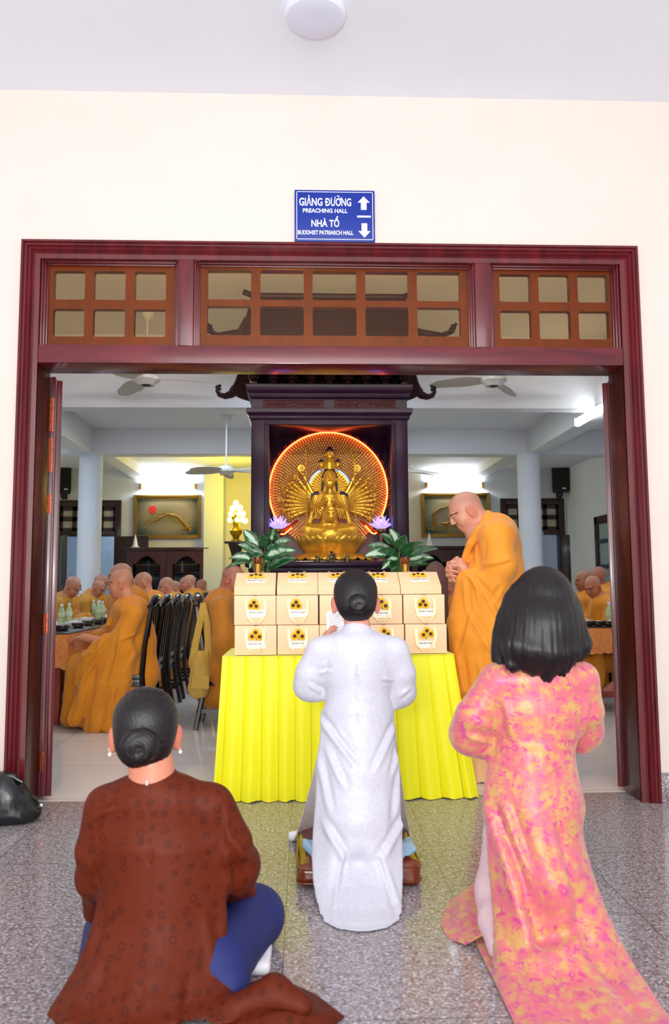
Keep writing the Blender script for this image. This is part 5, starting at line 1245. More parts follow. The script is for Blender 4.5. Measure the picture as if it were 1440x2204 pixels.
def make_chair(label):
    t = thing('dining_chair', label, 'chair', (0, 0, 0), 0, 'black dining chairs')
    MB().box(-.22, .22, -.22, .2, .42, .465).build('seat', M_CHAIR, t, bevel=.012)
    MB().box(-.2, .2, -.2, -.18, .36, .42).box(-.2, .2, .17, .19, .36, .42).box(-.2, -.18, -.2, .19, .36, .42).box(.18, .2, -.2, .19, .36, .42).build('seat_rail', M_CHAIR, t, bevel=.004)
    for x in (-.19, .19): MB().tube([(x, -.19, .43), (x, -.19, .2), (x*1.03, -.2, 0)], [.026, .021, .019], 4).build('leg', M_CHAIR, t, bevel=.004)
    for x in (-.19, .19):
        MB().tube([(x*1.03, .26, 0), (x, .21, .25), (x, .19, .46), (x, .21, .7), (x*.98, .25, .95), (x*.9, .265, 1.06)], [.02, .022, .026, .023, .022, .018], 6, flat=1.5).build('back_post', M_CHAIR, t)
    m = MB(); m.tube([(-.2, .25, 1.02), (-.12, .265, 1.055), (-.05, .27, 1.085), (.05, .27, 1.085), (.12, .265, 1.055), (.2, .25, 1.02)], [.022, .034, .04, .04, .034, .022], 10); m.build('crest_rail', M_CHAIR, t)
    for x in (-.1, 0, .1): MB().tube([(x*.9, .195, .48), (x, .215, .68), (x*1.0, .245, .93), (x*.95, .265, 1.06)], [.016, .021, .021, .02], 6, flat=.5, up=(0, 1, 0)).build('back_slat', M_CHAIR, t)
    MB().box(-.18, .18, .185, .205, .5, .54).build('lower_rail', M_CHAIR, t, bevel=.004)
    for x in (-.19, .19): MB().box(x-.012, x+.012, -.19, .23, .14, .17).build('stretcher', M_CHAIR, t)
    return t
RA, RB = -PI/2, PI/2      # facing left, facing right
AX = -1.62
rowA = [2.5, 3.1, 3.72, 4.36, 5.1, 5.9, 6.7, 7.5, 8.3]
ordw = ('nearest', 'second', 'third', 'fourth', 'fifth', 'sixth', 'seventh', 'eighth', 'farthest')
ch0 = make_chair('x')
for i, y in enumerate(rowA):
    lb = 'black lacquered dining chair, %s of the row along the aisle' % ordw[i]
    if i == 0: ch0.location = (AX+.07, y, 0); ch0.rotation_euler = (0, 0, RA); ch0['label'] = lb
    else: dup(ch0, (AX+.07, y, 0), RA, lb)
dup(ch0, (-.65, 2.52, 0), RB, 'black lacquered dining chair with a mustard cloth bag hanging on its back')
rbY = [5.35, 6.05, 6.75, 7.4, 8.1]
for i, y in enumerate(rbY[:0]): pass
hands_side = 1
mA = seated_monk('x', 1, M_ROBE, .12, .0, .06, 'lap')
mB_ = seated_monk('x', 2, M_ROBE2, .5, .0, .16, 'table'); mC = seated_monk('x', 3, M_ROBE, .3, .25, .1, 'table', skin=(190, 128, 100)); mG = seated_monk('x', 4, M_ROBE, .3, .1, .08, 'lap', glasses=True)
used = set()
def put(src, x, y, rz, label, z=0, sc=1):
    if src.name in used: o = copy_tree(src)
    else: o = src; used.add(src.name)
    o.location = (x, y, z); o.rotation_euler = (0, 0, rz); o['label'] = label; o.scale = (sc,)*3; return o
for i, (y, src, dx, sc, lab) in enumerate([(3.08, mA, .02, 1.075, 'tall monk directly behind the nearest saffron monk, only his head top showing'), (3.72, mC, -.02, .99, 'monk in saffron with a grey shaved head, third from the front along the aisle'), (4.36, mG, 0, 1.03, 'monk in saffron wearing wire glasses, fourth from the front along the aisle'), (5.8, mG, .0, 1.0, 'monk in saffron wearing wire glasses farther back along the aisle'), (6.6, mC, -.02, .97, 'monk in saffron behind the farther monk with glasses'), (7.4, mA, .02, 1.04, 'monk in saffron far along the aisle, third from the end'), (8.2, mB_, 0, 1.03, 'monk in mustard robe far along the aisle, second from the end'), (9.0, mC, .05, 1.0, 'monk in saffron at the far end of the aisle row')]):
    put(src, AX+dx, y, RA, lab, 0, sc)
mD = seated_monk('x', 6, M_ROBE2, .55, -.15, .2, 'table', skin=(196, 132, 104))
for (y, x, src, sc, lab) in [(5.0, -3.36, mD, .99, 'monk at the left edge of the doorway, mostly hidden by the door edge'), (5.62, -3.25, mD, 1.0, 'bowed monk in mustard robe, first in the far side row of the left table'), (6.3, -3.3, mC, 1.02, 'monk in saffron facing right, second in the far side row of the left table'), (7.0, -3.28, mD, .99, 'bowed monk in mustard robe, third in the far side row of the left table'), (7.7, -3.3, mC, 1.05, 'tall monk in saffron before the left column'), (8.7, -3.3, mB_, .96, 'monk in mustard robe right of the left column, behind the nearest monk')]:
    put(src, x, y, RB, lab, 0, sc)
mR1 = seated_monk('x', 8, M_ROBE, .1, .1, .05, 'table', skin=(160, 100, 74)); mR2 = seated_monk('x', 9, M_ROBE, .45, .55, .16, 'table', skin=(190, 122, 90))
for (y, x, src, sc, lab) in [(4.1, 3.42, mR2, .98, 'monk in saffron looking down at his food beside the right door edge'), (5.7, 3.95, mR1, 1.08, 'monk behind the one looking down, only his dark head top showing'), (4.78, 3.42, mR1, 1.03, 'dark skinned monk in profile at the right dining table'), (5.4, 3.38, mC, 1.0, 'monk partly hidden by the hair of the woman in pink')]:
    put(src, x, y, RA, lab, 0, sc)
for i, (x, y) in enumerate(((3.43, 4.1), (3.43, 4.78), (3.45, 5.4))): dup(ch0, (x, y, 0), RA, 'black lacquered dining chair under the %s monk at the right table' % ('nearest seated', 'profile', 'farthest')[i])
for i, y in enumerate((5.0, 5.62, 6.3, 7.0, 7.7, 8.7)): dup(ch0, (-3.37, y, 0), RB, 'black lacquered dining chair, %s of the left table far side row' % ordw[i])
# row C monk with glasses, facing right, beside the yellow table
mQ = seated_monk('elderly monk in brown-saffron robe with glasses beside the gift boxes', 12, m_cloth('bronze_robe', rgb(186, 116, 18)), .5, -.15, .0, 'lap', glasses=True, low=False, skin=(186, 118, 92), res=.01)
used.add(mQ.name); mQ.location = (-.70, 2.5, 0); mQ.rotation_euler = (0, 0, RB); mQ.scale = (1.05,)*3
mX = put(mC, 1.42, 2.5, RA-.3, 'monk behind the standing monk, only a cheek and ear in view', 0, .98)
# brown round backed chair behind the boxes
p = at(930, 1262, 2.2); rc = thing('round_back_chair', 'brown chair with rounded padded back behind the right end of the boxes', 'chair', (p[0]+.03, 2.2, 0)); M_BRC = mat('brown_leatherette', rgb(104, 66, 58), .4)
MB().prism([(.105*math.cos(a)*1.0, 1.22+.17*math.sin(a)) for a in np.linspace(0, PI, 17)]+[(-.1, .6), (.1, .6)], lambda u, v, w_: (u, w_, v), -.02, .03).build('backrest', M_BRC, rc, bevel=.012); MB().box(-.2, .2, -.42, .0, .42, .48).build('seat', M_BRC, rc, bevel=.015)
for x in (-.17, .17):
    for y in (-.38, -.02): MB().tube([(x, y, .42), (x*1.05, y, 0)], .016, 8).build('leg', M_CHAIR, rc)
MB().box(-.1, .1, -.01, .02, .42, .62).build('back_support', M_CHAIR, rc)

# ------------------------------------------------------------------ nearest monk of the left table: custom draped robe
def near_monk():
    Yc = 2.5; P = lambda px, py, dy=0: at(px, py, Yc+dy)-np.array([at(230, 1570, 2.45)[0], 2.45, 0])
    t = thing('person', 'nearest seated monk in saffron, long sleeve draped to the floor, at the left table', 'person', (at(230, 1570, 2.45)[0], 2.45, 0), 0, 'seated monks')
    Rh = rotm(0, 0, RA+.05)@rotm(.14, 0, 0); hc_ = P(259, 1257); s = 1.05
    B = SD(); head_sdf(B, hc_, s, Rh, .02, 1.06); B.cap(hc_+Rh@np.array([0, .03, -.05]), P(278, 1300), .062, .075, .03).path([P(285, 1320), P(285, 1440)], [.14, .15], .03)
    for dy in (-.19, .17):
        B.path([P(286, 1318, dy), P(245, 1385, dy), P(180, 1372, dy*.4)], [.05, .043, .032], .02); hand(B, P(184, 1371, dy*.4), (-1, .1, -.1), (0, 0, 1), 1 if dy < 0 else -1, .95, .4)
    b = B.build('body', M_SKIN, t, .0065); paint_skin(b, (212, 146, 112), [(hc_, Rh, s)])
    D = SD()
    D.path([P(287, 1450), P(288, 1380), P(283, 1325)], [.185, .19, .175], .05).ell(P(281, 1311), (.125, .23, .085), k=.06).ell(P(275, 1295), (.08, .085, .05), rotm(0, .35, 0), .03)
    D.cap(P(255, 1302, -.05), P(232, 1345, -.1), .02, .022, .02).cap(P(268, 1290, -.09), P(300, 1300, -.13), .02, .02, .02)
    D.path([P(287, 1322, -.2), P(258, 1380, -.24), P(218, 1392, -.2)], [.085, .095, .075], .05)
    # sleeve falling from the forearm to the floor
    for (a, b_, c_, ra, rb) in (((236, 1385), (196, 1450), (160, 1548), .05, .06), ((250, 1392), (225, 1470), (205, 1566), .06, .055), ((262, 1400), (245, 1480), (232, 1562), .07, .06), ((275, 1410), (262, 1470), (256, 1530), .07, .05), ((225, 1388), (185, 1415), (172, 1470), .05, .04)):
        D.path([P(*a, -.23), P(*b_, -.25), P(*c_, -.22)], [ra, (ra+rb)/2, rb], .07)
    D.path([P(255, 1405, -.15), P(215, 1470, -.16), P(205, 1560, -.14)], [.12, .12, .1], .06).path([P(230, 1400, -.12), P(190, 1440, -.12), P(178, 1545, -.1)], [.08, .1, .08], .06).path([P(262, 1400, -.1), P(262, 1480, -.12), P(248, 1540, -.1)], [.12, .1, .08], .06)
    D.path([P(215, 1400, -.1), P(165, 1440, -.05), P(150, 1545, -.02)], [.07, .075, .08], .05).path([P(240, 1430, .0), P(170, 1425, .05), P(158, 1540, .05)], [.14, .11, .1], .06)
    D.path([P(286, 1322, .2), P(262, 1385, .22), P(215, 1390, .16)], [.085, .09, .07], .05).cap(P(300, 1450, .0), P(270, 1520, .0), .17, .14, .06)
    D.cap(P(205, 1440, -.3), P(178, 1545, -.28), .02, .02, .03, 's').cap(P(238, 1430, -.34), P(220, 1545, -.32), .016, .018, .03, 's').cap(P(262, 1350, -.34), P(290, 1420, -.3), .014, .014, .03, 's')
    D.ell(hc_+np.array([0, 0, -.03]), (.09, .07, .09), k=.012, op='s')
    D.box(np.array([0, 0, -.5]), (2, 2, .497), k=.004, op='s')
    o = np.array(t.location); NF = [(240, 1345, 215, 1390, 2.3, .012, .016), (262, 1350, 250, 1420, 2.3, -.012, .016), (225, 1395, 182, 1470, 2.3, .014, .018), (240, 1420, 200, 1540, 2.3, .014, .02), (190, 1440, 176, 1500, 2.3, .012, .014), (262, 1400, 240, 1470, 2.3, .012, .016), (255, 1470, 235, 1560, 2.3, .012, .018), (290, 1400, 262, 1450, 2.3, -.012, .016), (300, 1360, 270, 1375, 2.3, .01, .012), (270, 1300, 245, 1340, 2.3, .01, .01), (176, 1420, 160, 1480, 2.3, .012, .014), (165, 1500, 150, 1550, 2.3, .01, .012), (206, 1400, 184, 1412, 2.3, .012, .012)]
    D.build('robe', m_cloth('deep_saffron_robe', rgb(218, 136, 10), .06), t, .0095, disp=lambda V, N: creased(folds(V, N, .003, 22, 3)+o, N, NF)-o)
near_monk()
# bag on the chair of the monk with glasses
M_BAG = m_cloth('mustard_canvas', rgb(190, 152, 62)); Yb = 2.28; P = lambda px, py, dy=0: at(px, py, Yb+dy)
bg_ = thing('cloth_bag', 'mustard cloth shoulder bag hanging from the back of a dark chair', 'bag', tuple(P(428, 1500)))
D = SD(); D.path([P(431, 1420), P(430, 1455), P(428, 1478)], [.075, .085, .08], .04).ell(P(427, 1485), (.085, .06, .07), k=.03).cap(P(443, 1430), P(446, 1400), .04, .02, .03).cap(P(414, 1425), P(409, 1432), .03, .02, .03); D.build('pouch', M_BAG, bg_, .01, True, disp=lambda V, N: V+N*(.004*np.sin(V[:, 0]*60+V[:, 2]*25))[:, None])
for a in (((437, 1298), (430, 1340), (418, 1400), (412, 1430)), ((437, 1298), (446, 1340), (448, 1390), (446, 1425))):
    m = MB(); m.tube([P(*a[0], .02), P(*a[1]), P(*a[2]), P(*a[3])], [.022, .028, .03, .03], 8, flat=.25, up=(0, 1, 0)); m.build('strap', M_BAG, bg_, world=True)
D = SD(); D.box(P(431, 1470, -.075), (.075, .012, .055), rd=.01); D.build('pocket', M_BAG, bg_, .006, True)
# robe and bare crossed feet of a monk hidden behind the right door
t = thing('person', 'monk behind the right door edge, only robe hem and bare crossed feet showing', 'person', (3.4, 3.25, 0), 0, 'seated monks')
P = lambda px, py, Y=3.0: at(px, py, Y)-np.array([3.4, 3.25, 0])
B = SD(); B.path([(-.05, 0, 1.0), (-.05, 0, .6)], [.13, .14], .03); head_sdf(B, (-.12, 0, 1.2), 1.0, rotm(0, 0, RA)); B.cap((-.07, 0, 1.02), (-.1, 0, 1.12), .06, .06, .03)
for (a, b_, c_) in (((1345, 1458), (1318, 1476), (1298, 1487)), ((1345, 1490), (1312, 1492), (1288, 1494))):
    B.path([P(*a), P(*b_), P(*c_)], [.045, .036, .024], .015)
    B.path([(-.05, 0, .6), (-.38, -.15, .52), P(*a)], [.1, .08, .05], .03)
    for k in range(4): B.cap(P(*c_)+np.array([0, (k-1.5)*.016, -.005]), P(c_[0]-6, c_[1]+3)+np.array([0, (k-1.5)*.018, -.008]), .011, .008, .006)
b = B.build('body', M_SKIN, t, .008); paint_skin(b, (206, 140, 120), [((-.12, 0, 1.2), rotm(0, 0, RA), 1)])
D = SD(); D.path([(0, 0, .5), (-.02, 0, .95)], [.2, .18], .05).ell((-.05, 0, 1.0), (.12, .23, .1), k=.05).cap((0, .05, .5), P(1300, 1425, 3.15), .14, .1, .05).path([P(1285, 1412), P(1290, 1450), P(1288, 1484)], [.06, .065, .045], .04).path([P(1262, 1420), P(1270, 1460), P(1273, 1486)], [.05, .05, .04], .04); D.build('robe', M_ROBE, t, .011, disp=lambda V, N: folds(V, N, .007, 30, 5))

# bottles, bowls, trays and cups on the two tables
M_MILK = NT('pale_green_drink').p(Base_Color=rgb(196, 222, 168), Roughness=.15, Transmission_Weight=.25).m; M_CAP = mat('white_cap', rgb(232, 236, 240), .4, 0, 0); M_BLBL = mat('bottle_label', rgb(214, 228, 190), .4, 0, .1, 60)
M_STEEL = mat('brushed_steel', rgb(176, 172, 166), .22, .95, .04); M_PORC = mat('white_porcelain', rgb(232, 234, 238), .2, 0, 0); M_CLEAR = NT('clear_plastic').p(Base_Color=rgb(232, 240, 240), Roughness=.1, Transmission_Weight=.6, Alpha=.6).m
TT_ = DT+.0045
def on_table(px, py): return onfloor(px, py, TT_)
def bottle():
    t = thing('drink_bottle', 'x', 'bottle', (0, 0, 0), 0, 'pale green drink bottles')
    MB().lathe([(.028, 0), (.032, .006), (.032, .05), (.029, .06), (.032, .07), (.032, .12), (.028, .135), (.018, .155), (.013, .165), (.013, .176)], 20).build('body', M_MILK, t)
    MB().lathe([(.0325, .075), (.0325, .118)], 20).build('label', M_BLBL, t); MB().lathe([(.0145, .172), (.0148, .196), (.013, .198)], 16).build('cap', M_CAP, t); return t
b0 = bottle()
spots = [(132, 1345, 'leftmost in front'), (148, 1341, 'second from left in front'), (144, 1331, 'behind the two front ones, left'), (156, 1328, 'behind the two front ones, right'), (201, 1325, 'left of the far cluster'), (211, 1333, 'front of the far cluster'), (213, 1326, 'back of the far cluster'), (220, 1332, 'right of the far cluster'), (238, 1322, 'beside the elbow of the nearest monk')]
for i, (px, py, w_) in enumerate(spots):
    p = on_table(px, py); o = b0 if i == 0 else dup(b0, (0, 0, 0)); o.location = p; o['label'] = 'pale green white-capped bottle on the left table, '+w_; o.scale = (1.12,)*3
for px, py, w_ in ((1243, 1344, 'beside the hair of the woman in pink'), (1313, 1344, 'close to the right door edge')):
    dup(b0, on_table(px, py), 0, 'pale green drink bottle on the right table, '+w_, None, 1.12)
def bowl(): 
    t = thing('steel_bowl', 'x', 'bowl', (0, 0, 0), 0, 'steel food bowls'); MB().lathe([(.035, 0), (.05, .008), (.062, .03), (.066, .046), (.07, .048), (.064, .045), (.055, .02), (.001, .012)], 28).build('shell', M_STEEL, t); MB().lathe([(.056, .034), (.03, .044), (.001, .046)], 20).build('food', mat('rice_and_greens', rgb(206, 204, 180), .7, 0, .3, 90), t); return t
w0 = bowl(); bl = [(134, 1357, 'nearest at the left corner'), (113, 1357, 'cut off by the left door edge'), (168, 1351, 'third from the corner'), (190, 1346, 'fourth from the corner'), (210, 1342, 'fifth from the corner'), (228, 1338, 'close to the nearest monk')]
for i, (px, py, w_) in enumerate(bl):
    o = w0 if i == 0 else dup(w0, (0, 0, 0)); o.location = on_table(px, py); o['label'] = 'steel bowl on the left table, '+w_
for px, py, w_ in ((1267, 1347, 'left of three in view'), (1289, 1347, 'middle of three in view'), (1312, 1347, 'right of three in view')): dup(w0, on_table(px, py), 0, 'steel bowl at the near end of the right table, '+w_)
def tray(): 
    t = thing('serving_tray', 'x', 'tray', (0, 0, 0), 0, 'white trays'); MB().box(-.15, .15, -.1, .1, 0, .006).box(-.15, .15, -.1, -.092, 0, .02).box(-.15, .15, .092, .1, 0, .02).box(-.15, -.142, -.1, .1, 0, .02).box(.142, .15, -.1, .1, 0, .02).build('tray_body', M_PORC, t, bevel=.003)
    MB().ell((-.05, 0, .012), (.06, .05, .018), 14, 8).ell((.07, .02, .012), (.05, .04, .022), 14, 8).build('wrapped_food', mat('film_wrapped_food', rgb(226, 226, 222), .2, 0, .2, 40), t); return t
tr0 = tray(); tl = [(120, 1345, 'at the left door edge'), (160, 1341, 'behind the front bottles'), (182, 1334, 'in the middle of the table'), (228, 1329, 'farther along')]
for i, (px, py, w_) in enumerate(tl):
    o = tr0 if i == 0 else dup(tr0, (0, 0, 0)); p = on_table(px, py); p[2] += .0; o.location = p; o.rotation_euler = (0, 0, 1.5+i*.1); o['label'] = 'white tray of wrapped food on the left table, '+w_
for px, py, w_ in ((1262, 1335, 'left one beside the stacked cups'), (1304, 1334, 'right one near the door edge')): dup(tr0, on_table(px, py), .1, 'white tray of wrapped food on the right table, '+w_)
def cup():
    t = thing('plastic_cup', 'x', 'cup', (0, 0, 0), 0, 'clear plastic cups'); MB().lathe([(.03, 0), (.042, .05), (.044, .052), (.041, .05), (.029, .004)], 20).build('cup_wall', M_CLEAR, t); MB().lathe([(.044, .05), (.046, .054), (.03, .06), (.001, .06)], 20).build('lid', M_CLEAR, t); return t
c0 = cup(); cl2 = [(168, 1328, 'left table, beside the cluster of front bottles', 0), (172, 1326, 'left table, just right of the other cup', 0), (228, 1322, 'left table, near the elbow of the nearest monk', 0), (1268, 1330, 'right table, lower of the stacked pair', 0), (1268, 1330, 'right table, upper of the stacked pair', .062), (1278, 1334, 'right table, right of the stacked pair', 0)]
for i, (px, py, w_, dz) in enumerate(cl2):
    o = c0 if i == 0 else dup(c0, (0, 0, 0)); p = on_table(px, py); p[2] += dz; o.location = p; o['label'] = 'clear lidded cup, '+w_
# ------------------------------------------------------------------ standing monk
def sheet(D, rows, th=.02, curve=0., wave=None, k=.03, box=None):
    """hanging cloth given by photo rows (py, left px, right px, depth) - blended into a solid"""
    Z_, XL, XR, YY = [], [], [], []
    for py, a, b, Y in rows:
        A = at(a, py, Y); B_ = at(b, py, Y); Z_.append((A[2]+B_[2])/2); XL.append(A[0]); XR.append(B_[0]); YY.append(Y)
    o = np.argsort(Z_); Z_, XL, XR, YY = [np.array(q)[o] for q in (Z_, XL, XR, YY)]
    sl = np.gradient(YY, Z_)
    def f(X, Y, Z):
        zl = np.interp(Z, Z_, XL); zr = np.interp(Z, Z_, XR); yc = np.interp(Z, Z_, YY); s_ = np.interp(Z, Z_, sl)
        cx = (zl+zr)/2; hw = (zr-zl)/2; u = (X-cx)/np.maximum(hw, .01); ys = yc+curve*u*u
        if wave is not None: ys = ys+wave(u, Z)
        d = np.maximum(np.abs(Y-ys)/np.sqrt(1+s_*s_)-th, np.abs(X-cx)-hw); return np.maximum(d, np.maximum(Z_[0]-Z, Z-Z_[-1]))
    e = .12
    D.fn(f, (XL.min()-.05, YY.min()-e, Z_[0]-.01), (XR.max()+.05, YY.max()+e+abs(curve), Z_[-1]+.01), k); return D
MONK_FOLDS = [(1040, 1214, 988, 1234, .4, .012, .012), (1002, 1232, 1045, 1290, .4, .014, .014), (1045, 1290, 1076, 1342, .4, .014, .018), (999, 1250, 1003, 1320, .4, .012, .012), (1003, 1320, 984, 1405, .4, -.012, .014), (1018, 1250, 1032, 1305, .4, .012, .013), (1034, 1165, 1031, 1210, .4, .012, .01), (1012, 1330, 1034, 1372, .4, .012, .016), (1034, 1372, 1062, 1416, .4, .012, .018), (988, 1415, 1002, 1492, .4, .012, .014), (1088, 1205, 1043, 1217, .4, .012, .012), (1022, 1400, 1040, 1490, .4, .011, .016), (1070, 1260, 1050, 1300, .4, -.010, .014), (1048, 1112, 1020, 1152, .4, .006, .006), (1054, 1122, 1026, 1162, .4, -.006, .006)]
def standing_monk():
    Y0 = .58; P = lambda px, py, Y=Y0: at(px, py, Y)
    t = thing('person', 'standing monk in amber robe, head bowed and hands clasped, beside the gift boxes', 'person', tuple(P(1040, 1690)*np.array([1, 1, 0])))
    RL = np.array(rootloc(t)); R = np.column_stack([(0, -1, 0), (.857, 0, .515), (-.515, 0, .857)]); hc_ = P(1000, 1102); s = 1.0
    B = SD(); H = head_sdf(B, hc_, s, R, .02, 1.12)
    B.ell(H(0, .03, .03), np.array([.08, .098, .085])*s, R, .02)
    B.cap(H(0, .035, -.03), P(1052, 1142), .07, .085, .04).path([P(1060, 1165), P(1060, 1300), P(1045, 1500)], [.13, .15, .13], .03)
    B.cap(H(0, .0, -.1), P(1022, 1152), .045, .06, .04)
    # both hands clasped: palms facing, fingers folded over each other
    wn, wf = P(1008, 1238, .49), P(1008, 1238, .62)
    B.path([P(1068, 1165, .42), P(1075, 1245, .4), wn], [.05, .045, .03], .02).path([P(1068, 1165, .78), P(1070, 1245, .78), wf], [.05, .045, .03], .02)
    B.path([P(1006, 1237, .49), P(990, 1214, .505)], [.034, .036], .02).path([P(1006, 1237, .61), P(990, 1214, .595)], [.034, .036], .02)
    for i, (y0, dx) in enumerate(((1211, 0), (1222, -3), (1233, -2), (1244, 3))):
        B.path([P(990, y0-2, .50), P(972+dx, y0-1, .50), P(965+dx, y0+1, .535), P(968+dx, y0+2, .58), P(980+dx, y0+4, .60)], [.0125, .0118, .011, .0105, .0095], .005)
        B.path([P(988, y0+4, .60), P(970+dx, y0+5, .60), P(964+dx, y0+6, .565), P(966+dx, y0+6, .52), P(975+dx, y0+6, .487), P(983+dx, y0+7, .478)], [.0125, .0118, .011, .0105, .0095, .0088], .005)
    B.path([P(996, 1206, .515), P(983, 1203, .53), P(973, 1208, .55)], [.0135, .0115, .009], .008).path([P(994, 1208, .585), P(984, 1201, .57), P(977, 1204, .555)], [.013, .011, .009], .008)
    b = B.build('body', M_SKIN, t, .0035, True); paint_skin(b, (212, 150, 126), [(hc_, R, s)], rootloc(t))
    D = SD()
    D.path([P(1066, 1150), P(1062, 1230), P(1050, 1330), P(1042, 1480)], [.135, .185, .185, .17], .06)
    D.ell(P(1066, 1152), (.13, .22, .1), rotm(0, .25, 0), .07)
    # collar band crossing over at the chest
    for dy, r in ((-.085, .02), (.085, .02)): D.path([P(1050, 1106, Y0+dy*.3), P(1046, 1116, Y0+dy*.9), P(1032, 1140, Y0+dy*1.25), P(1012, 1170, Y0+dy*1.0), P(1000, 1205, Y0+dy*.5)], [.024, .024, .024, .024, .022], .02)
    D.path([P(1066, 1155, .41), P(1076, 1215, .385), P(1062, 1250, .4), P(1012, 1243, .47)], [.10, .105, .09, .052], .05)
    D.path([P(1066, 1155, .76), P(1072, 1240, .78), P(1012, 1243, .63)], [.10, .10, .05], .05)
    # hanging sleeves
    for (a, b_, c_, Ya, ra, rb) in (((1000, 1250), (982, 1330), (992, 1395), .47, .042, .03), ((1006, 1252), (990, 1360), (996, 1480), .46, .05, .045), ((1022, 1256), (1014, 1370), (1018, 1486), .43, .06, .05), ((1042, 1262), (1040, 1380), (1044, 1486), .42, .07, .055), ((1064, 1262), (1066, 1380), (1066, 1478), .43, .08, .06), ((1084, 1240), (1088, 1360), (1086, 1470), .5, .09, .07),
                                   ((1002, 1250), (980, 1340), (990, 1470), .66, .05, .045), ((1030, 1256), (1015, 1380), (1020, 1486), .72, .08, .06)):
        D.path([P(*a, Ya), P(*b_, Ya-.01), P(*c_, Ya+.01)], [ra, (ra+rb)*.55, rb], .05)
    D.cap(P(1100, 1180), P(1095, 1460), .05, .08, .08)
    D.ell(hc_+R@np.array([0, .0, -.02]), np.array([.086, .1, .12]), R, .01, 's')
    D.box(P(1040, 1498)-np.array([0, 0, .5]), (1, 1, .5), k=.006, op='s')
    D.build('robe', M_ROBE3, t, .008, True, disp=lambda V, N: creased(folds(V-RL, N, .0025, 16, 9)+RL, N, MONK_FOLDS))
    D = SD(); D.path([P(1043, 1470), P(1035, 1560)], [.17, .18], .05).cap(P(1000, 1490, .5), P(1003, 1560, .5), .04, .05, .05); D.box(P(1040, 1558)-np.array([0, 0, .5]), (1, 1, .5), k=.004, op='s'); D.build('under_robe', m_cloth('orange_under_robe', rgb(236, 142, 40)), t, .009, True, disp=lambda V, N: folds(V-RL, N, .006, 8, 4)+RL)
    D = SD(); D.path([P(1036, 1540), P(1036, 1640), P(1034, 1668)], [.15, .15, .155], .05); D.box(P(1040, 1674)-np.array([0, 0, .5]), (1, 1, .5), k=.004, op='s'); D.build('skirt', m_cloth('peach_skirt', rgb(240, 186, 138)), t, .009, True, disp=lambda V, N: folds(V-RL, N, .006, 6, 6)+RL)
    for Y_ in (.5, .68):
        D = SD(); f = P(1046, 1684, Y_); f[2] = .03; D.cap(f, f+np.array([-.1, 0, 0]), .034, .03, .02).ell(f+np.array([-.03, 0, -.01]), (.09, .042, .022)); D.box(f-np.array([0, 0, .53-.002]), (.5, .5, .5), k=.003, op='s'); D.build('shoe', mat('navy_sock', rgb(34, 38, 74), .6), t, .006, True)
standing_monk()

# ------------------------------------------------------------------ hair
def m_hair():
    n = NT('black_hair'); f = n.noise(14, 4, .6, n.co((8, 8, .7))); n.base(n.ramp(f, [(.35, rgb(9, 6, 8)), (.7, rgb(27, 19, 24))])); n.p(Roughness=.4, Specular_IOR_Level=.4, Anisotropic=.5); n.bump(n.noise(60, 3, .6, n.co((9, 9, .5))), .3, .003); return n.m
M_HAIR = m_hair(); M_PEARL = mat('pearl', rgb(236, 230, 226), .12, 0, 0); M_CLIP = mat('clear_hair_clip', rgb(226, 226, 236), .1, .3, 0)
RBK = rotm(0, 0, PI)
def updo(t, hc_, s, bun, br, R=RBK, tiltx=0., part=.5):
    """hair combed back over the skull into a low coiled bun; hc_ head centre, bun centre in world"""
    D = SD(); P = lambda x, y, z: np.array(hc_)+R@(np.array([x, y, z])*s)
    D.ell(P(0, .022, .036), np.array([.096, .102, .094])*s, R, .01).ell(P(0, .05, -.025), np.array([.086, .07, .085])*s, R, .03)
    for q in (-1, 1): D.ell(P(q*.068, -.008, .005), np.array([.022, .05, .048])*s, R, .02)
    D.box(P(0, -.125, -.02), np.array([.12, .062, .085])*s, R, k=.02*s, op='s')
    b = np.array(bun)
    def disp(V, N):
        L = (V-b); a = np.arctan2(L[:, 2], L[:, 0]); r = np.linalg.norm(L[:, [0, 2]], axis=1)
        return V+N*(.0008*np.sin(a*46+r*30+1.5*np.sin(a*5))*np.clip(r/.05, 0, 1))[:, None]
    hr = D.build('hair', M_HAIR, t, .0055, True, disp=disp)
    D = SD(); D.ell(b, (br, br*.8, br*.88), k=.02)
    D.path([b+np.array([br*.75*math.cos(a)*(1-a/16), -br*(.35+.05*a/6), br*.68*math.sin(a)*(1-a/16)]) for a in np.linspace(.6, 9.6, 34)], br*.3, .012)
    def d2(V, N):
        L = V-b; a = np.arctan2(L[:, 2], L[:, 0]); r = np.linalg.norm(L[:, [0, 2]], axis=1); return V+N*(.0014*np.sin(r*900+a*3+np.sin(a*4)))[:, None]
    D.build('bun', M_HAIR, hr, .0045, True, disp=d2)
    return hr
def D_ear(B, H, q, s, R):      # ear standing clear of the combed hair
    B.ell(H(q*.094, .004, -.022), np.array([.013, .021, .036])*s, R@rotm(0, q*.12, q*.5), .012*s).ell(H(q*.097, .0, -.05), np.array([.008, .012, .013])*s, R, .008*s).cap(H(q*.06, .01, -.03), H(q*.092, .008, -.03), .02*s, .012*s, .01*s)
def earring(t, p, r=.0065):
    m = MB(); m.ell(p, r, 12, 8); m.tube([p+np.array([0, 0, r]), p+np.array([0, .0, r+.006])], .0014, 5); m.build('earring', M_PEARL, t, world=True)

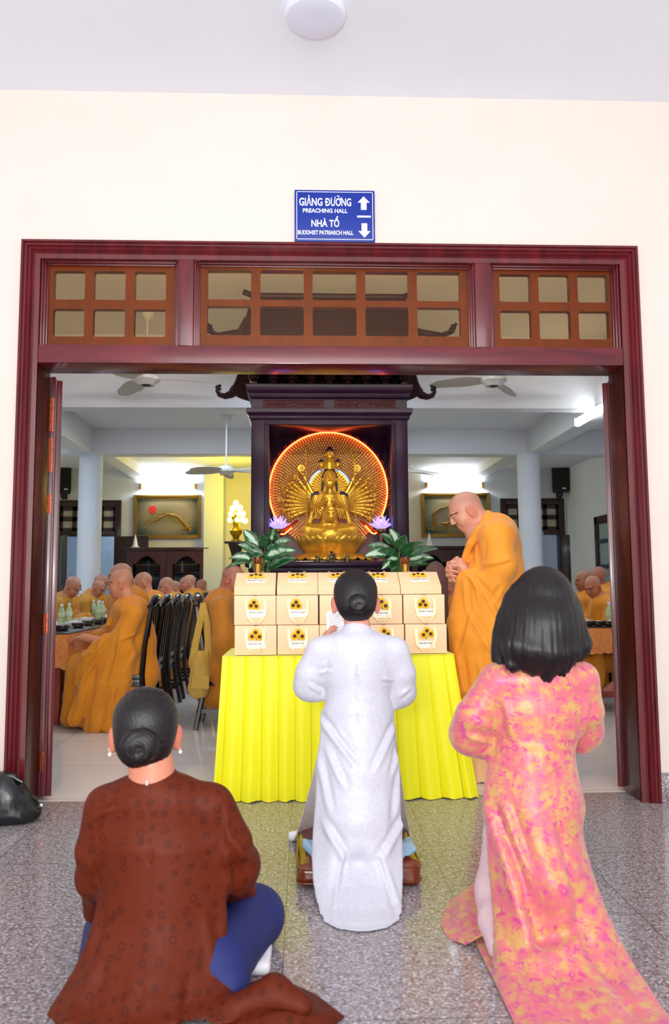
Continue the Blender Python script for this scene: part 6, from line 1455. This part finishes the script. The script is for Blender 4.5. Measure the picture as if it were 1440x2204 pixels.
# ------------------------------------------------------------------ woman in white, kneeling on the cushion
def m_silk(name, base, hi, sc, rough=.42):
    n = NT(name); f = n.noise(sc, 3, .6, None, 2.2); n.base(n.ramp(f, [(.47, base), (.53, hi)])); n.p(Roughness=rough, Sheen_Weight=.2, Specular_IOR_Level=.4); return n.m
M_WSILK = m_silk('white_damask_silk', rgb(199, 199, 213), rgb(206, 206, 219), 40); M_GSILK = m_silk('grey_beige_silk', rgb(206, 198, 196), rgb(216, 208, 206), 26); M_WTR = mat('white_trouser_silk', rgb(236, 234, 242), .5, 0, .02)
def woman_white():
    Y0 = -1.0; P = lambda px, py, Y=Y0: at(px, py, Y)
    t = thing('person', 'kneeling woman in a long white dress with a black bun, reading from a paper sheet', 'person', (.2, -1.0, 0))
    s = .98; R = RBK@rotm(.2, 0, 0); hc_ = P(765, 1291, -.96)
    B = SD(); H = head_sdf(B, hc_, s, R, .02, 1.0)
    for q in (-1, 1): D_ear(B, H, q, s, R)
    B.cap(H(0, .02, -.04), P(770, 1358, -1.0), .052, .056, .03).ell(P(770, 1378), (.09, .05, .025), k=.03).path([P(770, 1400), P(770, 1540)], [.07, .08], .04)
    hl = P(697, 1368, -.78)
    B.path([P(690, 1412), P(664, 1468, -.97), hl+np.array([-.01, -.02, -.07])], [.035, .034, .026], .02)
    hand(B, hl+np.array([-.005, -.015, -.06]), (.25, .25, 1), (-1, -.3, .2), -1, .85, .55)
    B.path([P(850, 1412), P(864, 1485, -.97), P(820, 1420, -.74)], [.035, .034, .026], .02); hand(B, P(815, 1415, -.73), (-.5, .3, .9), (.8, -.5, .2), 1, .85, .5)
    for q in (.14, .28): B.path([(q, -.8, .16), (q, -1.0, .12)], [.045, .03], .02)
    b = B.build('body', M_SKIN, t, .006, True); paint_skin(b, (222, 150, 130), [(hc_, R, s)], rootloc(t), False)
    D = SD()
    D.ell(P(769, 1392, -1.0), (.175, .085, .05), k=.05).ell(P(769, 1378, -1.0), (.12, .075, .035), k=.04).path([P(769, 1420), P(769, 1500), P(771, 1560)], [.1, .1, .1], .06)
    D.ell(P(769, 1440, -1.0), (.155, .1, .14), k=.06).ell(P(771, 1540, -1.0), (.145, .1, .12), k=.06).ell(P(771, 1655, -1.03), (.165, .15, .15), k=.08)
    D.path([P(768, 1356, -1.0), P(768, 1372, -1.0)], [.06, .07], .02)
    D.path([P(688, 1402), P(668, 1450, -.98), P(664, 1476, -.955)], [.058, .062, .06], .04).path([P(664, 1476, -.955), P(682, 1420, -.85), P(690, 1402, -.8)], [.058, .046, .04], .03)
    D.cap(P(664, 1470, -.97), P(684, 1492, -.96), .04, .03, .04)
    D.path([P(852, 1402), P(864, 1450, -.98), P(866, 1490, -.95)], [.058, .06, .055], .04).path([P(866, 1490, -.95), P(838, 1440, -.8)], [.052, .04], .03).cap(P(864, 1485, -.97), P(852, 1512, -.95), .04, .025, .04)
    def wave(u, Z):
        g = np.exp(-(np.maximum(Z-.10, 0)/.06)**2)*np.exp(-(np.maximum(.10-Z, 0)/.06)**2)*np.exp(-(u/(.16+2.6*np.clip(.2-Z, 0, .2)))**2); b2 = np.exp(-((Z-.29)/.07)**2)*np.exp(-(u/.75)**4)
        return .085*g-.025*b2-.008*np.exp(-((np.abs(u)-.62)/.12)**2)*np.clip((.55-Z)/.3, 0, 1)
    sheet(D, [(1540, 694, 850, -1.08), (1600, 690, 853, -1.12), (1660, 684, 860, -1.165), (1740, 679, 868, -1.19), (1800, 674, 872, -1.215), (1860, 671, 874, -1.25), (1915, 674, 874, -1.32), (1955, 681, 872, -1.39), (1978, 690, 868, -1.44), (1993, 696, 862, -1.482)], .013, .10, wave, .035)
    # folds across the small of the back, and a back seam
    D.cap(P(768, 1375, -1.1), P(770, 1560, -1.115), .003, .003, .006, 's')
    D.ell(P(768, 1346, -.985), (.056, .056, .036), k=.006, op='s')
    D.box((.2, -1, -.496), (2, 2, .5), k=.004, op='s')
    WF = [(690, 1556, 762, 1640, -1.1, .012, .012), (704, 1612, 736, 1682, -1.1, .009, .012), (850, 1560, 794, 1644, -1.1, -.011, .012), (858, 1606, 838, 1662, -1.1, -.008, .011), (726, 1572, 764, 1612, -1.1, .006, .009), (698, 1783, 742, 1852, -1.25, .012, .014), (873, 1775, 815, 1840, -1.25, -.012, .014), (745, 1852, 718, 1956, -1.35, .010, .010), (816, 1862, 852, 1960, -1.35, -.010, .010), (686, 1640, 708, 1745, -1.15, .008, .012), (860, 1650, 842, 1760, -1.15, -.007, .012), (690, 1452, 715, 1444, -1.1, .006, .007), (850, 1470, 826, 1462, -1.1, .006, .007), (768, 1376, 770, 1560, -1.1, -.0025, .004), (700, 1420, 690, 1450, -1.0, .006, .008), (664, 1470, 690, 1490, -1.0, .007, .009), (880, 1480, 856, 1500, -1.0, .006, .009)]
    D.build('dress', M_WSILK, t, .0065, True, relax=3, disp=lambda V, N: creased(V, N, WF))
    m = MB()
    def q(py, a, b_, Y, n=14):
        A = at(a, py, Y); B_ = at(b_, py, Y); A[2] = max(A[2], .006); B_[2] = max(B_[2], .006); return [A+(B_-A)*u+np.array([0, .02*math.sin(u*9)*(py-1560)/250, 0]) for u in np.linspace(0, 1, n)]
    m.grid([q(1560, 694, 851, -.96), q(1620, 684, 856, -.92), (q(1690, 668, 866, -.84)), q(1750, 652, 875, -.76), q(1790, 640, 882, -.68), q(1806, 632, 886, -.60), q(1812, 626, 886, -.555)], thick=.006); m.build('front_panel', M_GSILK, t, world=True)
    D = SD()
    for q_ in (.135, .285): D.path([(q_, -.98, .5), (q_, -.8, .2), (q_, -1.02, .13)], [.07, .06, .04], .03)
    D.box((-.045, -.545, .022), (.035, .018, .02), rotm(0, 0, .3), rd=.008).box((.47, -.55, .022), (.03, .018, .018), rotm(0, 0, -.3), rd=.008).cap((-.02, -.56, .03), (.12, -.72, .16), .02, .06, .03).cap((.44, -.58, .03), (.3, -.72, .16), .02, .06, .03)
    D.build('trousers', M_WTR, t, .01, True)
    updo(t, hc_, s, P(771, 1300, -1.075), .042, R)
    for q in (-1, 1): earring(t, H(q*.103, .0, -.066), .0045)
    # paper sheet in her left hand
    ps = thing('paper_sheet', 'white printed paper sheet held up by the woman in white', 'paper', tuple(P(718, 1340, -.74)))
    A, Bq, C_, D_ = P(702, 1318, -.74), P(748, 1300, -.70), P(752, 1372, -.77), P(704, 1376, -.8)
    m = MB(); m.grid([[A+(Bq-A)*u+np.array([0, .01*math.sin(u*PI), 0]) for u in np.linspace(0, 1, 8)], [(A+D_)/2+((Bq+C_)/2-(A+D_)/2)*u+np.array([0, .016*math.sin(u*PI), 0]) for u in np.linspace(0, 1, 8)], [D_+(C_-D_)*u+np.array([0, .01*math.sin(u*PI), 0]) for u in np.linspace(0, 1, 8)]], thick=.0012)
    sh = m.build('sheet', mat('white_paper', rgb(244, 244, 248), .6, 0, 0), ps, world=True)
    m = MB(); nv = np.cross(Bq-A, D_-A); nv /= np.linalg.norm(nv); nv = nv if nv[1] < 0 else -nv
    for k in range(9):
        v = .12+.085*k; L0 = A+(D_-A)*v; L1 = Bq+(C_-Bq)*v; m.tube([L0+(L1-L0)*u+np.array([0, .0135*math.sin(u*PI)-.0025, 0]) for u in np.linspace(.12, .8-.2*(k % 3 == 2), 6)], .0009, 4)
    m.build('print_line', mat('grey_print', rgb(196, 196, 206), .7, 0, 0), sh, world=True)
woman_white()
# cushion and folded cloth under her
M_LEA = NT('brown_leather'); M_LEA.base(M_LEA.ramp(M_LEA.noise(6, 4), [(.3, rgb(86, 30, 12)), (.7, rgb(120, 48, 18))])); M_LEA.p(Roughness=.22, Specular_IOR_Level=.6); M_LEA.bump(M_LEA.noise(18, 4), .25, .01); M_LEA = M_LEA.m
cu = thing('floor_cushion', 'glossy brown leather kneeling cushion under the woman in white', 'cushion', (.215, -.87, 0))
D = SD(); D.box((0, 0, .048), (.245, .27, .047), rd=.03).box((0, 0, .06), (.2, .22, .045), rd=.03, k=.03); D.build('pad', M_LEA, cu, .0075, disp=lambda V, N: V+N*(.004*np.sin(V[:, 0]*22+V[:, 1]*14)*(np.abs(V[:, 2]-.05) > .02))[:, None])
for z in (.022, .078):
    m = MB(); pts = []
    for cx, cy, a0 in ((.215, .24, 0), (-.215, .24, PI/2), (-.215, -.24, PI), (.215, -.24, 1.5*PI)):
        for a in np.linspace(a0, a0+PI/2, 5): pts.append((cx+.031*math.cos(a), cy+.031*math.sin(a), z))
    m.tube(pts+[pts[0]], .005, 6); m.build('piping', M_LEA, cu)
fc = thing('folded_cloth', 'light blue satin cloth lying across the brown cushion', 'cloth', (.21, -1.0, .105))
m = MB(); rows = []
pl_ = [(-.225, -.86, -.0), (-.19, -.95, .02), (-.1, -.98, .01), (.1, -.99, .01), (.2, -.97, .012), (.235, -.95, .018)]
for v in np.linspace(0, 1, 6): rows.append([(x+.005*math.sin(v*6+x*9)+(.04*v if x < -.15 else 0), y+1.0-.02-.16*v*(1-.4*abs(x)*3), .006+z*.6+.012*math.sin(v*PI)+.006*math.sin(x*30+v*5)) for x, y, z in pl_])
m.grid(rows, thick=.008); m.build('cloth', mat('sky_blue_satin', rgb(150, 190, 222), .3, 0, .06, 10), fc, smooth=60)
for x in (-.2, .215):
    D = SD(); D.cap((x, .02, .012), (x*.8, -.12, .012), .022, .016).cap((x*1.05, .04, .022), (x*.85, -.08, .02), .012, .01, .01); D.build('fold', mat('sky_blue_satin', rgb(150, 190, 222), .3, 0, .06, 10), fc, .006)
# ------------------------------------------------------------------ woman in pink
def m_pinkbrocade():
    n = NT('pink_brocade'); v = n.co((1, 1, 1)); f1 = n.noise(24, 4, .62, v, .3); f2 = n.noise(34, 4, .68, n.co((1, 1, 1.3)), .3); f3 = n.noise(9, 2)
    c = n.ramp(f1, [(.4, rgb(206, 100, 116)), (.5, rgb(204, 116, 106)), (.6, rgb(198, 150, 88))])
    c = n.mix(n.ramp(f2, [(.55, (0, 0, 0, 1)), (.60, (.85, .85, .85, 1))]), c, n.mix(f3, rgb(214, 66, 158), rgb(180, 50, 96)))
    n.base(c); n.p(Roughness=.38, Sheen_Weight=.25, Specular_IOR_Level=.5); return n.m
M_PINK = m_pinkbrocade(); M_ROSE = m_silk('pale_rose_silk', rgb(222, 188, 196), rgb(228, 196, 202), 30)
def fold_disp(a, f, zlo, seed):
    R = np.random.default_rng(seed); p = R.uniform(0, 6.28, 4)
    def d(V, N):
        x, y, z = V.T; w_ = np.sin(x*f+z*f*.35+p[0]+1.6*np.sin(z*6+p[1]))+.6*np.sin(x*f*1.9-z*f*.5+p[2]); return V+N*(a*w_*np.clip((zlo-z)/.2, .12, 1))[:, None]
    return d
def woman_pink():
    Y0 = -1.62; P = lambda px, py, Y=Y0: at(px, py, Y)
    t = thing('person', 'kneeling woman in pink and gold brocade dress with shoulder length black hair', 'person', tuple(P(1160, 2000)*np.array([1, 1, 0])))
    RL = np.array(rootloc(t)); s = .95; R = rotm(0, 0, PI-.12)@rotm(.1, 0, 0); hc_ = P(1168, 1302, -1.58)
    B = SD(); H = head_sdf(B, hc_, s, R, .02, 1.0); B.cap(H(0, .02, -.04), P(1165, 1415, -1.6), .05, .055, .03).ell(P(1162, 1455), (.12, .06, .03), k=.04).path([P(1162, 1480), P(1155, 1640)], [.08, .08], .04)
    for (sx_, ex, wx, q) in ((1070, 1010, 1075, -1), (1252, 1268, 1225, 1)):
        B.path([P(sx_, 1470), P(ex, 1570, -1.56), P(wx, 1500, -1.3)], [.035, .034, .026], .02); hand(B, P(wx, 1496, -1.28), (.3*-q, .5, 1), (q, -.3, .1), q, .88, .3)
    for q in (1120, 1200): B.path([P(q, 1900, -1.38), P(q, 1960, -1.68), P(q, 2090, -1.78)], [.05, .045, .03], .02)
    b = B.build('body', M_SKIN, t, .007, True); paint_skin(b, (218, 150, 128), [(hc_, R, s)], RL, False)
    D = SD()
    D.ell(P(1160, 1456), (.185, .085, .05), k=.05).ell(P(1163, 1440), (.11, .07, .04), k=.04).ell(P(1160, 1530), (.165, .1, .15), k=.06).ell(P(1152, 1640), (.135, .1, .13), k=.06).ell(P(1152, 1740, -1.64), (.165, .14, .15), k=.08)
    D.path([P(1163, 1425), P(1163, 1440)], [.056, .07], .02)
    D.path([P(1070, 1468), P(1022, 1545, -1.6), P(1012, 1580, -1.56)], [.062, .068, .064], .04).path([P(1012, 1580, -1.56), P(1040, 1540, -1.42), P(1072, 1500, -1.3)], [.066, .056, .045], .03).cap(P(1012, 1580, -1.57), P(1040, 1604, -1.55), .05, .036, .05)
    D.path([P(1252, 1462), P(1262, 1530, -1.6), P(1264, 1575, -1.55)], [.058, .058, .05], .04).path([P(1264, 1575, -1.55), P(1240, 1520, -1.35)], [.048, .042], .03).cap(P(1262, 1570, -1.57), P(1250, 1606, -1.55), .042, .028, .04)
    def wave(u, Z):
        return .03*np.exp(-((Z-.12)/.07)**2)*np.exp(-(u/.5)**4)-.03*np.exp(-((Z-.27)/.07)**2)*np.exp(-(u/.6)**4)-.012*np.sin(u*8+Z*5)*np.clip((.6-Z)/.35, 0, 1)
    sheet(D, [(1620, 1072, 1228, -1.7), (1680, 1064, 1242, -1.73), (1740, 1057, 1258, -1.76), (1820, 1060, 1278, -1.785), (1900, 1068, 1298, -1.81), (1970, 1076, 1322, -1.84), (2040, 1081, 1352, -1.88), (2100, 1084, 1384, -1.94), (2150, 1090, 1414, -2.02), (2190, 1098, 1444, -2.09), (2212, 1104, 1462, -2.14)], .014, .10, wave, .04)
    D.cap(P(1166, 1450, -1.72), P(1154, 1650, -1.73), .003, .003, .006, 's')
    D.box(RL*np.array([1, 1, 0])+np.array([0, 0, -.496]), (2, 2, .5), k=.004, op='s')
    PF = [(1057, 1745, 1092, 1880, -1.75, .013, .014), (1092, 1880, 1142, 2045, -1.8, .013, .018), (1085, 1730, 1120, 1850, -1.75, .009, .014), (1189, 1775, 1222, 1976, -1.8, .010, .014), (1262, 1710, 1285, 1850, -1.75, -.009, .014), (1093, 1820, 1118, 1930, -1.8, .009, .012), (1146, 2066, 1200, 2058, -1.9, .016, .018), (1200, 2058, 1270, 2030, -1.9, .016, .018), (1110, 2090, 1130, 2200, -2.0, .010, .016), (1290, 2060, 1360, 2190, -2.0, -.010, .018), (1210, 1640, 1165, 1658, -1.7, .005, .008), (1075, 1640, 1120, 1655, -1.7, .005, .008), (1166, 1450, 1154, 1660, -1.7, -.003, .004), (1060, 1500, 1075, 1580, -1.6, -.009, .012), (1000, 1580, 1060, 1596, -1.6, .008, .012), (1010, 1540, 1050, 1560, -1.6, .007, .010), (1248, 1500, 1244, 1590, -1.6, .007, .01)]
    D.build('dress', M_PINK, t, .0075, True, relax=3, disp=lambda V, N: creased(V, N, PF))
    # front panel swept out on the floor to the left
    m = MB(); rows = []
    F0 = [(1030, 1905, .05), (992, 1918, .035), (962, 1935, .012), (950, 1985, .008), (962, 2010, .01), (1000, 2030, .012), (1040, 2020, .03)]
    for v in np.linspace(0, 1, 10):
        r = []
        for px, py, z in F0:
            a = onfloor(px, py, .008+z*.6); c = onfloor(1046, 1965, .03); p = a*(1-v)+c*v; p[2] = .008+z*.7*(1-v)+.05*v+.014*math.sin(v*9+px*.05); r.append(p)
        rows.append(r)
    m.grid(rows, thick=.006); m.build('front_panel', M_PINK, t, world=True, smooth=60)
    m = MB(); m.grid([[P(1064+20*u, 1680, -1.6), P(1064+20*u, 1750, -1.56), P(1052+20*u, 1850, -1.5), P(1040+20*u, 1940, -1.42)] for u in (0, .5, 1)], thick=.006); m.build('front_panel', M_PINK, t, world=True, smooth=60)
    D = SD()
    D.path([P(1092, 1700, -1.62), P(1088, 1800, -1.55), P(1078, 1900, -1.48), P(1080, 1960, -1.45)], [.07, .075, .085, .08], .04).path([P(1075, 1930, -1.47), P(1078, 1985, -1.62), P(1088, 2040, -1.74)], [.085, .075, .06], .04).cap(P(1100, 2100, -1.84), P(1108, 2110, -1.86), .028, .02, .02)
    D.path([P(1200, 1750, -1.55), P(1210, 1930, -1.45), P(1220, 2020, -1.74)], [.075, .075, .06], .04)
    D.box(RL*np.array([1, 1, 0])+np.array([0, 0, -.496]), (2, 2, .5), k=.004, op='s')
    D.build('trousers', M_ROSE, t, .01, True, disp=fold_disp(.003, 30, .5, 6))
    # hair: smooth crown falling to a ragged shoulder length edge
    D = SD(); P3 = lambda x, y, z: hc_+R@(np.array([x, y, z])*s)
    D.ell(P3(0, .022, .042), np.array([.092, .108, .098])*s, R, .01)
    D.path([P(1168, 1300, -1.62), P(1166, 1350, -1.64), P(1160, 1395, -1.655)], [.105, .118, .105], .05)
    for a, b_, c_, r0, r1 in (((1118, 1300, -1.6), (1098, 1370, -1.62), (1082, 1424, -1.63), .06, .025), ((1100, 1340, -1.59), (1080, 1400, -1.6), (1062, 1420, -1.6), .05, .01), ((1135, 1330, -1.66), (1115, 1390, -1.69), (1106, 1430, -1.7), .06, .028), ((1160, 1330, -1.68), (1150, 1400, -1.71), (1145, 1438, -1.71), .06, .026), ((1185, 1330, -1.68), (1185, 1405, -1.71), (1178, 1456, -1.71), .06, .022), ((1205, 1330, -1.65), (1215, 1400, -1.68), (1206, 1448, -1.69), .06, .022), ((1222, 1310, -1.6), (1240, 1380, -1.62), (1236, 1424, -1.63), .05, .016), ((1215, 1330, -1.64), (1246, 1390, -1.64), (1254, 1404, -1.63), .05, .012)):
        D.path([P(*a), P(*b_), P(*c_)], [r0, (r0+r1)*.6, r1], .035)
    D.box(P3(0, -.13, -.05), np.array([.075, .06, .12])*s, R, k=.03, op='s')
    def hd(V, N):
        a = np.arctan2(V[:, 0]-hc_[0], -(V[:, 1]-hc_[1]-.03)); z = V[:, 2]-hc_[2]
        return V+N*((.0006+.0014*np.clip(-z*5, 0, 1))*(np.sin(a*47+z*9+2*np.sin(a*7))+.6*np.sin(a*83-z*14)))[:, None]
    hr = D.build('hair', M_HAIR, t, .0055, True, disp=hd)
    R_ = random.Random(8); m = MB()
    for k in range(70):
        a = R_.uniform(-1.45, 1.45); x0 = 1166+72*math.sin(a)+R_.uniform(-6, 6); y0 = 1385+R_.uniform(-20, 10); Yk = -1.60-.105*math.cos(a); ln = R_.uniform(44, 78)*(1-.25*abs(math.sin(a))); out = 14*math.sin(a)+R_.uniform(-6, 6)
        m.tube([P(x0, y0, Yk), P(x0+out*.3, y0+ln*.6, Yk-.008), P(x0+out, y0+ln, Yk-.004)], [.006, .005, .0008], 5)
    m.build('hair_ends', M_HAIR, hr, world=True)
    m = MB(); m.tube([P(1104, 1262, -1.5), P(1128, 1240, -1.545), P(1165, 1228, -1.56), P(1196, 1240, -1.545), P(1213, 1262, -1.5)], .011, 8, flat=.6); m.build('hair_band', M_BLACK, t, world=True)
    c = P(1196, 1244, -1.57); m = MB(); m.obox(c, (.034, .012, .014), rotm(0, .5, 0)); m.ell(c+np.array([.006, -.008, .0]), .006, 8, 6).ell(c+np.array([-.01, -.008, .008]), .005, 8, 6); m.build('hair_clip', M_CLIP, t, world=True, bevel=0)
woman_pink()

# ------------------------------------------------------------------ woman in brown, sitting cross-legged
def m_brownbrocade():
    n = NT('russet_brocade'); vo = n.n('ShaderNodeTexVoronoi'); vo.inputs['Scale'].default_value = 27; vo.inputs['Randomness'].default_value = .5; n.l(n.co(), vo.inputs['Vector'])
    ring = n.ramp(vo.outputs['Distance'], [(.12, (0, 0, 0, 1)), (.2, (1, 1, 1, 1)), (.3, (1, 1, 1, 1)), (.38, (0, 0, 0, 1))]); f = n.noise(70, 3); f2 = n.noise(5, 2)
    base = n.mix(f, rgb(88, 28, 6), rgb(112, 40, 12)); base = n.mix(n.math('MULTIPLY', f2, .5), base, rgb(70, 20, 5))
    n.base(n.mix(n.math('MULTIPLY', n.math('MULTIPLY', ring, n.math('ADD', f, .1)), .8), base, rgb(58, 16, 10))); n.p(Roughness=.6, Specular_IOR_Level=.2); return n.m
M_BRO = m_brownbrocade(); M_BLUET = m_cloth('royal_blue_trouser', rgb(18, 30, 96), .05, .7, 0)
def woman_brown():
    Y0 = -1.78; P = lambda px, py, Y=Y0: at(px, py, Y-.1)
    t = thing('person', 'woman in a russet brown dress sitting cross-legged with a low black bun and pearl earrings', 'person', tuple(P(330, 2100)*np.array([1, 1, 0])))
    RL = np.array(rootloc(t)); s = 1.02; R = rotm(0, 0, PI+.12)@rotm(.12, 0, 0); hc_ = P(314, 1572, -1.76)
    B = SD(); H = head_sdf(B, hc_, s, R, .02, 1.05); [D_ear(B, H, q, s, R) for q in (-1, 1)]; B.cap(H(0, .025, -.04), P(328, 1672, -1.79), .058, .064, .03).cap(P(328, 1650, -1.8), P(328, 1690, -1.8), .062, .068, .02).ell(P(335, 1705), (.11, .06, .03), k=.04).path([P(335, 1740), P(335, 1950)], [.08, .08], .04)
    for (sx_, ex, ey, wx, wy, q) in ((215, 205, 1880, 270, 1960, -1), (470, 515, 1860, 470, 1920, 1)):
        w_ = P(wx, wy, -1.5); B.path([P(sx_, 1740), P(ex, ey, -1.72), w_], [.035, .034, .026], .02); hand(B, w_, (-q*.6, .9, .05), (0, .1, 1), -q, .9, .4)
    b = B.build('body', M_SKIN, t, .006, True); paint_skin(b, (210, 138, 112), [(hc_, R, s)], RL, False)
    D = SD()
    D.ell(P(336, 1715), (.19, .09, .055), k=.06).ell(P(332, 1692, -1.79), (.105, .075, .035), k=.04).ell(P(335, 1810), (.175, .11, .17), k=.06).ell(P(340, 1960), (.16, .115, .17), k=.07).ell(P(338, 2080, -1.8), (.185, .14, .1), k=.08)
    D.path([P(329, 1668, -1.795), P(330, 1690, -1.795)], [.066, .075], .02)
    D.path([P(225, 1745), P(205, 1830, -1.77), P(206, 1888, -1.72)], [.06, .057, .054], .045).path([P(206, 1888, -1.72), P(235, 1950, -1.55)], [.058, .05], .03)
    D.path([P(462, 1738), P(498, 1815, -1.77), P(512, 1862, -1.72)], [.063, .062, .057], .045).path([P(512, 1862, -1.72), P(470, 1925, -1.52)], [.062, .055], .03).cap(P(512, 1862, -1.72), P(512, 1890, -1.7), .055, .05, .04)
    D.cap(P(205, 1930, -1.62), P(200, 1965, -1.6), .04, .03, .03).cap(P(510, 1905, -1.6), P(535, 1920, -1.55), .035, .025, .03).cap(P(480, 1915, -1.6), P(525, 1918, -1.55), .035, .03, .03)
    def wave(u, Z): return -.014*np.sin(u*7+1)*np.clip((.3-Z)/.25, 0, 1)-.03*np.exp(-((Z-.12)/.07)**2)*np.exp(-(u/.7)**4)
    sheet(D, [(a, b, c, d-.1) for a, b, c, d in [(1840, 215, 470, -1.87), (1920, 205, 478, -1.885), (1990, 192, 482, -1.895), (2060, 165, 485, -1.915), (2110, 142, 487, -1.94), (2160, 112, 490, -1.98), (2200, 84, 494, -2.03), (2215, 74, 498, -2.05)]], .014, .09, wave, .05)
    D.path([P(500, 2170, -1.98), P(590, 2140, -1.96), P(650, 2165, -2.0)], [.03, .05, .03], .05)
    tail = [(480, 2140), (560, 2112), (620, 2118), (680, 2145), (740, 2192), (690, 2230), (560, 2250), (480, 2230)]
    for a, b_, r in (((330, 1700, -1.885), (322, 1990, -1.9), .003),): D.cap(P(*a), P(*b_), r, r, .006, 's')
    D.box(RL*np.array([1, 1, 0])+np.array([0, 0, -.496]), (2, 2, .5), k=.004, op='s')
    BF = [(238, 1719, 298, 1706, -1.9, .006, .007), (210, 1754, 254, 1724, -1.9, .006, .007), (214, 1744, 300, 1716, -1.9, .005, .006), (478, 1735, 484, 1812, -1.9, -.006, .009), (206, 1838, 216, 1900, -1.85, .007, .01), (490, 1815, 500, 1900, -1.85, .009, .012), (500, 1780, 540, 1840, -1.85, .008, .012), (300, 2080, 280, 2200, -2.0, .008, .016), (390, 2090, 400, 2204, -2.0, .008, .014), (220, 2060, 150, 2180, -2.0, .009, .018), (215, 1960, 190, 2050, -1.95, .007, .012), (440, 1960, 470, 2080, -1.95, .006, .014)]
    D.build('dress', M_BRO, t, .0075, True, relax=3, disp=lambda V, N: creased(V, N, BF))
    m = MB(); rows = []
    cpt = onfloor(570, 2190, .05)
    for v in np.linspace(0, 1, 9):
        r = []
        for k, (px, py) in enumerate(tail):
            a = onfloor(px, py, .01); p = a*(1-v)+cpt*v; p[2] = .01+.045*math.sin(v*PI/2)+.012*math.sin(k*1.57)*4*v*(1-v); r.append(p)
        rows.append(r+[r[0]])
    m.grid(rows, thick=.006); m.build('dress_tail', M_BRO, t, world=True, smooth=60)
    m = MB(); m.tube([P(316, 1690, -1.872), P(317, 1680, -1.872)], .0035, 6); m.build('zip_pull', M_CLIP, t, world=True)
    D = SD()
    a, b_ = P(455, 2075, -1.8), P(545, 1972, -1.5); D.path([a, b_], [.115, .095], .04).path([b_, P(520, 2010, -1.42), P(330, 2020, -1.4)], [.09, .075, .06], .04).cap(P(500, 2130, -1.88), a, .05, .09, .05)
    a2, b2 = P(235, 2070, -1.8), P(235, 2010, -1.45); D.path([a2, b2, P(400, 2040, -1.35)], [.09, .08, .06], .04)
    D.cap(P(500, 1985, -1.63), P(535, 2000, -1.6), .012, .006, .02, 's')
    D.box(RL*np.array([1, 1, 0])+np.array([0, 0, -.496]), (2, 2, .5), k=.004, op='s')
    D.build('trousers', M_BLUET, t, .009, True, disp=fold_disp(.0022, 20, .4, 2))
    updo(t, hc_, s, P(303, 1606, -1.878), .056, R)
    for q in (-1, 1): earring(t, H(q*.103, .0, -.066), .0062)
    earring(t, H(.104, -.006, -.05), .0045)
    wc = thing('white_cushion', 'thin white floor cushion peeking out under the knee of the woman in brown', 'cushion', tuple(onfloor(430, 2030)*np.array([1, 1, 0])))
    A = np.array(wc.location); D = SD(); f = onfloor(560, 2050)-A; D.box((f[0]-.16, f[1], .022), (.2, .17, .021), rd=.018); D.build('pad', M_WTR, wc, .009)
woman_brown()

# ------------------------------------------------------------------ black leather bag by the door frame
M_BLEA = NT('black_leather'); M_BLEA.base(rgb(18, 19, 24)); M_BLEA.p(Roughness=.26, Specular_IOR_Level=.6); M_BLEA.bump(M_BLEA.noise(9, 3), .3, .02); M_BLEA = M_BLEA.m
Yg = -.17; P = lambda px, py, dy=0: at(px, py, Yg+dy)
bb = thing('handbag', 'slouchy black leather bag with thin strap on the granite by the left door frame', 'bag', (P(20, 1775)[0], Yg, 0))
D = SD(); D.path([P(-40, 1755), P(0, 1752), P(48, 1752)], [.09, .085, .07], .04).path([P(-30, 1690), P(8, 1688), P(40, 1712)], [.07, .062, .03], .05).ell(P(12, 1725, -.02), (.10, .075, .1), k=.05).cap(P(30, 1672), P(62, 1706), .016, .012, .02).cap(P(55, 1720), P(80, 1748), .03, .02, .03)
D.cap(P(30, 1690, -.1), P(58, 1745, -.09), .014, .014, .03, 's').cap(P(5, 1755, -.12), P(70, 1740, -.1), .012, .014, .03, 's')
D.box((P(20, 1775)[0], Yg, -.497), (2, 2, .5), k=.004, op='s')
D.build('body', M_BLEA, bb, .008, True)
m = MB(); m.tube([P(60, 1712, .0), P(78, 1722, .03), P(88, 1736, .03), P(86, 1752, .0), P(78, 1764, -.02)], .006, 8); m.build('strap', M_BLEA, bb, world=True)
m = MB(); m.grid([[P(-30+a*.9, 1668+max(0, a-60)*.5, d) for a in range(0, 90, 8)] for d in (-.03, 0, .03)], thick=.008); m.build('flap', M_BLEA, bb, world=True)
m = MB(); m.ell(P(89, 1733, .02), .009, 10, 6); m.build('ring', M_CLIP, bb, world=True)
